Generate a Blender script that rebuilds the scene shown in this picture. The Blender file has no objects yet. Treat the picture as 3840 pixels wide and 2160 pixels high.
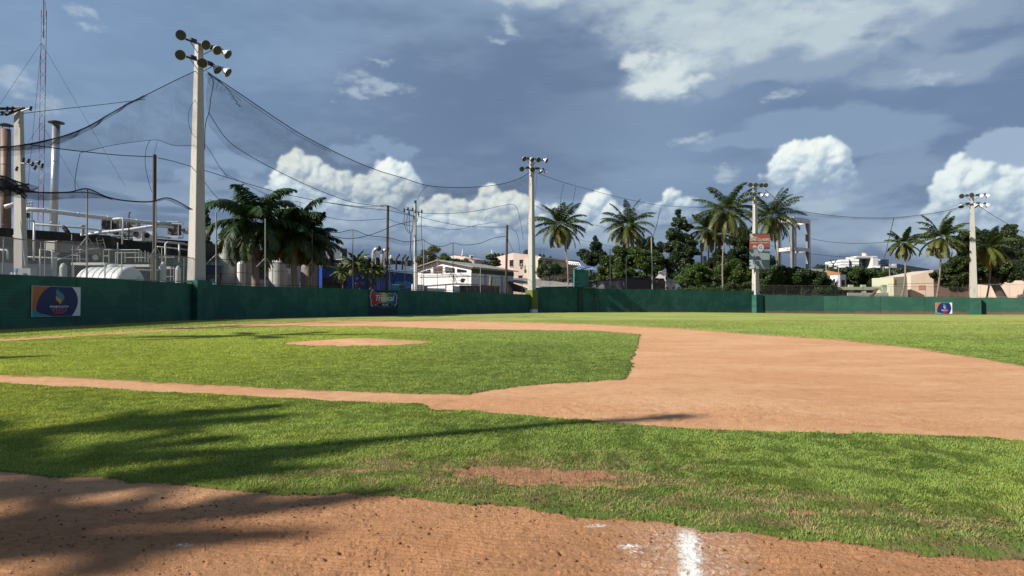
import bpy, bmesh, math, random
import numpy as np
from mathutils import Vector, Matrix, noise as mnoise

# ------------------------------------------------------------------ camera, sky, sun, exposure
sc = bpy.context.scene
COL = sc.collection
R = math.radians
F = 2560.0                     # focal length in pixels of a 3840 wide frame
CAMH = 1.5
PITCH = math.atan(60.0 / F)

cam_d = bpy.data.cameras.new("camera")
cam_d.sensor_width = 36.0
cam_d.lens = 36.0 * F / 3840.0
cam_d.clip_start = 0.1
cam_d.clip_end = 6000
cam = bpy.data.objects.new("camera", cam_d)
COL.objects.link(cam)
cam.location = (0, 0, CAMH)
cam.rotation_euler = (math.pi / 2 + PITCH, 0, 0)
sc.camera = cam

vs = sc.view_settings
sc.display_settings.display_device = 'sRGB'
vs.view_transform = 'Standard'
vs.look = 'None'
vs.gamma = 1.0
vs.use_curve_mapping = False
EXPO = 0.9
ALB = 0.74                      # keeps lit surfaces at the photographed level for this exposure
vs.exposure = EXPO

SUN_EL = R(35)
SUN_H = Vector((-0.908, -0.419, 0)).normalized()
SUN_DIR = Vector((SUN_H.x * math.cos(SUN_EL), SUN_H.y * math.cos(SUN_EL), math.sin(SUN_EL)))
sl = bpy.data.lights.new("sun", 'SUN')
sl.energy = 4.6
sl.angle = R(0.55)
sl.color = (1.0, 0.94, 0.85)
sun = bpy.data.objects.new("sun", sl)
COL.objects.link(sun)
sun.location = (0, 0, 60)
sun.rotation_euler = (-SUN_DIR).to_track_quat('-Z', 'Y').to_euler()

CP, SP = math.cos(PITCH), math.sin(PITCH)
def ray(px, py):
    x = (px - 1920) / F
    y = (1080 - py) / F
    return Vector((x, CP - y * SP, SP + y * CP))
def P(px, py, d):
    r = ray(px, py)
    t = d / r.y
    return Vector((r.x * t, d, CAMH + r.z * t))
def PV(px, py, A, B):
    """point where the ray meets the upright plane through A and B"""
    r = ray(px, py)
    ax, ay = A[0], A[1]
    dx, dy = B[0] - ax, B[1] - ay
    t = (ax * dy - ay * dx) / (r.x * dy - r.y * dx)
    return Vector((r.x * t, r.y * t, CAMH + r.z * t))
def G(px, py):
    r = ray(px, py)
    t = -CAMH / r.z
    return (r.x * t, r.y * t)
DS = 3840 / 2576.0
def GD(x, y):
    return G(x * DS, y * DS)
def srgb(r, g, b):
    f = lambda c: (c / 255.0 / 12.92) if c <= 10 else ((c / 255.0 + 0.055) / 1.055) ** 2.4
    return (f(r), f(g), f(b))

# ------------------------------------------------------------------ world sky
world = bpy.data.worlds.new("World")
sc.world = world
world.use_nodes = True
wt = world.node_tree
wt.nodes.clear()

class NB:
    """small node builder"""
    def __init__(s, tree): s.t = tree
    def n(s, typ, **kw):
        nd = s.t.nodes.new(typ)
        for k, v in kw.items(): setattr(nd, k, v)
        return nd
    def link(s, a, b): s.t.links.new(a, b)
    def put(s, sock, v):
        if isinstance(v, bpy.types.NodeSocket): s.link(v, sock)
        elif v is not None: sock.default_value = v
    def m(s, op, a, b=None, c=None, clamp=False):
        nd = s.n('ShaderNodeMath', operation=op); nd.use_clamp = clamp
        s.put(nd.inputs[0], a); s.put(nd.inputs[1], b)
        if c is not None: s.put(nd.inputs[2], c)
        return nd.outputs[0]
    def v(s, op, a, b=None, scale=None):
        nd = s.n('ShaderNodeVectorMath', operation=op)
        s.put(nd.inputs[0], a); s.put(nd.inputs[1], b)
        if scale is not None: s.put(nd.inputs['Scale'], scale)
        return nd.outputs['Value'] if op in ('LENGTH', 'DOT_PRODUCT') else nd.outputs[0]
    def comb(s, x, y, z):
        nd = s.n('ShaderNodeCombineXYZ')
        for i, q in enumerate((x, y, z)): s.put(nd.inputs[i], q)
        return nd.outputs[0]
    def sep(s, a):
        nd = s.n('ShaderNodeSeparateXYZ'); s.put(nd.inputs[0], a); return nd.outputs
    def noise(s, vec, scale, detail=4, rough=0.5, dist=0.0, lac=2.0):
        nd = s.n('ShaderNodeTexNoise')
        s.put(nd.inputs['Vector'], vec); nd.inputs['Scale'].default_value = scale
        nd.inputs['Detail'].default_value = detail; nd.inputs['Roughness'].default_value = rough
        nd.inputs['Distortion'].default_value = dist; nd.inputs['Lacunarity'].default_value = lac
        return nd.outputs['Fac']
    def ss(s, val, a, b, lo=0.0, hi=1.0):
        nd = s.n('ShaderNodeMapRange', interpolation_type='SMOOTHSTEP')
        s.put(nd.inputs[0], val)
        for i, q in enumerate((a, b, lo, hi)): s.put(nd.inputs[i + 1], q)
        return nd.outputs[0]
    def mix(s, fac, a, b):
        nd = s.n('ShaderNodeMix', data_type='RGBA')
        s.put(nd.inputs[0], fac)
        for k, q in ((6, a), (7, b)):
            if isinstance(q, bpy.types.NodeSocket): s.link(q, nd.inputs[k])
            else: nd.inputs[k].default_value = (q[0], q[1], q[2], 1)
        return nd.outputs[2]

# ---- the storm sky: computed once over azimuth x elevation, then looked up by direction
# ------------------------------------------------------------------ numpy noise
def _hash(ix, iy, seed):
    h = (ix.astype(np.int64) * 374761393 + iy.astype(np.int64) * 668265263 + seed * 1442695041) & 0x7fffffff
    h = ((h ^ (h >> 13)) * 1274126177) & 0x7fffffff
    h = (h ^ (h >> 16)) & 0x7fffffff
    return h / float(0x7fffffff)
def vnoise(x, y, seed=0):
    x = np.asarray(x, float); y = np.asarray(y, float)
    ix = np.floor(x); iy = np.floor(y); fx = x - ix; fy = y - iy
    fx = fx * fx * (3 - 2 * fx); fy = fy * fy * (3 - 2 * fy)
    a = _hash(ix, iy, seed); b = _hash(ix + 1, iy, seed); c = _hash(ix, iy + 1, seed); d = _hash(ix + 1, iy + 1, seed)
    return (a * (1 - fx) + b * fx) * (1 - fy) + (c * (1 - fx) + d * fx) * fy
def fbm(x, y, seed=0, o=4, g=0.5):
    s = 0.0; a = 1.0; t = 0.0
    for i in range(o):
        s = s + a * vnoise(x * 2 ** i + 17.3 * i, y * 2 ** i - 9.1 * i, seed + i); t += a; a *= g
    return s / t
def sst(a, b, x):
    t = np.clip((np.asarray(x, float) - a) / (b - a), 0, 1); return t * t * (3 - 2 * t)
def inpoly(x, y, poly):
    r = np.zeros(x.shape, bool); n = len(poly); j = n - 1
    for i in range(n):
        xi, yi = poly[i]; xj, yj = poly[j]
        c = ((yi > y) != (yj > y)) & (x < (xj - xi) * (y - yi) / ((yj - yi) if yj != yi else 1e-9) + xi)
        r ^= c; j = i
    return r

def ae(x, y):                  # display pixel (2576 wide) -> azimuth, elevation
    r = ray(x * DS, y * DS).normalized()
    return math.atan2(r.x, r.y), math.asin(r.z)
SW, SH = 2000, 760
A0_, A1_, E0_, E1_ = -0.80, 0.80, -0.04, 0.568
AZ, EL = np.meshgrid(np.linspace(A0_, A1_, SW), np.linspace(E0_, E1_, SH))
PU = 1717.0
UX = AZ * PU; UY = EL * PU                     # about display pixels, y up from the horizon
def fb(sx_, sy_, seed, o=5, g=0.55):
    return fbm(UX / sx_ + 50, UY / sy_ + 50, seed, o, g)
def col(r, g_, b): return np.array(srgb(r, g_, b)).reshape(1, 1, 3)
def blend(a, c, t): return a * (1 - t[..., None]) + c * t[..., None]
def px_xy(x, y):
    a, e = ae(x, y); return a * PU, e * PU
def soft(lst, wx=0.0, seed=0, sc_=120, grow=1.0):
    """soft union of ellipses given in display pixels, 1 in the middle, 0 at the rim"""
    X = UX + (fb(sc_, sc_ * .6, seed, 4) - .5) * wx; Y = UY + (fb(sc_, sc_ * .6, seed + 7, 4) - .5) * wx * .6
    acc = np.full(X.shape, -1.0)
    for (x, y, rx, ry) in lst:
        cx_, cy_ = px_xy(x, y)
        acc = np.maximum(acc, 1 - np.sqrt(((X - cx_) / (rx * grow)) ** 2 + ((Y - cy_) / (ry * grow)) ** 2))
    return acc
n1 = fb(420, 150, 1, 5); n2 = fb(150, 46, 2, 6)
img = blend(col(108, 128, 162) + 0 * UX[..., None], col(130, 152, 184), sst(0.36, 0.64, n1))
img = blend(img, col(142, 160, 188), sst(0.5, 0.78, n2) * 0.3)
img = blend(img, col(134, 163, 203), sst(-0.05, -0.60, AZ) * sst(0.12, 0.34, EL) * 0.55)
img = blend(img, col(106, 126, 164), sst(0.10, 0.45, AZ) * sst(0.40, 0.2, EL) * 0.45)
img = blend(img, col(74, 93, 132), sst(0.19, 0.045, EL) * sst(0.28, 0.55, fb(260, 60, 3, 5)) * 0.8)
img = blend(img, col(150, 170, 198), sst(0.05, 0.11, EL) * sst(0.20, 0.13, EL) * sst(0.44, 0.62, fb(200, 42, 4, 5)) * 0.55)
img = blend(img, col(82, 100, 138), sst(0.09, 0.02, EL) * 0.55)
img = blend(img, col(98, 116, 150), sst(0.75, 0.1, np.sqrt(((UX - 60) / 620) ** 2 + ((UY - 470) / 330) ** 2)) * 0.5)
img = blend(img, col(100, 120, 158), sst(0.9, 0.2, np.sqrt(((UX - 760) / 520) ** 2 + ((UY - 420) / 150) ** 2)) * 0.5)
def lay(img, lst, c, amt, lo, hi, wx, seed, sc_, nx, ny, na):
    s_ = soft(lst, wx, seed, sc_); n = (fbm(UX / nx + 9, UY / ny + 9, seed + 20, 7, 0.6) - .5) * na
    return blend(img, c, sst(lo, hi, s_ + n) * amt)
# broad grey shelf, pale haze, dim cloud backs
img = lay(img, [(2080,308,230,44),(1960,338,190,28),(2230,312,120,34),(2150,352,220,34),(1860,352,160,20)], col(138, 160, 190), 0.7, -0.02, 0.30, 60, 31, 90, 90, 40, 0.5)
img = lay(img, [(2270,385,64,48),(2230,430,100,56),(2330,425,70,40),(2160,480,110,44),(2200,560,200,40)], col(134, 153, 184), 0.7, -0.05, 0.45, 60, 33, 50, 40, 30, 0.8)
img = lay(img, [(2540,400,90,70),(2600,440,120,90)], col(160, 177, 206), 0.9, 0.0, 0.16, 30, 34, 40, 30, 24, 0.3)
img = lay(img, [(950,360,60,30),(900,390,80,34),(1000,375,60,26),(560,405,70,24),(640,415,60,22),(500,440,90,20)], col(146, 168, 200), 0.6, -0.05, 0.5, 60, 35, 50, 40, 28, 1.0)
img = lay(img, [(640,520,180,34),(560,470,130,30),(820,560,220,34),(1150,620,240,26),(700,600,300,40),(1950,575,240,34),(2150,600,280,36),(1450,600,150,30),(2400,590,220,40),(1700,590,150,30)], col(146, 164, 190), 0.6, -0.1, 0.6, 60, 37, 70, 70, 26, 0.9)
# bright torn veil at the upper right
VE_ = [(1640,30,150,100),(1800,30,240,110),(1990,20,220,110),(1740,120,150,80),(1880,110,170,60),(1650,205,100,52),(2200,10,260,80),(2050,100,170,44),(1400,-30,260,44),(1560,-10,140,60)]
img = lay(img, VE_ + [(2300,60,260,50),(2400,140,240,34),(1900,180,260,30),(2150,150,200,30)], col(152, 169, 194), 0.75, -0.15, 0.5, 150, 41, 160, 140, 60, 1.1)
img = lay(img, VE_, col(192, 206, 218), 0.95, 0.0, 0.85, 140, 43, 140, 110, 52, 1.5)
img = blend(img, col(150, 170, 200), sst(0.1, 0.6, soft(VE_, 140, 43, 140)) * sst(0.52, 0.72, fb(90, 40, 46, 6)) * 0.5)
img = lay(img, [(1650,200,90,44),(1620,225,60,30),(1700,170,70,36),(1610,150,50,30),(1740,205,90,20)], col(224, 232, 236), 0.85, -0.05, 0.95, 80, 45, 60, 50, 26, 1.6)
img = lay(img, [(1840,60,300,70)], col(212, 222, 228), 0.5, 0.1, 0.8, 120, 47, 120, 80, 34, 1.6)
img = lay(img, [(930,205,76,26),(975,222,56,20),(885,236,66,16),(955,152,34,12),(205,28,34,14),(240,70,30,10),(190,20,22,10),(24,196,46,34),(95,255,60,20),(1275,45,36,26),(1290,82,26,20),
     (1270,98,40,14),(1740,350,80,14),(2330,195,80,16),(1830,438,40,24),(1822,436,24,14),(1960,240,60,14),(2300,205,60,12)], col(184, 198, 216), 0.7, -0.1, 1.2, 60, 49, 40, 34, 15, 2.2)
img = lay(img, [(860,535,200,52),(960,500,120,50),(1190,575,200,52),(1280,545,110,44),(1500,580,120,46),(1690,535,90,26),(2030,478,120,44),(2060,510,90,30),(2480,570,200,90),(2400,600,200,60)], col(170, 186, 208), 0.85, -0.05, 0.6, 60, 51, 60, 60, 30, 0.7)
# cumulus heads: a height field of many puffs, lit from the upper left
CUM = [  # group base line y, then blobs x, y, rx, ry
    (600, [(750,425,56,52),(800,465,74,52),(715,465,44,44),(860,470,56,50),(920,480,64,46),(985,440,60,50),(950,470,56,50),(1018,468,46,52),(850,520,160,46),(980,515,100,50),(760,510,90,44),(900,540,170,30)], 1.0),
    (640, [(1118,518,54,38),(1165,528,54,38),(1205,528,50,38),(1252,508,66,50),(1310,528,56,46),(1230,560,150,44),(1120,560,90,40),(1330,560,60,40),(1080,530,34,34),(1220,585,170,26)], 1.0),
    (615, [(1505,510,46,40),(1470,535,42,34),(1540,538,44,42),(1500,575,100,40),(1430,565,60,30),(1395,525,28,18),(1580,575,60,30)], 0.95),
    (560, [(1692,492,30,26),(1722,514,42,24),(1655,518,56,22),(1690,538,80,20)], 0.9),
    (540, [(1975,408,38,40),(2005,392,46,44),(2052,388,60,44),(2100,404,46,46),(2120,432,32,44),(1978,442,46,46),(2045,440,86,60),(2088,455,56,46),(2010,475,60,36),(1922,446,20,14)], 1.0),
    (660, [(2418,424,38,36),(2450,455,58,50),(2400,475,48,54),(2520,455,64,44),(2560,480,70,60),(2470,510,110,60),(2420,540,80,50),(2560,560,100,60),(2370,560,40,30)], 0.88),
    (530, [(2172,506,38,15),(2150,514,34,10),(2205,516,36,10)], 0.75),
    (250, [(4,205,44,34)], 0.8)]
rg_ = np.random.default_rng(12)
wpx = (fb(26, 26, 61, 4, 0.6) - .5) * 22 + (fb(7, 7, 62, 3) - .5) * 5; wpy = (fb(26, 26, 63, 4, 0.6) - .5) * 20 + (fb(7, 7, 64, 3) - .5) * 5
GX = UX + wpx; GY = UY + wpy
stepx = UX[0, 1] - UX[0, 0]; stepy = UY[1, 0] - UY[0, 0]
def puffs(lst, nb_p, rmin, rmax, H):
    for (x, y, rx, ry) in lst:
        cx_, cy_ = px_xy(x, y)
        for k in range(nb_p):
            a = rg_.uniform(0, 2 * np.pi); q = rg_.uniform(0, 1) ** 0.5
            r = min(rx, ry) * rg_.uniform(rmin, rmax)
            qx = cx_ + math.cos(a) * q * max(rx - r * .7, 1); qy = cy_ + math.sin(a) * q * max(ry - r * .7, 1)
            i0 = max(0, int((qx - r - 24 - UX[0, 0]) / stepx)); i1 = min(SW, int((qx + r + 24 - UX[0, 0]) / stepx) + 1)
            j0 = max(0, int((qy - r - 24 - UY[0, 0]) / stepy)); j1 = min(SH, int((qy + r + 24 - UY[0, 0]) / stepy) + 1)
            if i1 <= i0 or j1 <= j0: continue
            d2 = ((GX[j0:j1, i0:i1] - qx) ** 2 + (GY[j0:j1, i0:i1] - qy) ** 2) / (r * r)
            h = np.sqrt(np.clip(1 - d2, 0, 1)) * r + (1 - q) * min(rx, ry) * 0.55 * (d2 < 1)
            H[j0:j1, i0:i1] = np.maximum(H[j0:j1, i0:i1], h)
    return H
def blur(a, n):
    for _ in range(n):
        a = (a + np.roll(a, 1, 0) + np.roll(a, -1, 0)) / 3; a = (a + np.roll(a, 1, 1) + np.roll(a, -1, 1)) / 3
    return a
for (yb, lst, amt) in CUM:
    lst = [(x, y + 3, rx * 0.90, ry * 0.86) for x, y, rx, ry in lst]
    H = np.zeros(UX.shape)
    ctop = max(px_xy(x, y)[1] + ry for x, y, rx, ry in lst); cbot = px_xy(1288, yb)[1]
    ys = [px_xy(x, y) for x, y, _, _ in lst]
    xs0 = min(px_xy(x, y)[0] - rx for x, y, rx, ry in lst) - 60; xs1 = max(px_xy(x, y)[0] + rx for x, y, rx, ry in lst) + 60
    ii0 = max(0, int((xs0 - UX[0, 0]) / stepx)); ii1 = min(SW, int((xs1 - UX[0, 0]) / stepx))
    jj0 = max(0, int((cbot - 70 - UY[0, 0]) / stepy)); jj1 = min(SH, int((ctop + 50 - UY[0, 0]) / stepy))
    H = puffs(lst, 10, 0.45, 0.75, H); H = puffs(lst, 34, 0.20, 0.38, H * 1.0)
    w_ = (slice(jj0, jj1), slice(ii0, ii1))
    h = blur(H[w_], 1); hb = blur(H[w_], 12)
    n9 = (fbm(UX[w_] / 16, UY[w_] / 16, 77, 6, 0.62) - .5)
    hh = blur(h, 5) * 0.30 + hb * 1.0 + n9 * 4.5 + (fbm(UX[w_] / 60, UY[w_] / 46, 78, 3, 0.5) - .5) * 30
    gy, gx = np.gradient(hh, stepy, stepx)
    nz = 1 / np.sqrt(gx ** 2 + gy ** 2 + 1.2)
    L_ = np.array([-0.42, 0.62, 0.66])
    lit = np.clip((-gx * L_[0] - gy * L_[1] + 0.95 * L_[2]) * nz, 0, 1)
    n7 = fbm(UX[w_] / 9, UY[w_] / 9, 79, 4, 0.6) - .5
    cover = blur(np.clip((h + n9 * 16 + n7 * 8 - 2.5) / 11.0, 0, 1) * sst(0.3, 3, hb), 2)
    v = (UY[w_] - cbot) / max(30, ctop - cbot) + n9 * 0.45
    cover = cover * sst(-0.12, 0.48, v)
    halo = sst(0, 30, blur(H[w_], 40)) * 0.5
    tone = np.clip(0.46 + 0.62 * lit, 0, 1) * (0.42 + 0.58 * sst(0.10, 0.90, v)) * amt
    stops = [(0.0, (112, 132, 170)), (0.28, (140, 158, 190)), (0.5, (180, 196, 216)), (0.7, (212, 223, 233)), (0.9, (240, 246, 249)), (1.0, (250, 252, 252))]
    cc = np.stack([np.interp(tone, [q[0] for q in stops], [srgb(*q[1])[k] for q in stops]) for k in range(3)], -1)
    sub = img[w_]
    sub = sub * (1 - halo[..., None]) + col(160, 178, 205) * halo[..., None]
    img[w_] = sub * (1 - cover[..., None]) + cc * cover[..., None]
img = img * np.array([0.98, 1.0, 0.945]) / (2 ** EXPO)
sky_img = bpy.data.images.new('sky_clouds', SW, SH, alpha=False, float_buffer=True)
sky_img.colorspace_settings.name = 'Non-Color'
px4 = np.ones((SH, SW, 4), dtype=np.float32); px4[..., :3] = img
sky_img.pixels.foreach_set(px4.ravel()); sky_img.update(); sky_img.pack()

w = NB(wt)
tc = w.n('ShaderNodeTexCoord')
dx, dy, dz = w.sep(tc.outputs['Generated'])
az = w.m('ARCTAN2', dx, dy)
el = w.m('ARCSINE', dz)
el_c = w.m('MAXIMUM', el, 0.0)
uv = w.comb(w.m('DIVIDE', w.m('SUBTRACT', az, A0_), A1_ - A0_), w.m('DIVIDE', w.m('SUBTRACT', el_c, E0_), E1_ - E0_), 0.0)
ti = w.n('ShaderNodeTexImage'); ti.image = sky_img; ti.extension = 'EXTEND'; ti.interpolation = 'Cubic'
w.link(uv, ti.inputs[0])
K = 1.0 / (2 ** EXPO)
def cl(r, g_, b):
    c = srgb(r, g_, b); return (c[0] * K, c[1] * K, c[2] * K)
rest = w.mix(w.noise(w.v('MULTIPLY', tc.outputs['Generated'], (1, 1, 2.2)), 2.4, 3, 0.55), cl(104, 126, 166), cl(142, 166, 200))
inside = w.m('MULTIPLY', w.ss(w.m('ABSOLUTE', az), 0.80, 0.70), w.ss(el, 0.565, 0.50))
clouds = w.mix(inside, rest, ti.outputs[0])
sky = w.n('ShaderNodeTexSky', sky_type='NISHITA')
sky.sun_disc = False
sky.sun_elevation = SUN_EL
sky.sun_rotation = math.atan2(SUN_H.x, SUN_H.y) % (2 * math.pi)
sky.dust_density = 1.2
b1 = w.n('ShaderNodeBackground'); w.link(sky.outputs[0], b1.inputs[0]); b1.inputs[1].default_value = 0.1
b2 = w.n('ShaderNodeBackground'); w.link(clouds, b2.inputs[0]); b2.inputs[1].default_value = 1.0
mx = w.n('ShaderNodeMixShader'); mx.inputs[0].default_value = 0.94
w.link(b1.outputs[0], mx.inputs[1]); w.link(b2.outputs[0], mx.inputs[2])
wo = w.n('ShaderNodeOutputWorld'); w.link(mx.outputs[0], wo.inputs[0])
world.cycles.sampling_method = 'MANUAL'
world.cycles.sample_map_resolution = 512
sc.cycles.max_bounces = 5
sc.cycles.diffuse_bounces = 2
sc.cycles.glossy_bounces = 2
sc.cycles.transparent_max_bounces = 10

# ------------------------------------------------------------------ materials
MATS = {}
def mat(name, col, rough=0.8, var=0.15, scale=2.0, bump=0.0, bscale=30.0, metal=0.0, trans=0.0,
        col2=None, thr=(0.45, 0.6), stretch=(1, 1, 1), attr=None, spec=0.3, detail=5, dist=0.0):
    if name in MATS: return MATS[name]
    m_ = bpy.data.materials.new(name); m_.use_nodes = True
    t = m_.node_tree; t.nodes.clear(); b = NB(t)
    tc_ = b.n('ShaderNodeTexCoord')
    co = b.v('MULTIPLY', tc_.outputs['Object'], stretch)
    bs = b.n('ShaderNodeBsdfPrincipled')
    n_ = b.noise(co, scale, detail, 0.6, dist)
    if attr:
        at = b.n('ShaderNodeAttribute'); at.attribute_name = attr
        base = at.outputs['Color']
    else:
        rgb = b.n('ShaderNodeRGB'); rgb.outputs[0].default_value = (*col, 1); base = rgb.outputs[0]
    if col2 is not None:
        base = b.mix(b.ss(n_, thr[0], thr[1]), base, col2)
    n2_ = b.noise(co, scale * 4.3, 4, 0.6)
    k = b.m('MULTIPLY', b.m('ADD', 1.0 - var, b.m('MULTIPLY', b.m('ADD', n_, n2_), var)), ALB)
    base = b.v('SCALE', base, scale=k)
    b.link(base, bs.inputs['Base Color'])
    bs.inputs['Roughness'].default_value = rough
    bs.inputs['Metallic'].default_value = metal
    bs.inputs['Specular IOR Level'].default_value = spec
    if bump > 0:
        bp = b.n('ShaderNodeBump'); bp.inputs['Strength'].default_value = 1.0
        bp.inputs['Distance'].default_value = bump
        b.link(b.noise(co, bscale, 5, 0.6), bp.inputs['Height'])
        b.link(bp.outputs[0], bs.inputs['Normal'])
    out = b.n('ShaderNodeOutputMaterial')
    if trans > 0:
        tr = b.n('ShaderNodeBsdfTranslucent'); b.link(base, tr.inputs[0])
        ms = b.n('ShaderNodeMixShader'); ms.inputs[0].default_value = trans
        b.link(bs.outputs[0], ms.inputs[1]); b.link(tr.outputs[0], ms.inputs[2])
        b.link(ms.outputs[0], out.inputs[0])
    else:
        b.link(bs.outputs[0], out.inputs[0])
    MATS[name] = m_
    return m_

# ------------------------------------------------------------------ object helpers
def tag(o, label=None, cat=None, group=None, kind=None):
    if label: o['label'] = label
    if cat: o['category'] = cat
    if group: o['group'] = group
    if kind: o['kind'] = kind
    return o
def thing(name, label, cat, loc=(0, 0, 0), group=None):
    o = bpy.data.objects.new(name, None); COL.objects.link(o)
    o.location = loc; o.empty_display_size = 0.3
    return tag(o, label, cat, group)
def root_loc(o):
    v = Vector((0, 0, 0))
    while o is not None:
        v += o.location; o = o.parent
    return v
class MB:
    """collects world-space geometry, links it as one mesh object"""
    def __init__(s): s.v = []; s.f = []; s.mi = []; s.cur = 0
    def add(s, vs_, fs):
        o = len(s.v); s.v.extend([tuple(q) for q in vs_])
        for f in fs: s.f.append(tuple(o + i for i in f)); s.mi.append(s.cur)
        return s
    def box(s, c, size, rz=0.0, ax=None):
        hx, hy, hz = size[0] / 2, size[1] / 2, size[2] / 2
        if ax is None:
            ex = Vector((math.cos(rz), math.sin(rz), 0)); ey = Vector((-math.sin(rz), math.cos(rz), 0)); ez = Vector((0, 0, 1))
        else: ex, ey, ez = ax
        c = Vector(c); p = []
        for a in (-1, 1):
            for b_ in (-1, 1):
                for d in (-1, 1):
                    p.append(c + ex * hx * a + ey * hy * b_ + ez * hz * d)
        return s.add(p, [(0, 1, 3, 2), (4, 6, 7, 5), (0, 4, 5, 1), (2, 3, 7, 6), (0, 2, 6, 4), (1, 5, 7, 3)])
    def prism(s, poly, z0, z1, top=None):
        """poly: list of (x, y); top: optional list of z per corner"""
        n = len(poly)
        a = sum(poly[i][0] * poly[(i + 1) % n][1] - poly[(i + 1) % n][0] * poly[i][1] for i in range(n))
        idx = list(range(n)) if a > 0 else list(range(n))[::-1]
        poly = [poly[i] for i in idx]
        tz = [top[i] for i in idx] if top else [z1] * n
        b = [(x, y, z0) for x, y in poly]; t = [(poly[i][0], poly[i][1], tz[i]) for i in range(n)]
        fs = [tuple(range(n - 1, -1, -1)), tuple(range(n, 2 * n))]
        fs += [(i, (i + 1) % n, n + (i + 1) % n, n + i) for i in range(n)]
        return s.add(b + t, fs)
    def slab(s, A, B, z0, z1, th, zb0=None, zb1=None):
        """upright slab from A to B (xy), optional other heights at B"""
        A = Vector((A[0], A[1])); B = Vector((B[0], B[1]))
        d = (B - A).normalized(); n = Vector((-d.y, d.x)) * th / 2
        zb0 = z0 if zb0 is None else zb0; zb1 = z1 if zb1 is None else zb1
        q = [A - n, B - n, B + n, A + n]
        lo = [z0, zb0, zb0, z0]; hi = [z1, zb1, zb1, z1]
        v = [(q[i].x, q[i].y, lo[i]) for i in range(4)] + [(q[i].x, q[i].y, hi[i]) for i in range(4)]
        return s.add(v, [(3, 2, 1, 0), (4, 5, 6, 7), (0, 1, 5, 4), (1, 2, 6, 5), (2, 3, 7, 6), (3, 0, 4, 7)])
    def tube(s, pts, r, n=6, r2=None, cap=True):
        pts = [Vector(q) for q in pts]; k = len(pts); rings = []
        o = len(s.v); prev = None
        for i, q in enumerate(pts):
            d = (pts[min(i + 1, k - 1)] - pts[max(i - 1, 0)])
            d = d.normalized() if d.length > 1e-9 else Vector((0, 0, 1))
            if prev is None:
                u = d.cross(Vector((0, 0, 1)))
                if u.length < 0.02: u = d.cross(Vector((0, 1, 0)))
            else: u = prev - d * prev.dot(d)
            u.normalize(); prev = u; v = d.cross(u)
            rr = r if r2 is None else r + (r2 - r) * i / max(1, k - 1)
            if isinstance(r, (list, tuple)): rr = r[i]
            rings.append([q + (u * math.cos(a) + v * math.sin(a)) * rr for a in [2 * math.pi * j / n for j in range(n)]])
        vs_ = [q for rg in rings for q in rg]; fs = []
        for i in range(k - 1):
            for j in range(n):
                fs.append((i * n + j, i * n + (j + 1) % n, (i + 1) * n + (j + 1) % n, (i + 1) * n + j))
        if cap: fs += [tuple(range(n - 1, -1, -1)), tuple(range((k - 1) * n, k * n))]
        return s.add(vs_, fs)
    def lathe(s, base, axis, prof, n=16):
        """prof: list of (distance along axis, radius)"""
        a = Vector(axis).normalized(); base = Vector(base)
        u = a.cross(Vector((0, 0, 1)))
        if u.length < 0.05: u = a.cross(Vector((0, 1, 0)))
        u.normalize(); v = a.cross(u); vs_ = []; fs = []
        for (h, r) in prof:
            for j in range(n):
                t = 2 * math.pi * j / n
                vs_.append(base + a * h + (u * math.cos(t) + v * math.sin(t)) * max(r, 1e-4))
        for i in range(len(prof) - 1):
            for j in range(n):
                fs.append((i * n + j, i * n + (j + 1) % n, (i + 1) * n + (j + 1) % n, (i + 1) * n + j))
        fs += [tuple(range(n - 1, -1, -1)), tuple(range((len(prof) - 1) * n, len(prof) * n))]
        return s.add(vs_, fs)
    def build(s, name, mats, parent=None, smooth=False, label=None, **kw):
        off = root_loc(parent) if parent is not None else (Vector(kw.pop('origin')) if 'origin' in kw else Vector((0, 0, 0)))
        me = bpy.data.meshes.new(name)
        me.from_pydata([(x - off.x, y - off.y, z - off.z) for x, y, z in s.v], [], s.f)
        if not isinstance(mats, (list, tuple)): mats = [mats]
        for q in mats: me.materials.append(q)
        if len(mats) > 1: me.polygons.foreach_set('material_index', s.mi)
        if smooth: me.polygons.foreach_set('use_smooth', [True] * len(s.f))
        me.update()
        o = bpy.data.objects.new(name, me); COL.objects.link(o)
        if parent is not None: o.parent = parent
        else: o.location = off
        if label: o['label'] = label
        return o
def part(name, mb, mats, parent, label=None, smooth=False):
    return mb.build(name, mats, parent, smooth, label)
def np_mesh(name, V, Fc, mats, parent=None, cols=None, mi=None, smooth=False, nrm=None):
    """fast mesh from arrays; Fc (m,k)"""
    V = np.asarray(V, dtype=np.float32)
    if parent is not None:
        o_ = root_loc(parent); V = V - np.array([o_.x, o_.y, o_.z], dtype=np.float32)
    me = bpy.data.meshes.new(name); m_, k = Fc.shape
    me.vertices.add(len(V)); me.vertices.foreach_set('co', V.ravel())
    me.loops.add(m_ * k); me.loops.foreach_set('vertex_index', Fc.astype(np.int32).ravel())
    me.polygons.add(m_); me.polygons.foreach_set('loop_start', np.arange(0, m_ * k, k, dtype=np.int32))
    if smooth: me.polygons.foreach_set('use_smooth', np.ones(m_, dtype=bool))
    for q in (mats if isinstance(mats, (list, tuple)) else [mats]): me.materials.append(q)
    if mi is not None: me.polygons.foreach_set('material_index', mi.astype(np.int32))
    if cols is not None:
        a = me.color_attributes.new('tint', 'FLOAT_COLOR', 'POINT')
        c4 = np.ones((len(V), 4), dtype=np.float32); c4[:, :3] = cols
        a.data.foreach_set('color', c4.ravel())
    me.update(calc_edges=True)
    o = bpy.data.objects.new(name, me); COL.objects.link(o)
    if parent is not None: o.parent = parent
    return o

def zg(x, y):
    return -0.4 * sst(20, 70, x) * sst(60, 115, y)
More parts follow.
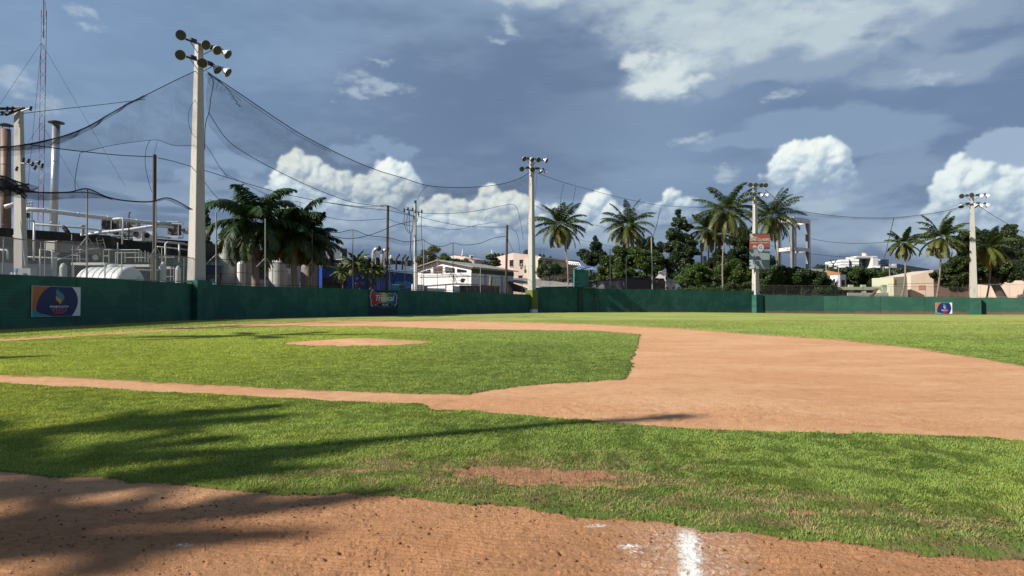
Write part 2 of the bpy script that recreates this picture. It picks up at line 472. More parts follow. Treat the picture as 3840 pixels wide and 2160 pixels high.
# ------------------------------------------------------------------ the field
P0 = (-30.6, -30.0); PA = (-30.3, 30.0); P1 = (-29.6, 64.0); P2 = (3.4, 118.0); P3 = (48.2, 135.0); P4 = (84.5, 125.0); P5 = (112.0, 112.0)

def Q(lst): return [GD(*q) for q in lst]
infield = Q([(1610,842),(1601,870),(1591,905),(1580,940),(1565,955),(1440,962),(1360,966),(1280,974),(1220,984),(1180,992),
             (1100,990),(950,986),(800,981),(600,972),(400,962),(200,952),(0,942),(-700,908)])
infield += [(-27.0, 22.0)] + Q([(0,859),(200,846),(400,834),(640,820),(800,821),(960,822),(1160,829),(1500,833)])
fore = Q([(-900,918),(0,966),(250,979),(500,992),(700,1002),(900,1012),(1060,1018),(1085,1028),(1110,1031),(1180,1034),(1310,1046),(1400,1056),(1540,1066),
          (1700,1078),(1800,1083),(1880,1086),(1990,1084),(2100,1092),(2300,1095),(2480,1102),(2576,1112),(3100,1150),(3600,1200),
          (3300,1460),(2900,1440),(2576,1408),(2440,1412),(2350,1402),(2200,1380),(2100,1362),(1900,1340),(1760,1332),(1660,1312),(1400,1290),
          (1200,1272),(1000,1255),(700,1240),(460,1222),(300,1205),(0,1185),(-900,1140)])
outf = Q([(0,852),(200,841),(400,829),(560,818.5),(640,813),(770,808.5),(900,806.5),(1200,807),(1500,815),(1700,825),(1900,840),(2100,853),(2300,875),(2420,893),(2576,920),
          (2800,960),(3300,1040)]) + [(60, 8), (104, 60), (108, 92), (96.5, 107)] + [(84.2, 122.2), (48.2, 134.2), (5, 118.2)]
outf += [(2.8, 116.5), (-13, 90.5), (-27.6, 66.3), (-28.2, 60.0)] + Q([(560,801.5),(300,812),(0,826)]) + [(-28.9, 30), (-28.9, 23.0)]
mound = (-5.9, 26.2)

def grass_mask(x, y):
    """True where turf grows; the outlines wander a little as mown edges do"""
    d = np.hypot(x, y)
    wx = (fbm(x * 2.2, y * 2.2, 5, 3) - 0.5) * 0.24 + (fbm(x * 9, y * 9, 8, 2) - 0.5) * 0.09
    wy = (fbm(x * 2.2 + 40, y * 2.2, 6, 3) - 0.5) * 0.22 + (fbm(x * 9, y * 9 + 30, 9, 2) - 0.5) * 0.06
    k = np.clip(1.0 - (d - 20) / 60, 0.35, 1)
    X = x + wx * k; Y = y + wy * k
    a = inpoly(X, Y, infield)
    a &= (((X - mound[0]) / 2.75) ** 2 + ((Y - mound[1]) / 2.35) ** 2) > 1
    b = inpoly(X, Y, fore); c = inpoly(X, Y, outf)
    return a | b | c

BARE = [GD(*q) + r for q, r in (((1330,1200), (0.62, 0.25)), ((1420,1208), (0.42, 0.16)), ((1235,1186), (0.36, 0.14)), ((1310,1220), (0.30, 0.10)), ((1480,1226), (0.24, 0.07)),
        ((1045,1168), (0.16, 0.05)), ((922,1187), (0.18, 0.06)), ((1560,1232), (0.12, 0.05)), ((2020,1296), (0.10, 0.05)), ((1165,1186), (0.22, 0.06)))]
THIN = [GD(*q) + r for q, r in (((1300,1200), (1.9, 0.9)), ((1700,1270), (1.6, 0.42)), ((2000,1300), (1.3, 0.4)), ((2250,1330), (1.1, 0.35)), ((2450,1380), (0.9, 0.3)), ((1000,1185), (0.9, 0.4)))]
def ell(x, y, lst):
    b = np.full(x.shape, 9.0)
    for (cx, cy, rx, ry) in lst: b = np.minimum(b, np.sqrt(((x - cx) / rx) ** 2 + ((y - cy) / ry) ** 2))
    return b
def bare(x, y):
    n = fbm(x * 4.5, y * 6, 21, 4) - 0.5
    return sst(1.12, 0.85, ell(x, y, BARE) + n * 1.5)
def thin(x, y):
    n = fbm(x * 2.5, y * 4, 31, 4) - 0.5
    return sst(1.2, 0.4, ell(x, y, THIN) + n * 1.6)

def relief(x, y):
    d = np.hypot(x, y)
    near = sst(14, 6, d)
    z = zg(x, y)
    z = z + 0.18 * np.exp(-(((x - mound[0]) / 1.9) ** 2 + ((y - mound[1]) / 1.7) ** 2) * 1.1)
    z = z + (fbm(x * 0.35, y * 0.35, 3, 3) - 0.5) * 0.05 * sst(60, 20, d)
    # rake lines and lumps close to the camera
    u = y + 0.10 * x + (fbm(x * 1.2, y * 1.2, 44, 3) - 0.5) * 0.35
    rake = np.sin(u * 2 * np.pi / 0.055) * 0.0085 * sst(0.40, 0.58, fbm(x * 1.1, y * 2.4, 45, 3))
    lump = (fbm(x * 8, y * 8, 50, 5, 0.66) - 0.5) * 0.015 + np.maximum(fbm(x * 30, y * 30, 53, 3, 0.7) - 0.62, 0) * 0.05 - np.maximum(fbm(x * 27 + 9, y * 27, 63, 3, 0.7) - 0.66, 0) * 0.16 * sst(0.45, 0.65, fbm(x * 0.9, y * 1.4, 66, 3))
    fp = np.minimum(fbm(x * 3.3, y * 3.3, 57, 2) - 0.33, 0) * 0.06
    mid = (fbm(x * 3, y * 3, 60, 4, 0.6) - 0.5) * 0.02 * sst(40, 12, d)
    return z + near * (rake + lump + fp) + mid

# perspective-friendly grid: rows further apart with distance
rows = [1.3]
while rows[-1] < 152:
    d = rows[-1]
    rows.append(d + max(0.011 if d < 7.2 else 0.016, d * d * 0.62 / (1.5 * 683.0)))
rows = np.array(rows)
rows = np.concatenate([rows[rows < 8.5], rows[rows >= 8.5]])
tans = np.concatenate([np.arange(-1.35, -0.80, 0.006), np.arange(-0.80, 0.80, 0.0021), np.arange(0.80, 1.36, 0.006)])
TX, DY = np.meshgrid(tans, rows)
X = TX * DY; Y = DY
Z = relief(X, Y)
nr, nc = X.shape
V = np.stack([X, Y, Z], -1).reshape(-1, 3)
ii = np.arange(nr - 1)[:, None] * nc + np.arange(nc - 1)[None, :]
quads = np.stack([ii, ii + 1, ii + 1 + nc, ii + nc], -1)
cx = (X[:-1, :-1] + X[1:, 1:]) / 2; cy = (Y[:-1, :-1] + Y[1:, 1:]) / 2
keep = cx > -30.1
gm = grass_mask(cx, cy) & keep

# red clay
def clay_material():
    m_ = bpy.data.materials.new("clay"); m_.use_nodes = True
    t = m_.node_tree; t.nodes.clear(); b = NB(t)
    tc_ = b.n('ShaderNodeTexCoord'); co = tc_.outputs['Object']
    lo = b.noise(b.v('MULTIPLY', co, (0.5, 1.0, 1.0)), 0.55, 5, 0.6, 0.5)
    md = b.noise(co, 2.3, 5, 0.65)
    fi = b.noise(co, 38, 6, 0.7)
    gr = b.noise(co, 150, 3, 0.7)
    sx, sy, sz = b.sep(co)
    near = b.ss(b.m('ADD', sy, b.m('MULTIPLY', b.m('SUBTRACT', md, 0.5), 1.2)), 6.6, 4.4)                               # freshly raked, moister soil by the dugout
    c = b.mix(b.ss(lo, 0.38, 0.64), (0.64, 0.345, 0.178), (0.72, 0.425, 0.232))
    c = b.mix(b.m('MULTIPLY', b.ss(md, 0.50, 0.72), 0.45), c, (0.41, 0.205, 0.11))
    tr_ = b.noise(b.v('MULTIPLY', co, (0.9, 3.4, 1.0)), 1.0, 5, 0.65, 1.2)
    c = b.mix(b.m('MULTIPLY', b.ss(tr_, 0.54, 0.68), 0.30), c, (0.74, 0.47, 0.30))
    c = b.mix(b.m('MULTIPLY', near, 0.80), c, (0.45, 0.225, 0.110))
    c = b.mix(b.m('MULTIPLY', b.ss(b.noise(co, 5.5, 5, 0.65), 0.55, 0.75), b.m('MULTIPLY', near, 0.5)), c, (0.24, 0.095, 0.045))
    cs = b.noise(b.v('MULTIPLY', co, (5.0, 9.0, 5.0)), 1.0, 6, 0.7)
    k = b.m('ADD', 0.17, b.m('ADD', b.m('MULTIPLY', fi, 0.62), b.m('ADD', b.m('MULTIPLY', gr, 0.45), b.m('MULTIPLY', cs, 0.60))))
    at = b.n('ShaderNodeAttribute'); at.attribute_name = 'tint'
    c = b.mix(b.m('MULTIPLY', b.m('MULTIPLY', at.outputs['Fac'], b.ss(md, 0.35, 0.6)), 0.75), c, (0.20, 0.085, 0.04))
    c = b.v('SCALE', c, scale=b.m('MULTIPLY', k, ALB))
    # chalk line rubbed into the clay
    ax, ay = G(1.4907 * 1728, 1.4907 * 1330); bx, by = G(1.4907 * 1748, 1.4907 * 1500)
    L = math.hypot(bx - ax, by - ay); ux, uy = (bx - ax) / L, (by - ay) / L
    rel = b.v('SUBTRACT', co, (ax, ay, 0))
    al = b.v('DOT_PRODUCT', rel, (ux, uy, 0)); ac = b.v('DOT_PRODUCT', rel, (-uy, ux, 0))
    wob = b.m('MULTIPLY', b.m('SUBTRACT', b.noise(co, 7, 5, 0.7), 0.5), 0.16)
    dist_ = b.m('ABSOLUTE', b.m('ADD', ac, wob))
    body = b.m('MULTIPLY', b.ss(dist_, 0.125, 0.02), b.ss(al, -0.12, 0.22))
    brk = b.ss(b.m('ADD', b.m('ADD', b.noise(co, 22, 6, 0.75), b.m('MULTIPLY', b.noise(co, 90, 3, 0.7), 0.4)), b.m('MULTIPLY', b.ss(dist_, 0.09, 0.0), 0.16)), 0.58, 0.84)
    halo = b.m('MULTIPLY', b.m('MULTIPLY', b.ss(dist_, 0.55, 0.08), b.ss(al, -0.14, 0.05)), b.ss(b.noise(co, 30, 6, 0.8), 0.44, 0.66))
    spec_ = b.m('MULTIPLY', b.ss(b.v('LENGTH', b.v('SUBTRACT', co, (ax + 0.2, ay - 0.35, 0))), 1.9, 0.3), b.ss(b.noise(co, 60, 4, 0.8), 0.665, 0.70))
    chalk = b.m('MAXIMUM', b.m('MAXIMUM', b.m('MULTIPLY', body, brk), b.m('MULTIPLY', halo, 0.42)), b.m('MULTIPLY', spec_, 0.8))
    for (qx, qy, rr) in ((1585, 1372, .075), (1600, 1385, .05), (1505, 1322, .06), (1490, 1325, .05), (465, 1365, .06), (700, 1340, .03)):
        hx, hy = GD(qx, qy)
        s_ = b.m('MULTIPLY', b.ss(b.v('LENGTH', b.v('MULTIPLY', b.v('SUBTRACT', co, (hx, hy, 0)), (0.8, 1.3, 0))), rr, rr * 0.4), b.ss(b.noise(co, 40, 5, 0.75), 0.47, 0.56))
        chalk = b.m('MAXIMUM', chalk, s_)
    c = b.mix(b.m('MINIMUM', chalk, 1.0), c, (0.74, 0.73, 0.68))
    bs = b.n('ShaderNodeBsdfPrincipled'); bs.inputs['Roughness'].default_value = 0.95; bs.inputs['Specular IOR Level'].default_value = 0.03
    b.link(c, bs.inputs['Base Color'])
    bp = b.n('ShaderNodeBump'); bp.inputs['Distance'].default_value = 0.03; bp.inputs['Strength'].default_value = 1.0
    hh = b.m('ADD', b.m('MULTIPLY', fi, 0.7), b.m('MULTIPLY', gr, 0.35))
    b.link(hh, bp.inputs['Height']); b.link(bp.outputs[0], bs.inputs['Normal'])
    o = b.n('ShaderNodeOutputMaterial'); b.link(bs.outputs[0], o.inputs[0])
    return m_
M_CLAY = clay_material()

base = MB(); base.add([(-3000, -60, -0.55), (3000, -60, -0.55), (3000, 5000, -0.55), (-3000, 5000, -0.55)], [(0, 1, 2, 3)])
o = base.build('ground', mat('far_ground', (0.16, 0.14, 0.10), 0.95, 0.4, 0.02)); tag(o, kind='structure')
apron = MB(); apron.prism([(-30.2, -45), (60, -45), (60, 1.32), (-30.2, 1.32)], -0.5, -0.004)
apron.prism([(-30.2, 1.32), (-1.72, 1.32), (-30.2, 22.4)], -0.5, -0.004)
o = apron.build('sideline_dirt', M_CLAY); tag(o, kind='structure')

fq = quads[keep & ~gm].reshape(-1, 4)
# clay also runs under the turf edge, so keep one ring of clay cells round every grass cell
g2 = gm.copy()
g2[1:, :] &= gm[:-1, :]; g2[:-1, :] &= gm[1:, :]; g2[:, 1:] &= gm[:, :-1]; g2[:, :-1] &= gm[:, 1:]
def compact(V, Fq):
    u, inv = np.unique(Fq.ravel(), return_inverse=True)
    return V[u], inv.reshape(Fq.shape)
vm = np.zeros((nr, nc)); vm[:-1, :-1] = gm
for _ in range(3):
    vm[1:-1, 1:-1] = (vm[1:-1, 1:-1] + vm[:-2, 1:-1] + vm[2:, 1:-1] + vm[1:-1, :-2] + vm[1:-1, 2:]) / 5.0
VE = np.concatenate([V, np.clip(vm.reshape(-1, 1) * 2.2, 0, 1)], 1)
cv, cf = compact(VE, quads[keep & ~g2].reshape(-1, 4))
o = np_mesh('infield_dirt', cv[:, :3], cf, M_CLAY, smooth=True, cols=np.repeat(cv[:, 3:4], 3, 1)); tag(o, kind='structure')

# ------------------------------------------------------------------ turf
def turf_material():
    m_ = bpy.data.materials.new("turf"); m_.use_nodes = True
    t = m_.node_tree; t.nodes.clear(); b = NB(t)
    tc_ = b.n('ShaderNodeTexCoord'); co = tc_.outputs['Object']
    at = b.n('ShaderNodeAttribute'); at.attribute_name = 'tint'
    sx, sy, sz = b.sep(co)
    n1_ = b.noise(co, 22, 6, 0.7); n2_ = b.noise(co, 1.4, 5, 0.6)
    # mown bands far out
    st = b.noise(b.comb(b.m('MULTIPLY', sx, 0.05), b.m('MULTIPLY', sy, 0.55), 0.0), 1.0, 4, 0.6)
    k = b.m('ADD', b.m('ADD', 0.42, b.m('MULTIPLY', n1_, 0.62)), b.m('ADD', b.m('MULTIPLY', n2_, 0.28), b.m('MULTIPLY', st, 0.30)))
    c = b.v('SCALE', at.outputs['Color'], scale=b.m('MULTIPLY', k, ALB))
    bs = b.n('ShaderNodeBsdfPrincipled'); bs.inputs['Roughness'].default_value = 0.9; bs.inputs['Specular IOR Level'].default_value = 0.1
    b.link(c, bs.inputs['Base Color'])
    bp = b.n('ShaderNodeBump'); bp.inputs['Distance'].default_value = 0.05
    b.link(b.m('ADD', b.noise(co, 16, 5, 0.75), b.m('MULTIPLY', b.noise(co, 3, 3, 0.6), 0.8)), bp.inputs['Height']); b.link(bp.outputs[0], bs.inputs['Normal'])
    o = b.n('ShaderNodeOutputMaterial'); b.link(bs.outputs[0], o.inputs[0])
    return m_
M_TURF = turf_material()
def turf_color(x, y):
    """colour of the sward: lime near the left, deeper in the middle, yellower far out"""
    d = np.hypot(x, y)
    n = fbm(x * 0.25, y * 0.25, 71, 4)[..., None]
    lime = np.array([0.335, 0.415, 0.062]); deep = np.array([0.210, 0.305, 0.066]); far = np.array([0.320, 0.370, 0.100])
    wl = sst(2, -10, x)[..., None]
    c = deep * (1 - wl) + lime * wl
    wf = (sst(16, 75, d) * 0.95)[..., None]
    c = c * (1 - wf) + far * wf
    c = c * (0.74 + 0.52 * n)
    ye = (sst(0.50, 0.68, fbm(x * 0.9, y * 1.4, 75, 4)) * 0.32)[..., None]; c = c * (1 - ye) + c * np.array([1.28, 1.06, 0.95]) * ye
    dry = (thin(x, y) * sst(0.42, 0.62, fbm(x * 6, y * 6, 73, 3)))[..., None]
    c = c * (1 - dry * 0.75) + np.array([0.36, 0.28, 0.13]) * dry * 0.75
    return c
tq = quads[gm].reshape(-1, 4)
tv, tf = compact(V, tq)
tv = tv.copy()
tv[:, 2] += 0.014 * (1 - bare(tv[:, 0], tv[:, 1]))
tcol = turf_color(tv[:, 0], tv[:, 1]) * (0.60 + 0.40 * sst(14, 34, np.hypot(tv[:, 0], tv[:, 1])))[:, None]  # sheet darkened near the camera, painting the shade beneath the blades
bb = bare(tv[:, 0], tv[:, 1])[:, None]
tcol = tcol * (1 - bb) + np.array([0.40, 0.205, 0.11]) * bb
# skirt round the border of the sward
e = np.concatenate([tf[:, [0, 1]], tf[:, [1, 2]], tf[:, [2, 3]], tf[:, [3, 0]]])
key = np.sort(e, 1); kk = key[:, 0].astype(np.int64) * len(tv) + key[:, 1]
uq, idx, cnt = np.unique(kk, return_index=True, return_counts=True)
be = e[idx[cnt == 1]]
dv = tv.copy(); dv[:, 2] -= 0.05
ub, inv = np.unique(be.ravel(), return_inverse=True); inv = inv.reshape(be.shape)
n0 = len(tv)
sk = np.stack([be[:, 1], be[:, 0], n0 + inv[:, 0], n0 + inv[:, 1]], -1)
allv = np.concatenate([tv, dv[ub]]); allc = np.concatenate([tcol, tcol[ub] * 0.9 + np.array([0.05, 0.03, 0.015])])
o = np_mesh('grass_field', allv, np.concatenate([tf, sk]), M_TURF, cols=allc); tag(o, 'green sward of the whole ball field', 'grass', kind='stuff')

M_BLADE = mat('grass_blade', (1, 1, 1), 0.75, 0.12, 3.0, trans=0.30, attr='tint', spec=0.06)
rng = np.random.default_rng(7)
def blades(name, d0, d1, dens, h, wd, tmax=0.80, tmin=-0.80):
    """tufts of leaning blades between two distances, density in blades per square metre"""
    area = (tmax - tmin) * (d1 ** 2 - d0 ** 2) / 2
    n = int(area * dens)
    dd = np.sqrt(rng.uniform(d0 ** 2, d1 ** 2, n)); tt = rng.uniform(tmin, tmax, n)
    x = tt * dd; y = dd
    k = grass_mask(x + rng.normal(0, 0.022, n), y + rng.normal(0, 0.028, n)); x = x[k]; y = y[k]
    bz = bare(x, y); pr = 1 - bz * 0.93; pr *= 1 - thin(x, y) * 0.5
    k = rng.uniform(size=len(x)) < pr; x = x[k]; y = y[k]; n = len(x)
    z = relief(x, y) + 0.006
    inn = grass_mask(x, y - 0.07) & grass_mask(x - 0.08, y) & grass_mask(x + 0.08, y)
    tuft = fbm(x * 5.5, y * 5.5, 81, 3)
    hh = h * (0.72 + 0.55 * tuft) * rng.uniform(0.6, 1.25, n) * np.where(inn, 1.0, 0.62)
    a = rng.uniform(0, 2 * np.pi, n); le = rng.uniform(0.25, 1.15, n) * hh
    ta = fbm(x * 3, y * 3, 83, 2) * 12
    lx = np.cos(ta + a * 0.35) * le; ly = np.sin(ta + a * 0.35) * le
    ww = wd * rng.uniform(0.6, 1.3, n) / 2
    px, py = np.cos(a) * ww, np.sin(a) * ww
    b0 = np.stack([x - px, y - py, z - 0.012], -1); b1_ = np.stack([x + px, y + py, z - 0.012], -1)
    m1 = np.stack([x + lx * 0.35 + px * 0.8, y + ly * 0.35 + py * 0.8, z + hh * 0.62], -1)
    m0 = np.stack([x + lx * 0.35 - px * 0.8, y + ly * 0.35 - py * 0.8, z + hh * 0.62], -1)
    tp = np.stack([x + lx, y + ly, z + hh * 0.85], -1)
    Vv = np.stack([b0, b1_, m1, m0, tp], 1).reshape(-1, 3)
    i0 = (np.arange(n) * 5)[:, None]
    T = np.concatenate([i0 + np.array([[0, 1, 2]]), i0 + np.array([[0, 2, 3]]), i0 + np.array([[3, 2, 4]])])
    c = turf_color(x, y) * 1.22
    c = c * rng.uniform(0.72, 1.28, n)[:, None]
    straw = rng.uniform(size=n) < (0.06 + 0.45 * thin(x, y) + 0.3 * bare(x, y))
    c[straw] = np.array([0.42, 0.36, 0.17]) * rng.uniform(0.6, 1.15, straw.sum())[:, None]
    yl = rng.uniform(size=n) < 0.15
    c[yl] *= np.array([1.35, 1.1, 0.9])
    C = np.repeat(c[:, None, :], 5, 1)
    C[:, 0:2] *= 0.45  # blade feet darkened: shade in the gaps between blades is painted in
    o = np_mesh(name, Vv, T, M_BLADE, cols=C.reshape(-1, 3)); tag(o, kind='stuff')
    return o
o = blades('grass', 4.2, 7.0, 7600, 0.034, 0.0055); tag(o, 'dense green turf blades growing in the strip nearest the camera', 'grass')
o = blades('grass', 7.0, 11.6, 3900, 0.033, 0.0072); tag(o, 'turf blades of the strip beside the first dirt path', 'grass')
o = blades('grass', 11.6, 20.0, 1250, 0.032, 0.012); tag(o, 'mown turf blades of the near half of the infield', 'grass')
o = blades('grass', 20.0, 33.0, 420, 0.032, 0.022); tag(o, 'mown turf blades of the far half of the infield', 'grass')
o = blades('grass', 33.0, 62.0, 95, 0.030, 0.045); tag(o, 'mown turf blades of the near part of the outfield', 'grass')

# clods and grit on the raked clay
def clods(name, n, d0, d1, s0, s1, seed):
    rg = np.random.default_rng(seed)
    dd = np.sqrt(rg.uniform(d0 ** 2, d1 ** 2, n)); x = rg.uniform(-0.8, 0.8, n) * dd; y = dd
    k = ~grass_mask(x, y); k &= rg.uniform(size=n) < sst(0.35, 0.7, fbm(x * 1.6, y * 1.6, 91, 3)) + 0.12
    x = x[k]; y = y[k]; n = len(x)
    z = relief(x, y); s = s0 + (s1 - s0) * rg.power(0.35, n)
    base_ = np.array([(1, 0, 0), (-1, 0, 0), (0, 1, 0), (0, -1, 0), (0, 0, 1), (0, 0, -1)], float)
    T = np.array([(0, 2, 4), (2, 1, 4), (1, 3, 4), (3, 0, 4), (2, 0, 5), (1, 2, 5), (3, 1, 5), (0, 3, 5)])
    j = 1 + rg.uniform(-0.35, 0.35, (n, 6, 3))
    a = rg.uniform(0, 6.28, n); ca, sa = np.cos(a), np.sin(a)
    Vv = base_[None] * j * s[:, None, None] * np.array([1.1, 0.9, 0.65])
    X_ = Vv[..., 0] * ca[:, None] - Vv[..., 1] * sa[:, None]; Y_ = Vv[..., 0] * sa[:, None] + Vv[..., 1] * ca[:, None]
    Vv = np.stack([X_ + x[:, None], Y_ + y[:, None], Vv[..., 2] + z[:, None] + s[:, None] * 0.3], -1).reshape(-1, 3)
    Tt = (np.arange(n)[:, None, None] * 6 + T[None]).reshape(-1, 3)
    c = np.array([0.27, 0.115, 0.055]) * rg.uniform(0.6, 1.3, n)[:, None]
    pale = rg.uniform(size=n) < 0.04; c[pale] = (0.55, 0.42, 0.32)
    o = np_mesh(name, Vv, Tt, mat('clod', (1, 1, 1), 0.95, 0.2, 20, attr='tint', spec=0.1), cols=np.repeat(c, 6, 0)); tag(o, kind='stuff')
    return o
o = clods('soil_clods', 6500, 3.2, 7.5, 0.003, 0.014, 3); tag(o, 'crumbled red clay clods scattered over the raked dirt nearest the camera', 'soil')
def lerp2(A, B, t): return (A[0] + (B[0] - A[0]) * t, A[1] + (B[1] - A[1]) * t)
# ------------------------------------------------------------------ green field wall
def wall_mat(name, c1, c2, c3):
    if name in MATS: return MATS[name]
    m_ = bpy.data.materials.new(name); m_.use_nodes = True
    t = m_.node_tree; t.nodes.clear(); b = NB(t)
    tc_ = b.n('ShaderNodeTexCoord'); co = tc_.outputs['Object']
    sx, sy, sz = b.sep(co)
    run = b.m('ADD', sx, b.m('MULTIPLY', sy, 0.7))
    q = b.comb(run, 0.0, sz)
    c = b.mix(b.ss(b.noise(q, 0.45, 3, 0.55, 0.3), 0.47, 0.53), c1, c2)               # rolled-on repaint
    c = b.mix(b.m('MULTIPLY', b.ss(b.noise(b.v('MULTIPLY', q, (1, 1, 0.8)), 1.3, 4, 0.6), 0.56, 0.60), 0.8), c, c2)
    c = b.mix(b.m('MULTIPLY', b.ss(b.noise(b.v('MULTIPLY', q, (3.0, 1, 0.3)), 1.2, 5, 0.6), 0.55, 0.75), 0.35), c, c3)  # run-off streaks
    foot = b.m('MULTIPLY', b.ss(b.m('ADD', sz, b.m('MULTIPLY', b.noise(q, 0.9, 4, 0.6), 0.9)), 0.75, 0.20), 0.75)
    c = b.mix(foot, c, (0.20, 0.095, 0.055))                                           # splashed clay
    k = b.m('ADD', 0.80, b.m('MULTIPLY', b.noise(q, 6, 5, 0.6), 0.4))
    jt = b.m('ABSOLUTE', b.m('SUBTRACT', b.m('FRACT', b.m('MULTIPLY', run, 0.172)), 0.5))
    c = b.mix(b.m('MULTIPLY', b.ss(jt, 0.0075, 0.004), 0.6), c, (0.006, 0.018, 0.015))
    c = b.mix(b.m('MULTIPLY', b.ss(b.m('ADD', jt, b.m('MULTIPLY', b.noise(q, 5.0, 3), 0.05)), 0.045, 0.02), b.ss(sz, 0.5, 3.0, 0.0, 0.5)), c, (0.012, 0.035, 0.03))
    c = b.mix(b.m('MULTIPLY', b.ss(b.noise(q, 2.6, 5, 0.7), 0.64, 0.67), 0.5), c, (0.10, 0.17, 0.14))
    c = b.v('SCALE', c, scale=b.m('MULTIPLY', k, ALB))
    bs = b.n('ShaderNodeBsdfPrincipled'); bs.inputs['Roughness'].default_value = 0.7; bs.inputs['Specular IOR Level'].default_value = 0.25
    b.link(c, bs.inputs['Base Color'])
    br = b.n('ShaderNodeTexBrick'); b.link(b.comb(run, sz, 0.0), br.inputs['Vector']); br.inputs['Scale'].default_value = 1.0
    br.inputs['Brick Width'].default_value = 0.45; br.inputs['Row Height'].default_value = 0.22; br.inputs['Mortar Size'].default_value = 0.012
    hh = b.m('ADD', b.m('MULTIPLY', br.outputs['Fac'], -0.5), b.noise(co, 12, 5, 0.6))
    bp = b.n('ShaderNodeBump'); bp.inputs['Distance'].default_value = 0.02; b.link(hh, bp.inputs['Height']); b.link(bp.outputs[0], bs.inputs['Normal'])
    o_ = b.n('ShaderNodeOutputMaterial'); b.link(bs.outputs[0], o_.inputs[0])
    MATS[name] = m_
    return m_
M_WALL = wall_mat('wall_green', (0.031, 0.138, 0.096), (0.020, 0.106, 0.079), (0.050, 0.130, 0.100))
M_WALLR = wall_mat('wall_green_right', (0.030, 0.115, 0.076), (0.024, 0.098, 0.068), (0.05, 0.125, 0.088))
CONC = mat('concrete', (0.50, 0.48, 0.43), 0.85, 0.25, 1.2, 0.01, 14, col2=(0.36, 0.34, 0.31), thr=(0.52, 0.72), stretch=(2, 2, 0.35))
STEEL = mat('galvanised_steel', (0.34, 0.33, 0.31), 0.5, 0.3, 4, metal=0.3)
RUST = mat('rusty_steel', (0.060, 0.052, 0.042), 0.8, 0.5, 3, col2=(0.085, 0.050, 0.030), thr=(0.45, 0.6))
DARK = mat('dark_metal', (0.035, 0.035, 0.035), 0.5, 0.3, 4)
BLACK = mat('black_rubber', (0.015, 0.015, 0.017), 0.6, 0.2, 4)
WHITE = mat('white_paint', (0.80, 0.80, 0.78), 0.5, 0.12, 1.5, col2=(0.58, 0.56, 0.5), thr=(0.58, 0.8))

def jag(A, B, z0, za, zb, th, n=90, amp=0.03, seed=0, step=None):
    """wall with an uneven plastered top"""
    mb = MB(); rg = random.Random(seed)
    A = Vector((A[0], A[1])); B = Vector((B[0], B[1])); d = (B - A).normalized(); nn = Vector((-d.y, d.x)) * th / 2
    v = []
    for i in range(n + 1):
        t = i / n; p = A + (B - A) * t; z = za + (zb - za) * t + amp * (rg.random() - 0.5) + amp * math.sin(t * 23 + seed)
        g_ = float(zg(p.x, p.y)) - 0.3
        v += [(p.x - nn.x, p.y - nn.y, g_), (p.x - nn.x, p.y - nn.y, z), (p.x + nn.x, p.y + nn.y, z), (p.x + nn.x, p.y + nn.y, g_)]
    fs = []
    for i in range(n):
        a = 4 * i; b_ = a + 4
        fs += [(a, b_, b_ + 1, a + 1), (a + 1, b_ + 1, b_ + 2, a + 2), (a + 2, b_ + 2, b_ + 3, a + 3)]
    fs += [(0, 1, 2, 3), (4 * n + 3, 4 * n + 2, 4 * n + 1, 4 * n)]
    return mb.add(v, fs)
def off(A, B, s):
    d = (Vector(B[:2]) - Vector(A[:2])).normalized(); n = Vector((-d.y, d.x)); return n * s
o = jag(P0, P1, -0.3, 2.75, 3.42, 0.22, 160, 0.03, 1).build('field_wall', M_WALL); tag(o, 'dark green left field wall with the large foundation sign, in shade', 'wall')
o = jag(P1, P2, -0.3, 3.36, 3.18, 0.22, 120, 0.03, 2).build('field_wall', M_WALL); tag(o, 'dark green wall with the rainbow paint logo, between the first two floodlight poles', 'wall')
o = jag((3.9, 118.9), P3, -0.3, 4.40, 4.04, 0.25, 90, 0.03, 3).build('field_wall', M_WALL); tag(o, 'tallest stretch of green wall, under the lookout hut', 'wall')
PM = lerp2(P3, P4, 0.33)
M_WALLD = wall_mat('wall_green_shade', (0.016, 0.070, 0.052), (0.012, 0.060, 0.046), (0.03, 0.08, 0.062))  # shade on the stretch beside the banner pole, painted as a darker green
o = jag(P3, PM, -0.3, 3.34, 3.13, 0.22, 30, 0.04, 6).build('field_wall', M_WALLD); tag(o, 'green stretch of wall just right of the banner pole, with shade painted into its colour', 'wall')
o = jag(PM, P4, -0.3, 3.12, 2.68, 0.22, 50, 0.04, 4).build('field_wall', M_WALLR); tag(o, 'sunlit lower green wall with the small foundation sign', 'wall')
o = jag(P4, P5, -0.3, 2.68, 2.4, 0.22, 60, 0.04, 5).build('field_wall', M_WALLR); tag(o, 'green wall right of the rightmost floodlight pole', 'wall')

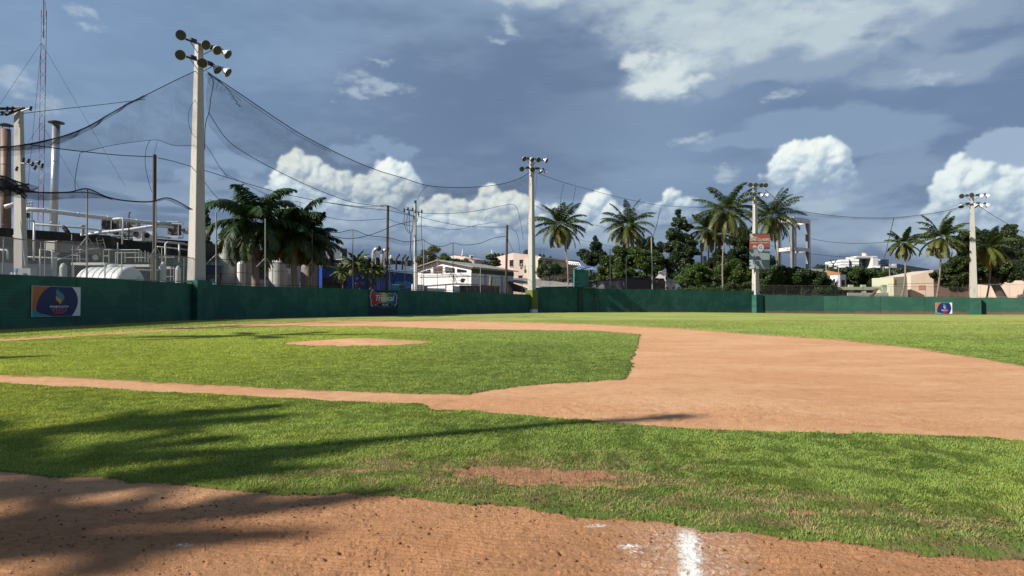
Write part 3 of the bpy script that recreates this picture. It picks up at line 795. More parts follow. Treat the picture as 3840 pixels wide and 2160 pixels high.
# ------------------------------------------------------------------ floodlight poles
LAMP_AL = mat('lamp_aluminium', (0.78, 0.79, 0.78), 0.32, 0.2, 5, metal=0.35, spec=0.6)
GLASS = mat('lamp_glass', (0.055, 0.068, 0.060), 0.45, 0.2, 8, spec=0.3)
OLIVE = mat('olive_paint', (0.145, 0.19, 0.028), 0.7, 0.25, 2)
def taper(mb, c, z0, z1, w0, w1, n1, n=14):
    """square tapered shaft, n1: outward direction (x, y) of one face; chamfered corners"""
    a = Vector(n1).normalized(); b_ = Vector((-a.y, a.x)); rings = []
    ch = 0.07
    cs = [(1, 1 - ch), (1 - ch, 1), (-1 + ch, 1), (-1, 1 - ch), (-1, -1 + ch), (-1 + ch, -1), (1 - ch, -1), (1, -1 + ch)]
    for i in range(n + 1):
        t = i / n; z = z0 + (z1 - z0) * t; w_ = (w0 + (w1 - w0) * t) / 2
        rings.append([(c[0] + (a.x * p + b_.x * q) * w_, c[1] + (a.y * p + b_.y * q) * w_, z) for p, q in cs])
    v = [q for r_ in rings for q in r_]; k = 8; fs = []
    for i in range(n):
        for j in range(k): fs.append((i * k + j, i * k + (j + 1) % k, (i + 1) * k + (j + 1) % k, (i + 1) * k + j))
    fs += [tuple(range(k - 1, -1, -1)), tuple(range(n * k, (n + 1) * k))]
    mb.add(v, fs)
def flood_pole(xy, top, w0, w1, face, arm_dir, label, base_h, base_w, base_mat, z_arms, half, aims, foot_mat=None, out=(0, 0)):
    x, y = xy; z0 = float(zg(x, y)) - 0.25
    t = thing('floodlight_pole', label, 'floodlight pole', (x, y, z0), 'floodlight poles round the field')
    mb = MB(); taper(mb, xy, z0, top, w0, w1, face); part('concrete_shaft', mb, CONC, t)
    mb = MB(); taper(mb, (x + out[0], y + out[1]), z0 + (0.9 if foot_mat else 0), base_h, base_w, base_w * 0.97, face, 4); part('painted_base', mb, base_mat, t)
    if foot_mat:
        mb = MB(); taper(mb, xy, z0, z0 + 0.95, base_w * 1.06, base_w * 0.9, face, 2); part('painted_foot', mb, foot_mat, t)
    ad = Vector((arm_dir[0], arm_dir[1], 0)).normalized(); sd = Vector((ad.y, -ad.x, 0))
    if sd.y > 0: sd = -sd
    for k, z in enumerate(z_arms):
        c = Vector((x, y, z)) + sd * (w1 * 0.6 + 0.08)
        mb = MB(); mb.box(c, (half * 2, 0.14, 0.14), ax=(ad, ad.cross(Vector((0, 0, 1))), Vector((0, 0, 1))))
        for s_ in (-1, 1):
            mb.tube([c + ad * s_ * 1.2 + Vector((0, 0, -0.05)), Vector((x, y, z - 0.85)) + ad * s_ * 0.2 + sd * 0.2], 0.035, 5)
        arm = part('cross_arm', mb, DARK, t)
        for s_, q in ((-1, 0.9), (1, 0.8)):
            mb = MB(); mb.box(c + ad * s_ * q + Vector((0, 0, 0.16)), (0.6, 0.28, 0.26), ax=(ad, ad.cross(Vector((0, 0, 1))), Vector((0, 0, 1))))
            mb.build('ballast_box', DARK, t)
        for (pos, aim) in aims[k]:
            a = Vector(aim).normalized(); b0 = c + ad * pos * half + Vector((0, 0, -0.05 if k else 0.12)) + sd * 0.12
            mb = MB(); mb.lathe(b0, a, [(-0.12, 0.14), (0.05, 0.16), (0.10, 0.22), (0.20, 0.31), (0.36, 0.41), (0.50, 0.46), (0.54, 0.48), (0.54, 0.45)], 18)
            lamp = part('floodlight', mb, LAMP_AL, t, smooth=False)
            mb = MB(); mb.lathe(b0 + a * 0.525, a, [(0.0, 0.45), (0.03, 0.43), (0.05, 0.22)], 18); part('lens', mb, GLASS, lamp)
            mb = MB(); mb.lathe(b0 - a * 0.34, a, [(0, 0.13), (0.05, 0.17), (0.24, 0.17)], 10)
            mb.tube([b0 - a * 0.1, c + ad * pos * half], 0.05, 5); part('lamp_housing', mb, DARK, lamp)
    return t
ad1 = (0.49, 0.87)
aimsA = [[(-1.0, (0.55, -0.75, -0.32)), (0.02, (0.72, -0.5, -0.42)), (0.55, (0.72, -0.42, -0.60)), (1.0, (0.85, -0.1, -0.62))],
         [(-1.0, (0.5, -0.75, -0.40)), (0.0, (0.40, -0.85, -0.45)), (0.55, (0.75, -0.1, -0.75)), (1.0, (0.85, 0.0, -0.6))]]
flood_pole(P1, 26.0, 1.30, 0.54, (0.87, -0.49), ad1, 'nearest and tallest concrete floodlight pole, rising from a green base at left', 3.70, 1.65, M_WALL, (25.9, 24.3), 2.35, aimsA, out=(0.42, -0.24))
aimsB = [[(-0.85, (0.45, -0.7, -0.5)), (-0.2, (0.6, -0.6, -0.55)), (0.4, (0.35, -0.8, -0.45)), (1.0, (0.8, -0.4, -0.45))],
         [(-0.95, (0.0, -0.85, -0.45)), (-0.05, (0.1, -0.9, -0.45)), (0.6, (0.5, -0.2, -0.85)), (1.0, (0.7, 0.1, -0.7))]]
flood_pole(P2, 26.3, 1.15, 0.58, (-0.64, -0.77), (0.92, 0.35), 'concrete floodlight pole with olive green base and white foot', 3.9, 1.62, OLIVE, (26.5, 24.9), 2.15, aimsB, foot_mat=WHITE)
aimsC = [[(-0.7, (-0.1, -0.9, -0.3)), (-0.1, (-0.15, -0.9, -0.3)), (0.5, (-0.1, -0.9, -0.35)), (1.0, (-0.15, -0.9, -0.3))],
         [(-1.0, (-0.3, -0.8, -0.25)), (-0.25, (-0.2, -0.9, -0.3)), (0.5, (0.5, -0.3, -0.6)), (1.0, (0.7, -0.2, -0.5))]]
flood_pole(P3, 24.9, 1.15, 0.55, (0.42, -0.91), (0.98, 0.15), 'floodlight pole with the orange tournament banner hanging on its shaft', 3.30, 1.9, M_WALL, (25.0, 23.3), 1.95, aimsC, out=(0, -0.3))
aimsD = [[(-1.0, (-0.25, -0.85, -0.35)), (-0.25, (-0.1, -0.95, -0.1)), (0.55, (0.55, -0.35, -0.65)), (1.0, (0.8, -0.1, -0.55))],
         [(-1.0, (-0.2, -0.5, -0.8)), (0.1, (0.4, -0.5, -0.75)), (0.55, (0.5, -0.3, -0.75)), (1.0, (0.8, 0, -0.6))]]
flood_pole(P4, 21.4, 1.2, 0.52, (-0.35, -0.93), (0.97, -0.2), 'rightmost floodlight pole, pale concrete in front of the big dark tree', 2.62, 1.7, M_WALLR, (21.3, 19.8), 2.05, aimsD, out=(-0.1, -0.5))
for (xy, lab) in (((6.0, -43), 0),):
    pass

# ------------------------------------------------------------------ signs on the wall
def text_mesh(body, size, shear=0.0, bold=0.0, depth=0.004, align='CENTER'):
    cu = bpy.data.curves.new('t', 'FONT'); cu.body = body; cu.size = size; cu.shear = shear; cu.offset = bold
    cu.extrude = depth / 2; cu.align_x = align; cu.align_y = 'CENTER'; cu.resolution_u = 3
    ob = bpy.data.objects.new('t', cu); COL.objects.link(ob)
    dg = bpy.context.evaluated_depsgraph_get(); dg.update()
    me = bpy.data.meshes.new_from_object(ob.evaluated_get(dg))
    v = [tuple(q.co) for q in me.vertices]; f = [tuple(p.vertices) for p in me.polygons]
    bpy.data.objects.remove(ob); bpy.data.curves.remove(cu); bpy.data.meshes.remove(me)
    return v, f
class Board:
    """flat board frame: u right, v up, w out of the face"""
    def __init__(s, o, u, v): s.o = Vector(o); s.u = Vector(u).normalized(); s.v = Vector(v).normalized(); s.w = s.u.cross(s.v)
    def p(s, a, b_, c=0.0): return s.o + s.u * a + s.v * b_ + s.w * c
    def poly(s, pts, w0, th=0.006):
        mb = MB(); n = len(pts)
        A = sum(pts[i][0] * pts[(i + 1) % n][1] - pts[(i + 1) % n][0] * pts[i][1] for i in range(n))
        if A < 0: pts = pts[::-1]
        v = [s.p(a, b_, w0) for a, b_ in pts] + [s.p(a, b_, w0 + th) for a, b_ in pts]
        # front face triangulated so that concave outlines fill well
        from mathutils.geometry import tessellate_polygon
        tri = tessellate_polygon([[Vector((a, b_, 0)) for a, b_ in pts]])
        fs = []
        for t in tri:
            a, b_, c = t
            ar = (pts[b_][0] - pts[a][0]) * (pts[c][1] - pts[a][1]) - (pts[b_][1] - pts[a][1]) * (pts[c][0] - pts[a][0])
            if ar < 0: a, b_, c = a, c, b_
            fs.append((n + a, n + b_, n + c)); fs.append((c, b_, a))
        fs += [(i, (i + 1) % n, n + (i + 1) % n, n + i) for i in range(n)]
        return mb.add(v, fs)
    def text(s, body, a, b_, size, w0, sx=1.0, **kw):
        v, f = text_mesh(body, size, **kw); mb = MB()
        rot = 0.0
        return mb.add([s.p(a + q[0] * sx, b_ + q[1], w0 + q[2]) for q in v], f)
ORANGE = mat('sign_orange', (0.48, 0.12, 0.045), 0.5, 0.1, 2, col2=(0.48, 0.22, 0.05), thr=(0.3, 0.8))
NAVY = mat('sign_navy', (0.012, 0.022, 0.12), 0.5, 0.08, 2)
SWHITE = mat('sign_white', (0.72, 0.72, 0.78), 0.5, 0.06, 2)
TEAL = mat('sign_teal', (0.02, 0.28, 0.36), 0.5, 0.1, 2)
SRED = mat('sign_red', (0.42, 0.03, 0.05), 0.5, 0.1, 2)
SPINK = mat('sign_pink', (0.45, 0.13, 0.16), 0.5, 0.1, 2)
AMBER = mat('sign_amber', (0.70, 0.33, 0.09), 0.5, 0.1, 2)
def foundation_sign(o_, u, W_, H_, label):
    bd = Board(o_, u, (0, 0, 1))
    t = thing('foundation_sign', label, 'sign', o_, 'foundation signs on the green wall')
    part('panel', bd.poly([(0, 0), (W_, 0), (W_, H_), (0, H_)], 0, 0.05), SWHITE, t)
    sx, sy = W_ / 183.0, H_ / 111.0
    q = lambda pts: [(a * sx, (111 - b_) * sy) for a, b_ in pts]
    e = 0.02
    part('orange_corner', bd.poly(q([(1, 1), (64, 1), (48, 12), (34, 26), (22, 46), (16, 66), (13, 90), (1, 82)]), 0.052), ORANGE, t)
    part('teal_corner', bd.poly(q([(1, 83), (14, 91), (34, 101), (56, 108), (70, 110), (1, 110)]), 0.052), TEAL, t)
    part('navy_disc', bd.poly(q([(64, 1), (148, 1), (158, 12), (166, 26), (171, 42), (172, 56), (170, 70), (164, 85), (156, 99), (148, 110), (72, 110), (54, 106), (36, 101), (24, 96), (14, 90), (15, 76), (18, 60), (24, 43), (34, 26), (46, 13)]), 0.053), NAVY, t)
    part('teal_flame', bd.poly(q([(93, 7), (86, 15), (84, 24), (87, 31), (95, 37), (103, 43), (107, 50), (108, 58), (115, 49), (117, 40), (115, 32), (109, 26), (100, 21), (94, 15)]), 0.06), TEAL, t)
    part('orange_flame', bd.poly(q([(86, 33), (84, 42), (86, 50), (92, 56), (98, 61), (100, 68), (105, 60), (107, 53), (104, 46), (97, 41), (90, 37)]), 0.06), AMBER, t)
    part('lettering', bd.text('FUNDACI\u00d3N', 98 * sx, 36 * sy, 0.155 * H_ / 1.95, 0.062, sx=sx / sy * 1.35, bold=0.006), SWHITE, t, 'small white capital letters')
    part('lettering', bd.text('VIVO', 98 * sx, 23.5 * sy, 0.36 * H_ / 1.95, 0.062, sx=sx / sy * 1.25, bold=0.004), SPINK, t, 'large muted red letters')
    part('red_strip', bd.poly(q([(78, 95), (118, 95), (118, 101), (78, 101)]), 0.06), SRED, t)
    return t
a_ = PV(107, 1189, P0, P1); b_ = PV(290, 1187, P0, P1)
n_ = -Vector((*off(P0, P1, 1.0), 0))
W1 = math.hypot(b_.x - a_.x, b_.y - a_.y)
foundation_sign(Vector((a_.x, a_.y, a_.z)) + n_ * 0.15, (b_.x - a_.x, b_.y - a_.y, 0), W1, 1.95, 'large foundation sign with teal and orange flame, on the shaded left wall')
a_ = PV(3508, 1176, P3, P4); b_ = PV(3570, 1176, P3, P4)
n3 = -Vector((*off(P3, P4, 1.0), 0))
foundation_sign(Vector((a_.x, a_.y, a_.z)) + n3 * 0.115, (b_.x - a_.x, b_.y - a_.y, 0), math.hypot(b_.x - a_.x, b_.y - a_.y), 2.02, 'small foundation sign on the sunlit far wall at right')

# painted rainbow logo
def rainbow():
    m_ = bpy.data.materials.new('rainbow_paint'); m_.use_nodes = True
    t = m_.node_tree; b = NB(t); bs = t.nodes['Principled BSDF']
    tc_ = b.n('ShaderNodeTexCoord'); sx, sy, sz = b.sep(tc_.outputs['Object'])
    cr_ = b.n('ShaderNodeValToRGB'); b.link(b.m('DIVIDE', b.m('SQRT', b.m('ADD', b.m('MULTIPLY', sx, sx), b.m('MULTIPLY', sy, sy))), 6.05), cr_.inputs[0])
    e = cr_.color_ramp.elements; e[0].color = (0.26, 0.012, 0.016, 1); e[0].position = 0.24; e[1].color = (0.01, 0.03, 0.16, 1); e[1].position = 0.78
    for p_2, c in ((0.36, (0.50, 0.08, 0.015, 1)), (0.44, (0.60, 0.46, 0.01, 1)), (0.52, (0.30, 0.42, 0.01, 1)), (0.58, (0.01, 0.22, 0.03, 1)), (0.68, (0.005, 0.10, 0.09, 1))):
        q = e.new(p_2); q.color = c
    k = b.m('ADD', 0.85, b.m('MULTIPLY', b.noise(tc_.outputs['Object'], 5, 4), 0.3))
    b.link(b.v('SCALE', cr_.outputs[0], scale=k), bs.inputs['Base Color']); bs.inputs['Roughness'].default_value = 0.6
    return m_
a_ = PV(1378, 1192, P1, P2); b_ = PV(1490, 1190, P1, P2)
Wt = math.hypot(b_.x - a_.x, b_.y - a_.y); n2 = -Vector((*off(P1, P2, 1.0), 0))
org = Vector((a_.x, a_.y, 0.42)) + n2 * 0.112
bd = Board(org, (b_.x - a_.x, b_.y - a_.y, 0), (0, 0, 1))
t = thing('painted_logo', 'rainbow paint shop logo painted on the dark green wall', 'mural', org)
Ht = 3.30 - 0.42
part('backing_paint', bd.poly([(0, -0.32), (Wt, -0.32), (Wt, Ht - 0.05), (0, Ht - 0.05)], 0, 0.006), mat('mural_navy', (0.004, 0.036, 0.048), 0.6, 0.15, 2), t)
out = [(340,460),(290,510),(300,570),(335,650),(345,740),(350,850),(345,960),(360,1020),(430,1085),(470,1030),(480,1000),(530,975),(555,1050),(600,1000),(640,940),(1180,940),(1290,970),(1385,1065),(1460,1000),(1475,930),(1505,905),(1485,720),(1515,620),(1500,410),(1460,430),(1430,400),(1400,335),(1370,395),(1340,385),(1280,420),(1230,370),(1190,390),(1145,335),(1100,395),(1000,400),(930,360),(740,380),(640,410),(590,370),(510,380),(465,225),(405,220),(380,290),(330,330)]
sxx = Wt / (1555 - 240.0); syy = (Ht) / (1390 - 215.0)
q = lambda pts, s_=1.0: [((a - 240) * sxx, Ht - 0.02 - (b_ - 215) * syy) for a, b_ in pts]
part('white_outline', bd.poly(q(out), 0.008), SWHITE, t)
cxm, cym = 900, 690
inn = [(cxm + (a - cxm) * 0.962 , cym + (b_ - cym) * 0.945) for a, b_ in out]
sh = bd.poly(q(inn), 0.016)
ob = part('rainbow_shape', sh, rainbow(), t)
part('lettering', bd.text('Tropical', (925 - 240) * sxx, Ht - (660 - 215) * syy, 1.02, 0.024, sx=1.02 * 1.0, shear=0.28, bold=0.018), SWHITE, t, 'big slanted white word')
part('lettering', bd.text('PINTURAS', (830 - 240) * sxx, Ht - (538 - 215) * syy, 0.22, 0.03, sx=1.3, shear=0.2), SWHITE, t, 'small white word above the big one')
el1 = [(940 + 345 * math.cos(k * math.pi / 16), 990 + 140 * math.sin(k * math.pi / 16)) for k in range(32)]
el2 = [(940 + 318 * math.cos(k * math.pi / 16), 990 + 118 * math.sin(k * math.pi / 16)) for k in range(32)]
part('oval_rim', bd.poly(q(el1), 0.026), mat('oval_rim', (0.20, 0.27, 0.14), 0.6), t)
part('oval_badge', bd.poly(q(el2), 0.034), mat('oval_dark', (0.008, 0.014, 0.05), 0.6), t)
part('lettering', bd.text('PLUS', (955 - 240) * sxx, Ht - (995 - 215) * syy, 0.42, 0.042, sx=1.25, shear=0.12, bold=0.008), SWHITE, t, 'white capitals on the dark oval')

# tournament banner on the third pole
fr = Vector((-0.12, -0.99, 0)).normalized(); uu = Vector((0.99, -0.12, 0)).normalized()
c0 = Vector((P3[0], P3[1], 0)) + Vector((0, -0.75, 0))
bl = P(2809, 1010, c0.y); tl = P(2813, 876, c0.y); br_ = P(2883, 1012, c0.y)
BW = (br_ - bl).length; BH = tl.z - bl.z
bo = Vector((bl.x, bl.y, bl.z))
bd = Board(bo, uu, (0.02, 0, 1))
t = thing('tournament_banner', 'tall orange and teal tournament banner with a running baseball player, hung on a floodlight pole', 'banner', bo)
sx, sy = BW / 600.0, BH / 980.0
q = lambda pts: [((a - 270) * sx, (1110 - b_) * sy) for a, b_ in pts]
BOR = mat('banner_orange', (0.27, 0.065, 0.035), 0.6, 0.15, 2); BTE = mat('banner_teal', (0.030, 0.062, 0.070), 0.6, 0.15, 2)
BGR = mat('banner_grey', (0.21, 0.26, 0.28), 0.6, 0.15, 2); BWH = mat('banner_white', (0.38, 0.42, 0.44), 0.6, 0.15, 3)
BSK = mat('banner_skin', (0.22, 0.11, 0.07), 0.6, 0.1, 3)
part('sheet', bd.poly([(0, 0), (BW, 0), (BW, BH), (0, BH)], 0, 0.04), BTE, t)
part('orange_field', bd.poly(q([(272, 560), (272, 200), (400, 150), (868, 165), (868, 500), (720, 520), (620, 580), (500, 540), (380, 560)]), 0.042), BOR, t)
part('grey_field', bd.poly(q([(560, 650), (868, 680), (868, 850), (610, 850)]), 0.042), BGR, t)
part('emblem_disc', bd.poly(q([(600 + 95 * math.cos(k * math.pi / 12), 525 + 105 * math.sin(k * math.pi / 12)) for k in range(24)]), 0.05), BWH, t)
part('emblem_letter', bd.text('G', (600 - 270) * sx, (1110 - 525) * sy, 0.85, 0.058, bold=0.01), BTE, t)
part('lettering', bd.text('DPK CLASSIC', (580 - 270) * sx, (1110 - 300) * sy, 0.62, 0.052, sx=1.04, shear=0.15, bold=0.02), BWH, t, 'bold white title')
part('lettering', bd.text('BASEBALL TOURNAMENT', (570 - 270) * sx, (1110 - 385) * sy, 0.26, 0.052, sx=1.15, shear=0.1, bold=0.008), BWH, t, 'thin white subtitle')
part('lettering', bd.text('KIDS', (790 - 270) * sx, (1110 - 595) * sy, 0.5, 0.052, sx=1.0, bold=0.015), BWH, t, 'white word at the right edge')
part('lettering', bd.text('2024', (345 - 270) * sx, (1110 - 880) * sy, 0.5, 0.06, sx=0.8, bold=0.015), BWH, t, 'white figures at lower left') if False else None
part('ribbon', bd.poly(q([(275, 140), (340, 130), (380, 210), (500, 235), (505, 255), (390, 235), (330, 270), (300, 230)]), 0.052), BWH, t)
part('player_figure', bd.poly(q([(420, 470), (470, 480), (480, 520), (470, 560), (500, 580), (540, 640), (560, 700), (600, 720), (640, 780), (600, 810), (620, 880), (650, 980), (700, 1040), (750, 1105), (700, 1100), (640, 1030), (590, 950), (560, 880), (500, 870), (420, 910), (430, 950), (500, 1010), (560, 1050), (560, 1090), (480, 1100), (440, 1010), (390, 920), (380, 880), (450, 790), (440, 740), (410, 720), (400, 770), (340, 740), (275, 660), (275, 610), (340, 680), (400, 660), (400, 590), (380, 560), (370, 500)]), 0.054), BGR, t)
part('player_cap', bd.poly(q([(365, 500), (380, 465), (430, 450), (475, 475), (480, 520), (430, 505), (390, 512)]), 0.062), BWH, t)
part('player_face', bd.poly(q([(385, 512), (450, 512), (455, 560), (420, 580), (390, 560)]), 0.062), BSK, t)
part('player_trousers', bd.poly(q([(450, 790), (480, 750), (560, 750), (620, 830), (600, 870), (560, 860), (500, 850), (400, 905), (385, 890)]), 0.062), mat('banner_dark', (0.035, 0.035, 0.05), 0.6), t)
part('player_sock', bd.poly(q([(650, 1000), (700, 1030), (745, 1100), (700, 1095)]), 0.062), BOR, t)
part('white_scribble', bd.poly(q([(275, 850), (380, 845), (370, 900), (390, 960), (430, 1010), (430, 1080), (340, 1095), (275, 1095), (280, 1040), (340, 1000), (275, 980), (290, 930), (340, 915), (275, 900)]), 0.052), BWH, t)

# ------------------------------------------------------------------ fences, posts
def mesh_mat(name, col, density, pitch):
    m_ = bpy.data.materials.new(name); m_.use_nodes = True
    t = m_.node_tree; t.nodes.clear(); b = NB(t)
    tc_ = b.n('ShaderNodeTexCoord'); sx, sy, sz = b.sep(tc_.outputs['Object'])
    run = b.m('ADD', b.m('MULTIPLY', sx, 0.5), sy)
    f = 1.0 / pitch
    def lines(sgn):
        v_ = b.m('MULTIPLY', b.m('ADD', run, b.m('MULTIPLY', sz, 1.25 * sgn)), f)
        fr_ = b.m('ABSOLUTE', b.m('SUBTRACT', b.m('FRACT', v_), 0.5))
        return b.m('GREATER_THAN', fr_, 0.5 - density)
    a = b.m('MAXIMUM', lines(1.0), lines(-1.0))
    df = b.n('ShaderNodeBsdfPrincipled'); df.inputs['Base Color'].default_value = (*col, 1); df.inputs['Roughness'].default_value = 0.5; df.inputs['Metallic'].default_value = 0.3
    tr = b.n('ShaderNodeBsdfTransparent')
    ms = b.n('ShaderNodeMixShader'); b.link(a, ms.inputs[0]); b.link(tr.outputs[0], ms.inputs[1]); b.link(df.outputs[0], ms.inputs[2])
    o_ = b.n('ShaderNodeOutputMaterial'); b.link(ms.outputs[0], o_.inputs[0])
    return m_
M_CHAIN = mesh_mat('chain_link', (0.42, 0.41, 0.39), 0.10, 0.20)
M_CHAIN2 = mesh_mat('chain_link_far', (0.12, 0.12, 0.12), 0.022, 0.16)
def fence(label, A, B, za, zb, h, ts, m_, r=0.035, rail=STEEL):
    t = thing('wall_top_fence', label, 'fence', (A[0], A[1], za), 'chain link fences standing on the green wall')
    mb = MB(); mb.add([(A[0], A[1], za), (B[0], B[1], zb), (B[0], B[1], zb + h), (A[0], A[1], za + h)], [(0, 1, 2, 3)])
    if m_: part('chain_mesh', mb, m_, t)
    for nm, dz in (('top_rail', h), ('bottom_rail', 0.12)):
        mb = MB(); mb.tube([(A[0], A[1], za + dz), (B[0], B[1], zb + dz)], r, 6); part(nm, mb, rail, t)
    for q in ts:
        p = lerp2(A, B, q); z = za + (zb - za) * q
        mb = MB(); mb.tube([(p[0], p[1], z - 0.1), (p[0], p[1], z + h)], r, 6); part('post', mb, rail, t)
    return t
def tq_(px, A, B):
    p = PV(px, 1000, A, B); L = math.hypot(B[0] - A[0], B[1] - A[1]); return math.hypot(p.x - A[0], p.y - A[1]) / L
A_ = (-30.07, 20.0)
fence('chain link fence on the left wall, in front of the white tank', A_, P1, 2.80, 3.45, 2.32, [tq_(q, A_, P1) for q in (12, 152, 168, 272, 457, 567, 583, 690)], M_CHAIN, 0.04)
fence('thin dark fence on the wall between the first two floodlight poles', P1, P2, 3.42, 3.2, 2.45, [tq_(q, P1, P2) for q in (812, 822, 902, 995, 1022, 1090, 1160, 1249, 1279, 1390, 1394, 1519, 1582, 1640, 1700, 1755, 1802, 1857, 1905, 1958)], M_CHAIN2, 0.032, RUST)
B1 = (4.9, 119.2)
fence('low pipe railing on the tallest green wall, left of the lookout hut', B1, lerp2(B1, P3, 0.34), 4.42, 4.3, 1.75, [0.12, 0.4, 0.7, 0.98], None, 0.03, RUST)
fence('low fence on the tall green wall between hut and banner pole', lerp2(B1, P3, 0.50), P3, 4.25, 4.06, 1.35, [0.12, 0.3, 0.5, 0.68, 0.84], M_CHAIN2, 0.03, RUST)
fence('thin fence on the sunlit right wall', P3, P4, 3.36, 2.70, 1.9, [tq_(q, P3, P4) for q in (2900, 2950, 3005, 3055, 3160, 3235, 3340, 3470, 3590)], M_CHAIN2, 0.028, RUST)
fence('fence on the green wall at the right edge of the view', P4, lerp2(P4, P5, 0.6), 2.70, 2.5, 2.4, [0.06, 0.14, 0.3, 0.45], M_CHAIN2, 0.03, STEEL)

def post(px, ytop, A, B, r, m_, label, name='net_post', cat='net post', brace=True, ybot=1085, outn=0.0, lean=0):
    p = PV(px, ybot, A, B); tp = PV(px + lean, ytop, A, B)
    z0 = 2.9
    t = thing(name, label, cat, (p.x, p.y, z0), 'posts carrying the ball nets') 
    mb = MB(); mb.tube([(p.x, p.y, z0), (tp.x, tp.y, tp.z)], r, 8); part('shaft', mb, m_, t)
    if brace:
        d = Vector((B[0] - A[0], B[1] - A[1], 0)).normalized()
        zb = z0 + 3.4
        for s_ in (-1, 1):
            mb = MB(); mb.tube([(p.x, p.y, zb), tuple(Vector((p.x, p.y, zb - 1.0)) + d * s_ * 1.1)], r * 0.8, 5); part('brace', mb, m_, t)
    return t
S1 = ((-30.55, 20.0), (-29.85, 64.0))
post(325, 709, *S1, 0.06, STEEL, 'thin grey net post left of the white tank, with Y brace', lean=2)
post(584, 750, *S1, 0.055, STEEL, 'thin grey net post right beside the dark steel post')
M1 = (P1, P2)
post(811, 797, *M1, 0.07, STEEL, 'grey net post just right of the nearest floodlight pole')
post(995, 820, *M1, 0.06, STEEL, 'thin net post in front of the palm fronds')
post(1171, 862, *M1, 0.05, RUST, 'thin net post at the right side of the big palm')
post(1323, 862, *M1, 0.055, STEEL, 'thin net post in front of the little palms and blue shed', brace=False)
post(1461, 885, *M1, 0.055, STEEL, 'thin net post just right of the dark steel post by the blue shed')
post(1588, 898, *M1, 0.055, STEEL, 'thin net post at the left end of the white shed', lean=2, brace=False)
post(1699, 911, *M1, 0.05, DARK, 'dark thin net post before the white shed gable')
post(1802, 1000, *M1, 0.05, STEEL, 'short net post before the grey side of the white shed')
post(578, 580, (-31.2, 20), (-31.2, 70), 0.16, RUST, 'tall dark steel post standing behind the left fence', 'steel_post', 'steel post', brace=False, lean=2)
post(1450, 771, (-29.0, 66.0), (3.0, 119.5), 0.16, RUST, 'tall dark steel post in front of the blue sheds', 'steel_post', 'steel post', brace=False, lean=5)
post(1897, 845, (-29.0, 66.0), (3.0, 119.5), 0.20, RUST, 'tall dark steel post at the end of the white shed', 'steel_post', 'steel post', brace=False, lean=5)
RB = ((8.0, 121.5), (49, 136))
post(2288, 934, *RB, 0.10, STEEL, 'left of two pale posts behind the tall wall, before the round trees', brace=False)
post(2447, 890, *RB, 0.13, STEEL, 'tall pale post leaning on the right of the round trees', brace=False, lean=-4)
post(2348, 960, *RB, 0.07, STEEL, 'short pale post before the round trees', brace=False)
post(2129, 955, *RB, 0.06, STEEL, 'thin pole between the leaning palm and the lookout hut', brace=False)

# ------------------------------------------------------------------ ball nets
def net_mat(name, a0, a1):
    m_ = bpy.data.materials.new(name); m_.use_nodes = True
    t = m_.node_tree; t.nodes.clear(); b = NB(t)
    tc_ = b.n('ShaderNodeTexCoord'); co = tc_.outputs['Object']
    n_ = b.noise(b.v('MULTIPLY', co, (0.25, 0.25, 0.6)), 1.0, 5, 0.65, 0.6)
    a = b.ss(n_, 0.35, 0.7, a0, a1)
    df = b.n('ShaderNodeBsdfDiffuse'); df.inputs[0].default_value = (0.03, 0.03, 0.035, 1)
    tr = b.n('ShaderNodeBsdfTransparent'); ms = b.n('ShaderNodeMixShader')
    b.link(a, ms.inputs[0]); b.link(tr.outputs[0], ms.inputs[1]); b.link(df.outputs[0], ms.inputs[2])
    o_ = b.n('ShaderNodeOutputMaterial'); b.link(ms.outputs[0], o_.inputs[0])
    return m_
NET_A = net_mat('net_fine', 0.09, 0.25); NET_B = net_mat('net_thick', 0.35, 0.7); NET_C = net_mat('net_faint', 0.14, 0.30)
ROPE = mat('net_rope', (0.03, 0.03, 0.035), 0.9, 0.2, 5)
def smooth_pts(pts, n=6):
    out_ = []
    k = len(pts)
    for i in range(k - 1):
        p0 = pts[max(i - 1, 0)]; p1 = pts[i]; p2 = pts[i + 1]; p3 = pts[min(i + 2, k - 1)]
        for j in range(n):
            t = j / n
            out_.append(tuple(0.5 * ((2 * p1[c]) + (-p0[c] + p2[c]) * t + (2 * p0[c] - 5 * p1[c] + 4 * p2[c] - p3[c]) * t * t + (-p0[c] + 3 * p1[c] - 3 * p2[c] + p3[c]) * t ** 3) for c in range(len(p1))))
    out_.append(tuple(pts[-1])); return out_
def curve_at(pts, x):
    for i in range(len(pts) - 1):
        if pts[i][0] <= x <= pts[i + 1][0] + 1e-6:
            t = (x - pts[i][0]) / max(1e-6, pts[i + 1][0] - pts[i][0]); return pts[i][1] + (pts[i + 1][1] - pts[i][1]) * t
    return pts[0][1] if x < pts[0][0] else pts[-1][1]
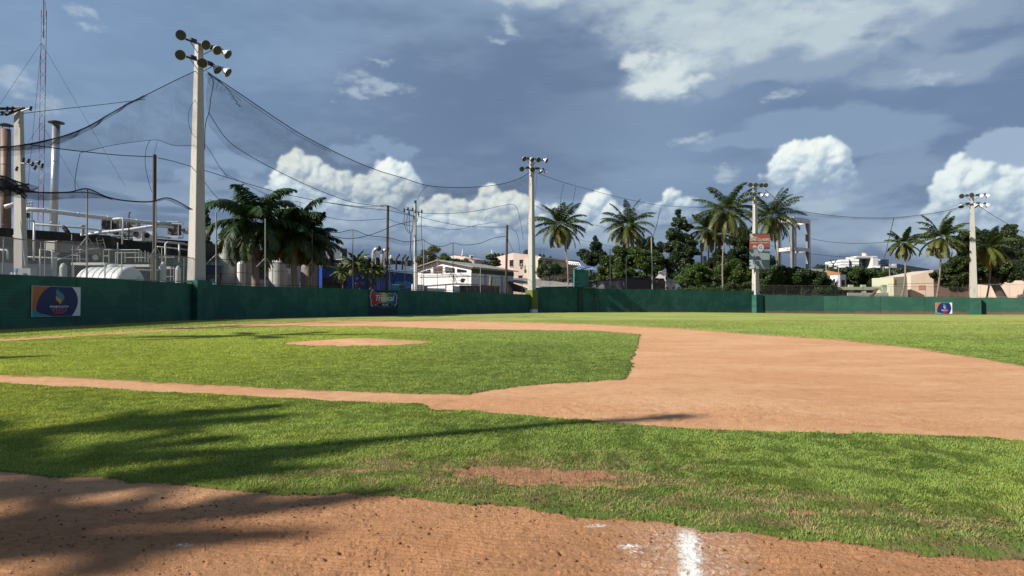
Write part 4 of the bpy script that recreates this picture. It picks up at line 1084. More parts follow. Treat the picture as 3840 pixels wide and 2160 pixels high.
def net(label, top, bot, A, B, m_, ropes=(), r=0.035, nx=60, nz=10, belly=0.5, seed=0):
    """net sheet hanging between two pixel curves on the plane A-B"""
    T = smooth_pts(top); Bt = smooth_pts(bot)
    x0 = max(T[0][0], Bt[0][0]); x1 = min(T[-1][0], Bt[-1][0])
    p0 = PV(x0, curve_at(T, x0), A, B)
    t = thing('ball_net', label, 'net', tuple(p0), 'ball nets hung along the field')
    nrm = Vector((*off(A, B, 1.0), 0)); v = []
    for i in range(nx + 1):
        x = x0 + (x1 - x0) * i / nx; yt = curve_at(T, x); yb = curve_at(Bt, x)
        for j in range(nz + 1):
            q = PV(x, yt + (yb - yt) * j / nz, A, B)
            q += nrm * (belly * math.sin(math.pi * j / nz) * math.sin(i * 0.9 + j * 0.4 + seed) * 0.6)
            v.append(q)
    w_ = nz + 1
    fs = [(i * w_ + j, (i + 1) * w_ + j, (i + 1) * w_ + j + 1, i * w_ + j + 1) for i in range(nx) for j in range(nz)]
    mb = MB(); mb.add(v, fs); part('netting', mb, m_, t, smooth=True)
    for pts, rr in [(top, r)] + list(ropes):
        mb = MB(); mb.tube([PV(a, b_, A, B) for a, b_ in smooth_pts(pts)], rr, 5); part('rope', mb, ROPE, t)
    return t
LA, LB = (-30.3, 12.0), (-29.75, 64.0)
net('large fine net sagging from the nearest floodlight pole to the left edge', [(-260,545),(0,553),(200,520),(320,480),(450,405),(560,350),(660,300),(742,262)],
    [(-260,600),(0,590),(120,575),(200,560),(320,570),(420,545),(560,526),(640,545),(742,556)], LA, LB, NET_A,
    [([(300,574),(420,545),(560,526),(600,527),(650,545),(700,545),(730,545)], 0.018), ([(745,360),(715,400),(706,450),(720,500),(740,520)], 0.02),
     ([(562,526),(548,560),(545,620),(560,690),(570,720)], 0.02), ([(590,530),(578,580)], 0.015), ([(300,575),(290,620),(281,680),(283,715)], 0.022)])
net('heavy bundled upper edge of the large left net', [(-200,548),(0,551),(120,540),(200,521),(320,478),(450,405),(540,358)],
    [(-200,566),(0,566),(120,562),(200,548),(320,496),(450,413),(540,360)], LA, LB, NET_B, [], 0.03)
net('dark low net bundled over the left fence posts', [(-200,640),(0,672),(60,700),(100,718),(180,722),(260,720),(327,708),(400,738),(470,752),(560,756),(620,742),(660,752),(716,784)],
    [(-200,720),(0,738),(60,742),(100,745),(170,752),(260,745),(327,744),(400,745),(470,756),(560,760),(620,750),(660,766),(716,790)], LA, LB, NET_B, [([(-200,690),(0,706),(90,712),(180,724),(327,722),(420,748)], 0.035), ([(-200,712),(0,700),(60,718),(95,745)], 0.05)], 0.045)
net('ragged tangle of old netting above the left utility pole', [(-220,650),(-100,668),(0,660),(50,676),(90,690),(108,690)], [(-220,745),(-100,760),(0,735),(50,735),(90,726),(108,722)], LA, LB, net_mat('net_tangle', 0.25, 0.92), [([(-220,700),(0,700),(92,696),(112,722)], 0.06), ([(-100,740),(0,712),(60,708),(100,736)], 0.05)], 0.05, belly=1.2)
NA, NB_ = P1, P2
net('large fine net between the first two floodlight poles', [(780,272),(860,325),(930,372),(1040,447),(1140,510),(1240,562),(1320,600),(1420,640),(1520,670),(1600,695),(1700,703),(1800,700),(1880,690),(1940,672),(1984,648)],
    [(780,470),(860,560),(930,600),(1040,640),(1140,700),(1240,735),(1320,755),(1420,772),(1520,790),(1600,800),(1700,815),(1800,830),(1880,850),(1940,870),(1990,880)], NA, NB_, NET_C,
    [([(780,278),(900,362),(1000,432),(1120,510),(1240,570)], 0.02), ([(785,275),(800,310),(790,370),(785,415),(770,470),(768,560)], 0.035),
     ([(1605,695),(1580,720),(1565,752)], 0.03), ([(1984,655),(1990,700),(1998,760)], 0.02)], 0.045, belly=0.6)
net('thin spray of net and lines fanning down from the nearest floodlight pole', [(776,268),(800,285),(850,330),(900,400)], [(776,300),(800,340),(850,352),(900,402)], NA, NB_, NET_A, [([(778,275),(830,312),(905,380)], 0.02)], 0.025)
net('low dark net on the thin posts behind the little palms', [(1225,868),(1270,872),(1323,862),(1380,882),(1461,892),(1520,906),(1588,898)],
    [(1225,880),(1270,892),(1323,894),(1380,898),(1461,908),(1520,922),(1588,906)], NA, NB_, NET_A, [([(1225,880),(1300,895),(1360,888),(1420,870),(1480,845),(1545,830)], 0.04)], 0.035)
net('dark netting strung across the dark post to the blue capped pole', [(1210,757),(1330,773),(1400,775),(1450,770),(1500,790),(1556,812)],
    [(1210,757),(1330,780),(1400,790),(1450,790),(1500,800),(1556,815)], NA, NB_, NET_A, [([(1210,757),(1330,776),(1450,789),(1556,813)], 0.03)], 0.03)
net('faint net right of the olive based floodlight pole', [(2012,648),(2100,680),(2200,708),(2300,735),(2400,757),(2480,770),(2600,777),(2720,777),(2830,778)],
    [(2012,900),(2100,880),(2200,890),(2300,900),(2400,895),(2480,892),(2600,895),(2720,895),(2830,895)], P2, P3, net_mat('net_fainter', 0.005, 0.03),
    [([(2115,690),(2104,735),(2100,800)], 0.03), ([(2160,700),(2148,760),(2140,800)], 0.03), ([(2480,776),(2460,850),(2448,890)], 0.04), ([(2474,776),(2466,830),(2456,870)], 0.02), ([(2012,652),(2010,700),(2006,760)], 0.02)], 0.035)
net('faint net between the banner pole and the rightmost floodlight pole', [(2870,712),(2960,780),(3060,800),(3160,812),(3260,817),(3352,816),(3450,806),(3550,790),(3644,764)],
    [(2870,760),(2960,800),(3060,812),(3160,822),(3260,824),(3352,824),(3450,815),(3550,800),(3644,775)], P3, P4, NET_C, [([(3352,818),(3335,890),(3315,975)], 0.06)], 0.045)
net('net slanting down from the rightmost floodlight pole to the right edge', [(3664,768),(3720,805),(3780,840),(3840,872),(3960,930)], [(3664,790),(3720,850),(3780,960),(3840,1060),(3960,1080)], P4, P5, net_mat('net_right', 0.03, 0.2), [], 0.045)
# ------------------------------------------------------------------ factory yard on the left
GZ = -0.55
SOOT = mat('sooty_concrete', (0.040, 0.035, 0.030), 0.9, 0.5, 0.8, col2=(0.12, 0.105, 0.09), thr=(0.5, 0.75), stretch=(1.5, 1.5, 0.4))
GREYW = mat('grey_render', (0.22, 0.22, 0.21), 0.9, 0.3, 0.7, col2=(0.08, 0.08, 0.08), thr=(0.5, 0.7))
WWALL = mat('white_wall', (0.62, 0.63, 0.66), 0.8, 0.15, 0.6, col2=(0.48, 0.48, 0.48), thr=(0.55, 0.75), stretch=(1, 1, 0.4))
ROOFD = mat('roof_dark', (0.05, 0.05, 0.05), 0.9, 0.3, 1)
WPIPE = mat('white_pipe', (0.66, 0.66, 0.64), 0.45, 0.15, 2, col2=(0.50, 0.47, 0.42), thr=(0.55, 0.75))
GLASSD = mat('dark_window', (0.02, 0.022, 0.025), 0.2, 0.2, 2, spec=0.6)
SILO_ = mat('vessel_grey', (0.50, 0.51, 0.50), 0.5, 0.15, 1.0)
DTEAL = mat('dark_teal_panel', (0.022, 0.040, 0.048), 0.7, 0.3, 1.0)
def box_thing(name, label, cat, parts, loc, group=None):
    t = thing(name, label, cat, loc, group)
    for nm, mb, m_ in parts: part(nm, mb, m_, t)
    return t
F0 = (-60.4, 56.4); F1 = (-39.0, 82.0); F2 = (-27.0, 128.0)
t = thing('factory_building', 'long low factory with sooty black parapet and pipes on its roof', 'building', (-52, 68, GZ))
mb = MB(); mb.prism([F0, F1, F2, (-62, 138), (-92, 84)], GZ, 8.6); part('wall', mb, GREYW, t)
mb = MB(); mb.slab(F0, F1, 7.35, 9.05, 0.9); mb.slab(F1, F2, 7.35, 9.05, 0.9); part('parapet', mb, SOOT, t, 'soot blackened parapet')
mb = MB(); mb.slab(F0, F1, GZ, 5.6, 0.35); part('lower_wall', mb, WWALL, t, 'whitewashed lower wall')
mb = MB(); mb.slab(F1, F2, GZ, 4.9, 0.3); part('lower_wall', mb, WWALL, t)
for s_ in (0.33, 0.42, 0.52, 0.9):
    a = lerp2(F0, F1, s_); mb = MB(); mb.box((a[0] + 0.3, a[1] - 0.25, 6.35), (2.2, 0.12, 0.9), rz=math.atan2(F1[1] - F0[1], F1[0] - F0[0])); part('vent_opening', mb, GLASSD, t)
for k in range(9):
    a = lerp2(F1, F2, 0.1 + 0.1 * k); mb = MB(); mb.box((a[0] + 0.35, a[1] - 0.1, 6.1), (2.4, 0.12, 1.4), rz=math.atan2(F2[1] - F1[1], F2[0] - F1[0])); part('window', mb, GLASSD, t)
mb = MB(); mb.tube([P(40, 893, 66), P(205, 903, 69)], 0.07, 6); part('rusty_pipe', mb, mat('rust_orange', (0.25, 0.11, 0.03), 0.8, 0.3, 3), t)
def pipe_thing(label, pts, r, m_=WPIPE, name='pipe', brackets=()):
    o_ = MB().tube(pts, r, 10).build(name, m_, smooth=False); tag(o_, label, 'pipe'); return o_
def pipe_t(label, pts, r, m_=WPIPE, flanges=(), name='process_pipe'):
    t = thing(name, label, 'pipe', tuple(pts[0]))
    mb = MB(); mb.tube(pts, r, 10); part('pipe_run', mb, m_, t, smooth=True)
    pv = [Vector(q) for q in pts]
    for f_ in flanges:
        L = [0]
        for i in range(len(pv) - 1): L.append(L[-1] + (pv[i + 1] - pv[i]).length)
        s_ = f_ * L[-1]
        for i in range(len(pv) - 1):
            if L[i] <= s_ <= L[i + 1]:
                q = pv[i] + (pv[i + 1] - pv[i]) * ((s_ - L[i]) / max(1e-6, L[i + 1] - L[i])); d = (pv[i + 1] - pv[i]).normalized()
                mb = MB(); mb.tube([q - d * 0.05, q + d * 0.05], r * 1.2, 10); part('flange', mb, m_, t); break
    return t
pipe_t('big white pipe running along the factory roof from the utility pole', [P(100, 785, 62), P(160, 789, 63), P(300, 806, 65), P(420, 820, 67.5), P(560, 835, 71), P(640, 840, 73)], 0.20, WPIPE, (0.1, 0.3, 0.5, 0.72, 0.9))
pipe_t('short thick white pipe end pointing left beside the utility pole', [P(18, 776, 62), P(62, 765, 62.6), P(72, 764, 63)], 0.20, WPIPE, (0.5,))
pipe_t('thin white pipe running just above the black parapet', [P(132, 841, 66), P(300, 854, 69), P(450, 871, 72), P(560, 884, 76), P(640, 893, 78)], 0.10, WPIPE, (0.4, 0.8))
pipe_t('white downpipe with elbow at its top, right of the utility pole', [P(92, 830, 60), P(124, 826, 61), P(128, 830, 61), P(127, 920, 61), P(127, 978, 61)], 0.085, WPIPE, (0.6,))
pipe_t('white bent pipe frame dropping over the parapet', [P(423, 821, 66), P(460, 817, 66), P(462, 821, 66), P(458, 916, 66)], 0.075, WPIPE)
pipe_t('bright white pipe rising to the right across the roof units', [P(303, 881, 70), P(380, 872, 70.5), P(480, 862, 71), P(560, 850, 71.5), P(600, 848, 72), P(650, 853, 73)], 0.16, WHITE, (0.3, 0.7))
pipe_t('rusty thin vent pipe with hooked top on the roof', [P(483, 905, 70), P(484, 800, 70), P(487, 795, 70), P(490, 798, 70)], 0.06, RUST)
pipe_t('small white bent pipe against the grey wall at far left', [P(-10, 937, 62), P(26, 937, 62), P(29, 942, 62), P(29, 972, 62)], 0.09, WPIPE)
pipe_t('short white pipe stub left of the utility pole', [P(50, 886, 63), P(62, 882, 63)], 0.09, WPIPE)
def frame_box(t, c, sx, sy, sz, m_, r=0.04, rz=0.2):
    ex = Vector((math.cos(rz), math.sin(rz), 0)); ey = Vector((-math.sin(rz), math.cos(rz), 0)); ez = Vector((0, 0, 1)); c = Vector(c)
    mb = MB()
    for a in (-1, 1):
        for b_ in (-1, 1):
            mb.tube([c + ex * a * sx / 2 + ey * b_ * sy / 2, c + ex * a * sx / 2 + ey * b_ * sy / 2 + ez * sz], r, 5)
            mb.tube([c + ex * a * sx / 2 - ey * sy / 2 + ez * sz * (0.5 + b_ / 2), c + ex * a * sx / 2 + ey * sy / 2 + ez * sz * (0.5 + b_ / 2)], r, 5)
            mb.tube([c - ex * sx / 2 + ey * a * sy / 2 + ez * sz * (0.5 + b_ / 2), c + ex * sx / 2 + ey * a * sy / 2 + ez * sz * (0.5 + b_ / 2)], r, 5)
    return part('frame', mb, m_, t)
def roof_unit(label, px, ytop, ybot, wpx, d, body, frame=True, dep=1.6):
    c = P(px, ybot, d); h = P(px, ytop, d).z - c.z; w_ = wpx * d / F
    t = thing('rooftop_unit', label, 'air conditioner', tuple(c), 'machines on the factory roof')
    mb = MB(); mb.box(c + Vector((0, 0, h / 2)), (w_, dep, h), rz=0.2); part('casing', mb, body, t)
    mb = MB(); mb.lathe(c + Vector((0.02, -dep / 2 - 0.02, h * 0.55)), (0.2, -1, 0), [(0, min(w_, h) * 0.36), (0.05, min(w_, h) * 0.36)], 14); part('fan_grille', mb, DARK, t)
    if frame: frame_box(t, c + Vector((0, 0, -0.3)), w_ + 0.25, dep + 0.3, h + 0.5, WPIPE)
    return t
roof_unit('dark boxed air handler in a white frame on the factory roof', 408, 828, 866, 30, 72, DARK)
roof_unit('smaller dark unit in the middle of the roof machines', 445, 828, 878, 22, 72.5, GREYW)
roof_unit('wide pale grey air conditioner on the factory roof', 487, 833, 885, 56, 75, mat('pale_grey', (0.35, 0.35, 0.34), 0.7, 0.3, 2))
roof_unit('white cabinet on the roof left of the dark steel post', 525, 863, 905, 30, 72, WHITE, False)
roof_unit('white cabinet with lattice stand right of the dark steel post', 566, 870, 906, 26, 73, WHITE, False)
roof_unit('grey hopper shaped unit on the roof beside the nearest floodlight pole', 655, 842, 880, 34, 76, mat('unit_brown', (0.16, 0.14, 0.12), 0.8, 0.3, 2))
roof_unit('white box at the roof edge beside the nearest floodlight pole', 700, 858, 875, 18, 78, WHITE, False)
# stacks
def stack(label, px, w_, ytop, d, m_, cap_w, cap_y, lean=0, bands=(0.2, 0.4, 0.55, 0.7, 0.85)):
    b0 = P(px - lean, 870, d); tp = P(px, ytop, d); b0.z = 8.6
    t = thing('chimney_stack', label, 'chimney', tuple(b0), 'metal chimney stacks on the factory roof')
    r = w_ * d / F / 2
    mb = MB(); mb.tube([b0, tp], r, 20); part('flue', mb, m_, t, smooth=True)
    for k in bands:
        q = b0 + (tp - b0) * k; mb = MB(); mb.tube([q, q + Vector((0, 0, 0.07))], r * 1.05, 20); part('band', mb, m_, t)
    c = P(px, cap_y, d); cr_ = cap_w * d / F / 2
    mb = MB(); mb.lathe(c, (0, 0, 1), [(-0.12, cr_), (-0.02, cr_), (0.16, cr_ * 0.4), (0.22, 0.05)], 24); part('rain_cap', mb, DARK, t)
    for a in (-1, 1):
        mb = MB(); mb.tube([tp + Vector((r * 0.8 * a, 0, -0.1)), Vector((c.x + r * 0.8 * a, c.y, c.z - 0.05))], 0.04, 5); part('cap_strut', mb, DARK, t)
    return t
stack('brown weathered chimney stack at the far left with a dark disc cap', 22, 33, 485, 88, mat('brown_flue', (0.20, 0.13, 0.09), 0.6, 0.3, 0.4, col2=(0.30, 0.24, 0.19), thr=(0.4, 0.7), stretch=(1, 1, 0.2), metal=0.3), 50, 468, -2)
stack('shiny silver chimney stack with a black mushroom cap', 211, 27, 470, 86, mat('silver_flue', (0.62, 0.62, 0.60), 0.28, 0.2, 0.5, metal=0.75, stretch=(1, 1, 0.3)), 55, 458, 12)
# radio mast
mp = P(155, 860, 150); t = thing('radio_mast', 'red and white lattice radio mast with guy wires at upper left', 'radio mast', (mp.x, mp.y, GZ))
topz = P(155, 42, 150).z; RW = (mat('mast_red', (0.30, 0.06, 0.05), 0.6, 0.2, 3), mat('mast_white', (0.45, 0.42, 0.42), 0.6, 0.2, 3))
mb = MB(); hw = 0.56; zz = 5.0; k = 0
mb2 = MB()
while zz < topz:
    seg = (MB, ); z1 = zz + 1.5; mb.cur = 0 if (k // 5) % 2 == 0 else 1
    cs = [(-hw, -hw * 0.6), (hw, -hw * 0.6), (0, hw)]
    for i in range(3):
        a = cs[i]; b_ = cs[(i + 1) % 3]
        mb.tube([(mp.x + a[0], mp.y + a[1], zz), (mp.x + a[0], mp.y + a[1], z1)], 0.07, 4, cap=False)
        p_a, p_b = (a, b_) if k % 2 else (b_, a)
        mb.tube([(mp.x + p_a[0], mp.y + p_a[1], zz), (mp.x + p_b[0], mp.y + p_b[1], z1)], 0.035, 3, cap=False)
    zz = z1; k += 1
part('lattice', mb, RW, t)
mb = MB(); mb.tube([(mp.x - 0.2, mp.y, topz - 6), (mp.x - 0.35, mp.y, topz + 9)], 0.09, 5); part('antenna_rod', mb, DARK, t)
mb = MB(); mb.tube([(mp.x + 0.3, mp.y, topz - 1), (mp.x + 0.0, mp.y, topz + 2.2), ], 0.06, 5); part('antenna_rod', mb, RW[0], t)
for (y0, x1, y1, d1) in ((160, -60, 480, 130), (160, 470, 700, 190), (165, 95, 800, 120), (462, 60, 600, 140), (462, 330, 760, 180)):
    mb = MB(); mb.tube([P(155, y0, 150), P(x1, y1, d1)], 0.035, 4); part('guy_wire', mb, ROPE, t)
# utility pole with cross arm at left
t = thing('utility_pole', 'thick concrete utility pole at the far left with tilted wooden cross arms', 'utility pole', (P(78, 1015, 47).x, 47, GZ))
bp_ = P(78, 1015, 47); tp_ = P(70, 402, 47)
mb = MB(); n = 12
rings = []
for i in range(n + 1):
    q = bp_ + (tp_ - bp_) * (i / n); w_ = (0.33 + (0.22 - 0.33) * i / n); rings.append([(q.x - w_, q.y - w_ * 0.7, q.z), (q.x + w_, q.y - w_, q.z), (q.x + w_ * 0.8, q.y + w_, q.z), (q.x - w_ * 0.8, q.y + w_, q.z)])
v = [q for r_ in rings for q in r_]; fs = [(i * 4 + j, i * 4 + (j + 1) % 4, (i + 1) * 4 + (j + 1) % 4, (i + 1) * 4 + j) for i in range(n) for j in range(4)] + [(3, 2, 1, 0), (n * 4, n * 4 + 1, n * 4 + 2, n * 4 + 3)]
mb.add(v, fs); part('shaft', mb, CONC, t)
mb = MB(); mb.box((bp_.x, bp_.y, 0.6), (0.8, 0.8, 2.6)); part('plinth', mb, CONC, t)
for (a, b_) in (((20, 431), (88, 403)), ((-30, 408), (92, 406))):
    mb = MB(); mb.tube([P(*a, 46.4), P(*b_, 46.7)], 0.10, 6); part('cross_arm', mb, DARK, t)
mb = MB(); mb.tube([P(80, 418, 46.5), P(112, 407, 46.5)], 0.06, 5); part('white_bracket', mb, WHITE, t)
for (a, b_) in ((85, 600), (104, 604), (120, 615), (130, 628), (144, 610), (156, 622), (113, 407), (24, 408), (6, 425), (44, 408), (60, 633)):
    mb = MB(); mb.lathe(P(a, b_ + 8, 46.3), (0.3, 0, 1), [(0, 0.05), (0.05, 0.11), (0.11, 0.05), (0.16, 0.11), (0.22, 0.05), (0.27, 0.1), (0.32, 0.04)], 8); part('insulator', mb, BLACK, t)
mb = MB(); mb.tube([P(78, 612, 46.5), P(110, 616, 46.3), P(150, 605, 46.3)], 0.05, 5); mb.tube([P(110, 616, 46.3), P(130, 640, 46.3), P(140, 622, 46.3), P(158, 640, 46.3), P(160, 612, 46.3)], 0.03, 5); part('insulator_bracket', mb, STEEL, t)
for k, (a, b_, c_, d_) in enumerate(((-60, 402, 60, 406), (-60, 418, 50, 420), (-60, 436, 30, 430), (-60, 412, 22, 425))):
    mb = MB(); mb.tube([P(a, b_, 44), P(c_, d_, 46.5)], 0.03, 5); part('conductor', mb, BLACK, t)
mb = MB(); mb.tube([P(76, 830, 46.3), P(83, 900, 46.3), P(95, 1000, 46.3)], 0.03, 5); part('earth_cable', mb, WPIPE, t)
# blue rag, cabinets by the wall
t = thing('meter_cabinet', 'pale grey cabinet at the foot of the left utility pole', 'cabinet', tuple(P(95, 1050, 46)))
mb = MB(); mb.box(P(95, 1040, 46) + Vector((0, 0, -0.2)), (1.1, 0.6, 1.6)); part('body', mb, mat('cabinet_grey', (0.42, 0.44, 0.44), 0.6, 0.15, 2), t)
mb = MB(); mb.box(P(93, 1027, 45.6), (0.2, 0.05, 0.06)); part('handle', mb, BLACK, t)
t = thing('white_bollard', 'two joined white pipes capped at the wall beside the utility pole', 'bollard', tuple(P(50, 1050, 45)))
for q in (47, 60):
    mb = MB(); mb.tube([P(q, 1060, 45), P(q, 1022, 45)], 0.10, 10); part('pipe', mb, WHITE, t)
o = MB().add([P(55, 1008, 45.5), P(68, 1006, 45.5), P(66, 1020, 45.4), P(60, 1028, 45.3), P(56, 1018, 45.5), P(62, 1012, 45.2)], [(0, 5, 4), (0, 1, 5), (1, 2, 5), (2, 3, 5), (3, 4, 5)]).build('blue_rag', mat('rag_blue', (0.03, 0.16, 0.55), 0.8, 0.2, 6)); tag(o, 'bright blue rag tied to the foot of the left utility pole', 'rag')
# rusty duct and teal block, ladder
d = 65.5
t = thing('exhaust_duct', 'grey rust streaked sheet metal duct hanging from the factory wall', 'duct', tuple(P(205, 945, d)))
mb = MB(); a = P(207, 903, d); b_ = P(372, 912, d + 2.6); mb.slab((a.x, a.y), (b_.x, b_.y), P(207, 945, d).z, a.z, 1.6, P(372, 957, d + 2.6).z, b_.z); part('duct_body', mb, mat('rusty_sheet', (0.20, 0.20, 0.195), 0.7, 0.3, 1.2, col2=(0.20, 0.085, 0.04), thr=(0.56, 0.66), stretch=(1.6, 1.6, 0.3)), t)
mb = MB(); mb.prism([(a.x - 0.5, a.y - 0.8), (a.x + 0.55, a.y - 0.9), (a.x + 0.55, a.y - 0.1), (a.x - 0.5, a.y - 0.1)], P(207, 945, d).z + 0.15, a.z - 0.1); part('end_box', mb, mat('cream_sheet', (0.52, 0.52, 0.46), 0.7, 0.3, 3), t)
mb = MB(); mb.tube([P(216, 946, d), P(216, 955, d)], 0.16, 8); part('outlet', mb, WPIPE, t)
t = thing('machine_housing', 'big dark teal machine housing behind the white tank', 'machine', tuple(P(207, 1060, 66)))
a = P(207, 950, 66); b_ = P(640, 965, 74)
mb = MB(); mb.slab((a.x, a.y), (b_.x, b_.y), GZ, a.z, 1.4, GZ, b_.z); part('housing', mb, DTEAL, t)
for k in range(7):
    q = a + (b_ - a) * (0.08 + k * 0.14); mb = MB(); mb.box((q.x + 0.6, q.y - 0.7, 2.6), (0.10, 0.10, 5.6)); part('rib', mb, DARK, t)
mb = MB(); mb.lathe(P(358, 966, 66.5), (0.3, -1, 0), [(0, 0.28), (0.1, 0.28)], 14); part('round_hatch', mb, mat('pale_grey', (0.35, 0.35, 0.34)), t)
t = thing('ladder', 'steel ladder leaning on the black parapet', 'ladder', tuple(P(385, 965, 67)))
for (x0, y0, x1, y1) in ((362, 893, 380, 965), (386, 893, 398, 935)):
    mb = MB(); mb.tube([P(x0, y0, 67.5), P(x1, y1, 66.5)], 0.05, 5); part('rail', mb, RUST, t)
for k in range(5):
    mb = MB(); mb.tube([P(366 + 3.4 * k, 902 + 11 * k, 67.2), P(389 + 2.2 * k, 902 + 11 * k, 67.2)], 0.035, 5); part('rung', mb, RUST, t)
# satellite dish / lamp head on the parapet
t = thing('yard_lamp', 'dark ribbed yard lamp tilted up on the factory parapet', 'lamp', tuple(P(268, 900, 64)))
mb = MB(); mb.tube([P(269, 901, 64), P(269, 878, 64)], 0.05, 6); part('stem', mb, STEEL, t)
mb = MB(); mb.tube([P(262, 880, 64), P(252, 868, 64), P(240, 853, 64), P(236, 846, 64)], [0.10, 0.22, 0.20, 0.10], 8); part('lamp_head', mb, BLACK, t)
t = thing('whip_antenna', 'thin pale rod standing on the parapet beside the silver stack', 'antenna', tuple(P(217, 868, 68))); mb = MB(); mb.tube([P(217, 868, 68), P(222, 832, 68)], 0.05, 5); part('rod', mb, STEEL, t)
t = thing('roof_vent', 'squat capped vent pipe in the middle of the factory roof', 'vent', tuple(P(310, 880, 70)))
mb = MB(); mb.tube([P(310, 885, 70), P(310, 850, 70)], 0.17, 10); part('pipe_stub', mb, STEEL, t); mb = MB(); mb.tube([P(310, 850, 70), P(310, 845, 70)], 0.28, 10); part('cap', mb, STEEL, t)
t = thing('roof_platform', 'small railed steel platform on legs, on the roof behind the utility pole', 'platform', tuple(P(108, 860, 75)))
for q in (93, 103, 110, 120):
    mb = MB(); mb.tube([P(q, 860, 75), P(q, 757, 75)], 0.05, 5); part('leg', mb, STEEL, t)
for y in (757, 768, 779, 795):
    mb = MB(); mb.tube([P(88, y + 4, 75), P(122, y, 75)], 0.045, 5); part('rail', mb, mat('cream_sheet', (0.5, 0.5, 0.4)), t)
mb = MB(); mb.box(P(97, 807, 75), (0.6, 0.6, 0.5)); part('control_box', mb, DARK, t)

for k_, (lab, pts, r_) in enumerate((
    ('white double bend pipe on the grey factory wall left of the rusty duct', [(150, 1000, 62), (150, 935, 62), (196, 940, 62), (196, 1010, 62)], 0.07),
    ('long thin white pipe low on the grey factory wall', [(85, 962, 64), (205, 968, 65), (330, 972, 66)], 0.06),
    ('pale vertical pipe pair member beside the tall railed frame', [(620, 1055, 69), (620, 915, 69), (628, 908, 69), (690, 912, 72)], 0.08),
    ('thin grey pipe standing above the teal machine housing', [(441, 985, 66), (441, 910, 66)], 0.06),
    ('grey pipe sloping over the teal machine housing', [(215, 975, 65), (330, 935, 66.5), (392, 930, 67)], 0.05),
    ('white pipe rack beam right of the dark steel post', [(590, 905, 70), (660, 912, 72), (712, 918, 74)], 0.10),
    ('second white pipe rack beam below the first, right of the dark steel post', [(590, 925, 69), (660, 932, 71), (712, 938, 73)], 0.07),
    ('white pipe dropping from the rack beside the nearest floodlight pole', [(672, 912, 71), (672, 985, 71)], 0.09),
    ('white pipe running behind the white tank', [(440, 1008, 66), (560, 1014, 68), (600, 1012, 69)], 0.09))):
    pipe_t(lab, [P(*q) for q in pts], r_, WPIPE, (0.5,))
for (px, wpx, yt, lab) in ((238, 26, 990, 'squat pale vessel on legs left of the white tank'), (612, 22, 985, 'narrow pale vessel right of the white tank'), (668, 20, 1000, 'short pale vessel beside the nearest floodlight pole')):
    c = P(px, yt, 64); r_ = wpx * 64 / F / 2; t = thing('process_vessel', lab, 'vessel', (c.x, c.y, GZ), 'pale vessels in the factory yard')
    mb = MB(); mb.lathe((c.x, c.y, 1.2), (0, 0, 1), [(0, r_ * .5), (0.25, r_), (c.z - 1.5, r_), (c.z - 1.2, r_ * .6), (c.z - 1.1, r_ * .15)], 18); part('drum', mb, SILO_, t)
    for a in (0.5, 2.6, 4.7): mb = MB(); mb.tube([(c.x + r_ * .8 * math.cos(a), c.y + r_ * .8 * math.sin(a), GZ), (c.x + r_ * .8 * math.cos(a), c.y + r_ * .8 * math.sin(a), 1.6)], 0.05, 5); part('leg', mb, STEEL, t)
# white horizontal tank
d = 60; c0 = P(487, 1062, d); r_ = 63 * d / F; ax = Vector((-0.90, 0.30, 0)).normalized()
t = thing('storage_tank', 'large white ribbed tank lying on its side behind the left wall', 'tank', (c0.x - 2, c0.y, GZ))
mb = MB(); mb.lathe(c0, -ax, [(-5.2, 0.3), (-5.15, r_ * 0.55), (-5.0, r_ * 0.8), (-4.7, r_ * 0.96), (-4.4, r_), (-0.1, r_), (0.10, r_ * 0.97), (0.25, r_ * 0.85), (0.35, r_ * 0.6), (0.40, r_ * 0.3), (0.41, 0.05)], 40)
TANK = mat('tank_white', (0.72, 0.74, 0.72), 0.4, 0.12, 1.0, col2=(0.45, 0.42, 0.34), thr=(0.60, 0.8))
part('shell', mb, TANK, t, smooth=True)
for k in range(6):
    mb = MB(); q = c0 + ax * (0.55 + 0.72 * k); mb.lathe(q, ax, [(0, r_ * 1.004), (0.02, r_ * 1.028), (0.09, r_ * 1.028), (0.11, r_ * 1.004)], 40); part('rib', mb, mat('tank_rib', (0.48, 0.48, 0.44), 0.5, 0.2, 1), t)
u_ = ax.cross(Vector((0, 0, 1))).normalized()
bd = Board(c0 - ax * 0.43 + Vector((0, 0, 0.25)), -u_, (0, 0, 1))
if bd.w.dot(-ax) < 0: bd = Board(c0 - ax * 0.43 + Vector((0, 0, 0.25)), u_, (0, 0, 1))
part('blank_placard', bd.poly([(0.12, 0), (0.62, 0.45), (1.10, 0.0), (0.6, -0.5)], 0.0, 0.03), mat('placard', (0.55, 0.60, 0.68), 0.5, 0.1, 2), t)
part('dark_stencil', bd.poly([(-0.62, -0.55), (0.05, -0.60), (0.05, -0.70), (-0.62, -0.66)], 0.0, 0.02), mat('stencil', (0.12, 0.16, 0.17), 0.7), t)
mb = MB(); mb.lathe(c0 + ax * 2.0 + Vector((0, 0, r_ - 0.05)), (0, 0, 1), [(0, 0.45), (0.18, 0.45), (0.25, 0.3)], 16); part('manhole', mb, TANK, t)
for k in (0.8, 3.6):
    q = c0 + ax * k; mb = MB(); mb.box((q.x, q.y, (c0.z - r_ * 0.6 + GZ) / 2), (0.4, r_ * 1.5, c0.z - r_ * 0.6 - GZ), rz=math.atan2(ax.y, ax.x)); part('saddle', mb, CONC, t)
mb = MB(); mb.tube([P(393, 1050, 58), P(393, 992, 58), P(400, 988, 58.2), P(440, 990, 59)], 0.07, 6); part('vent_pipe', mb, WPIPE, t)
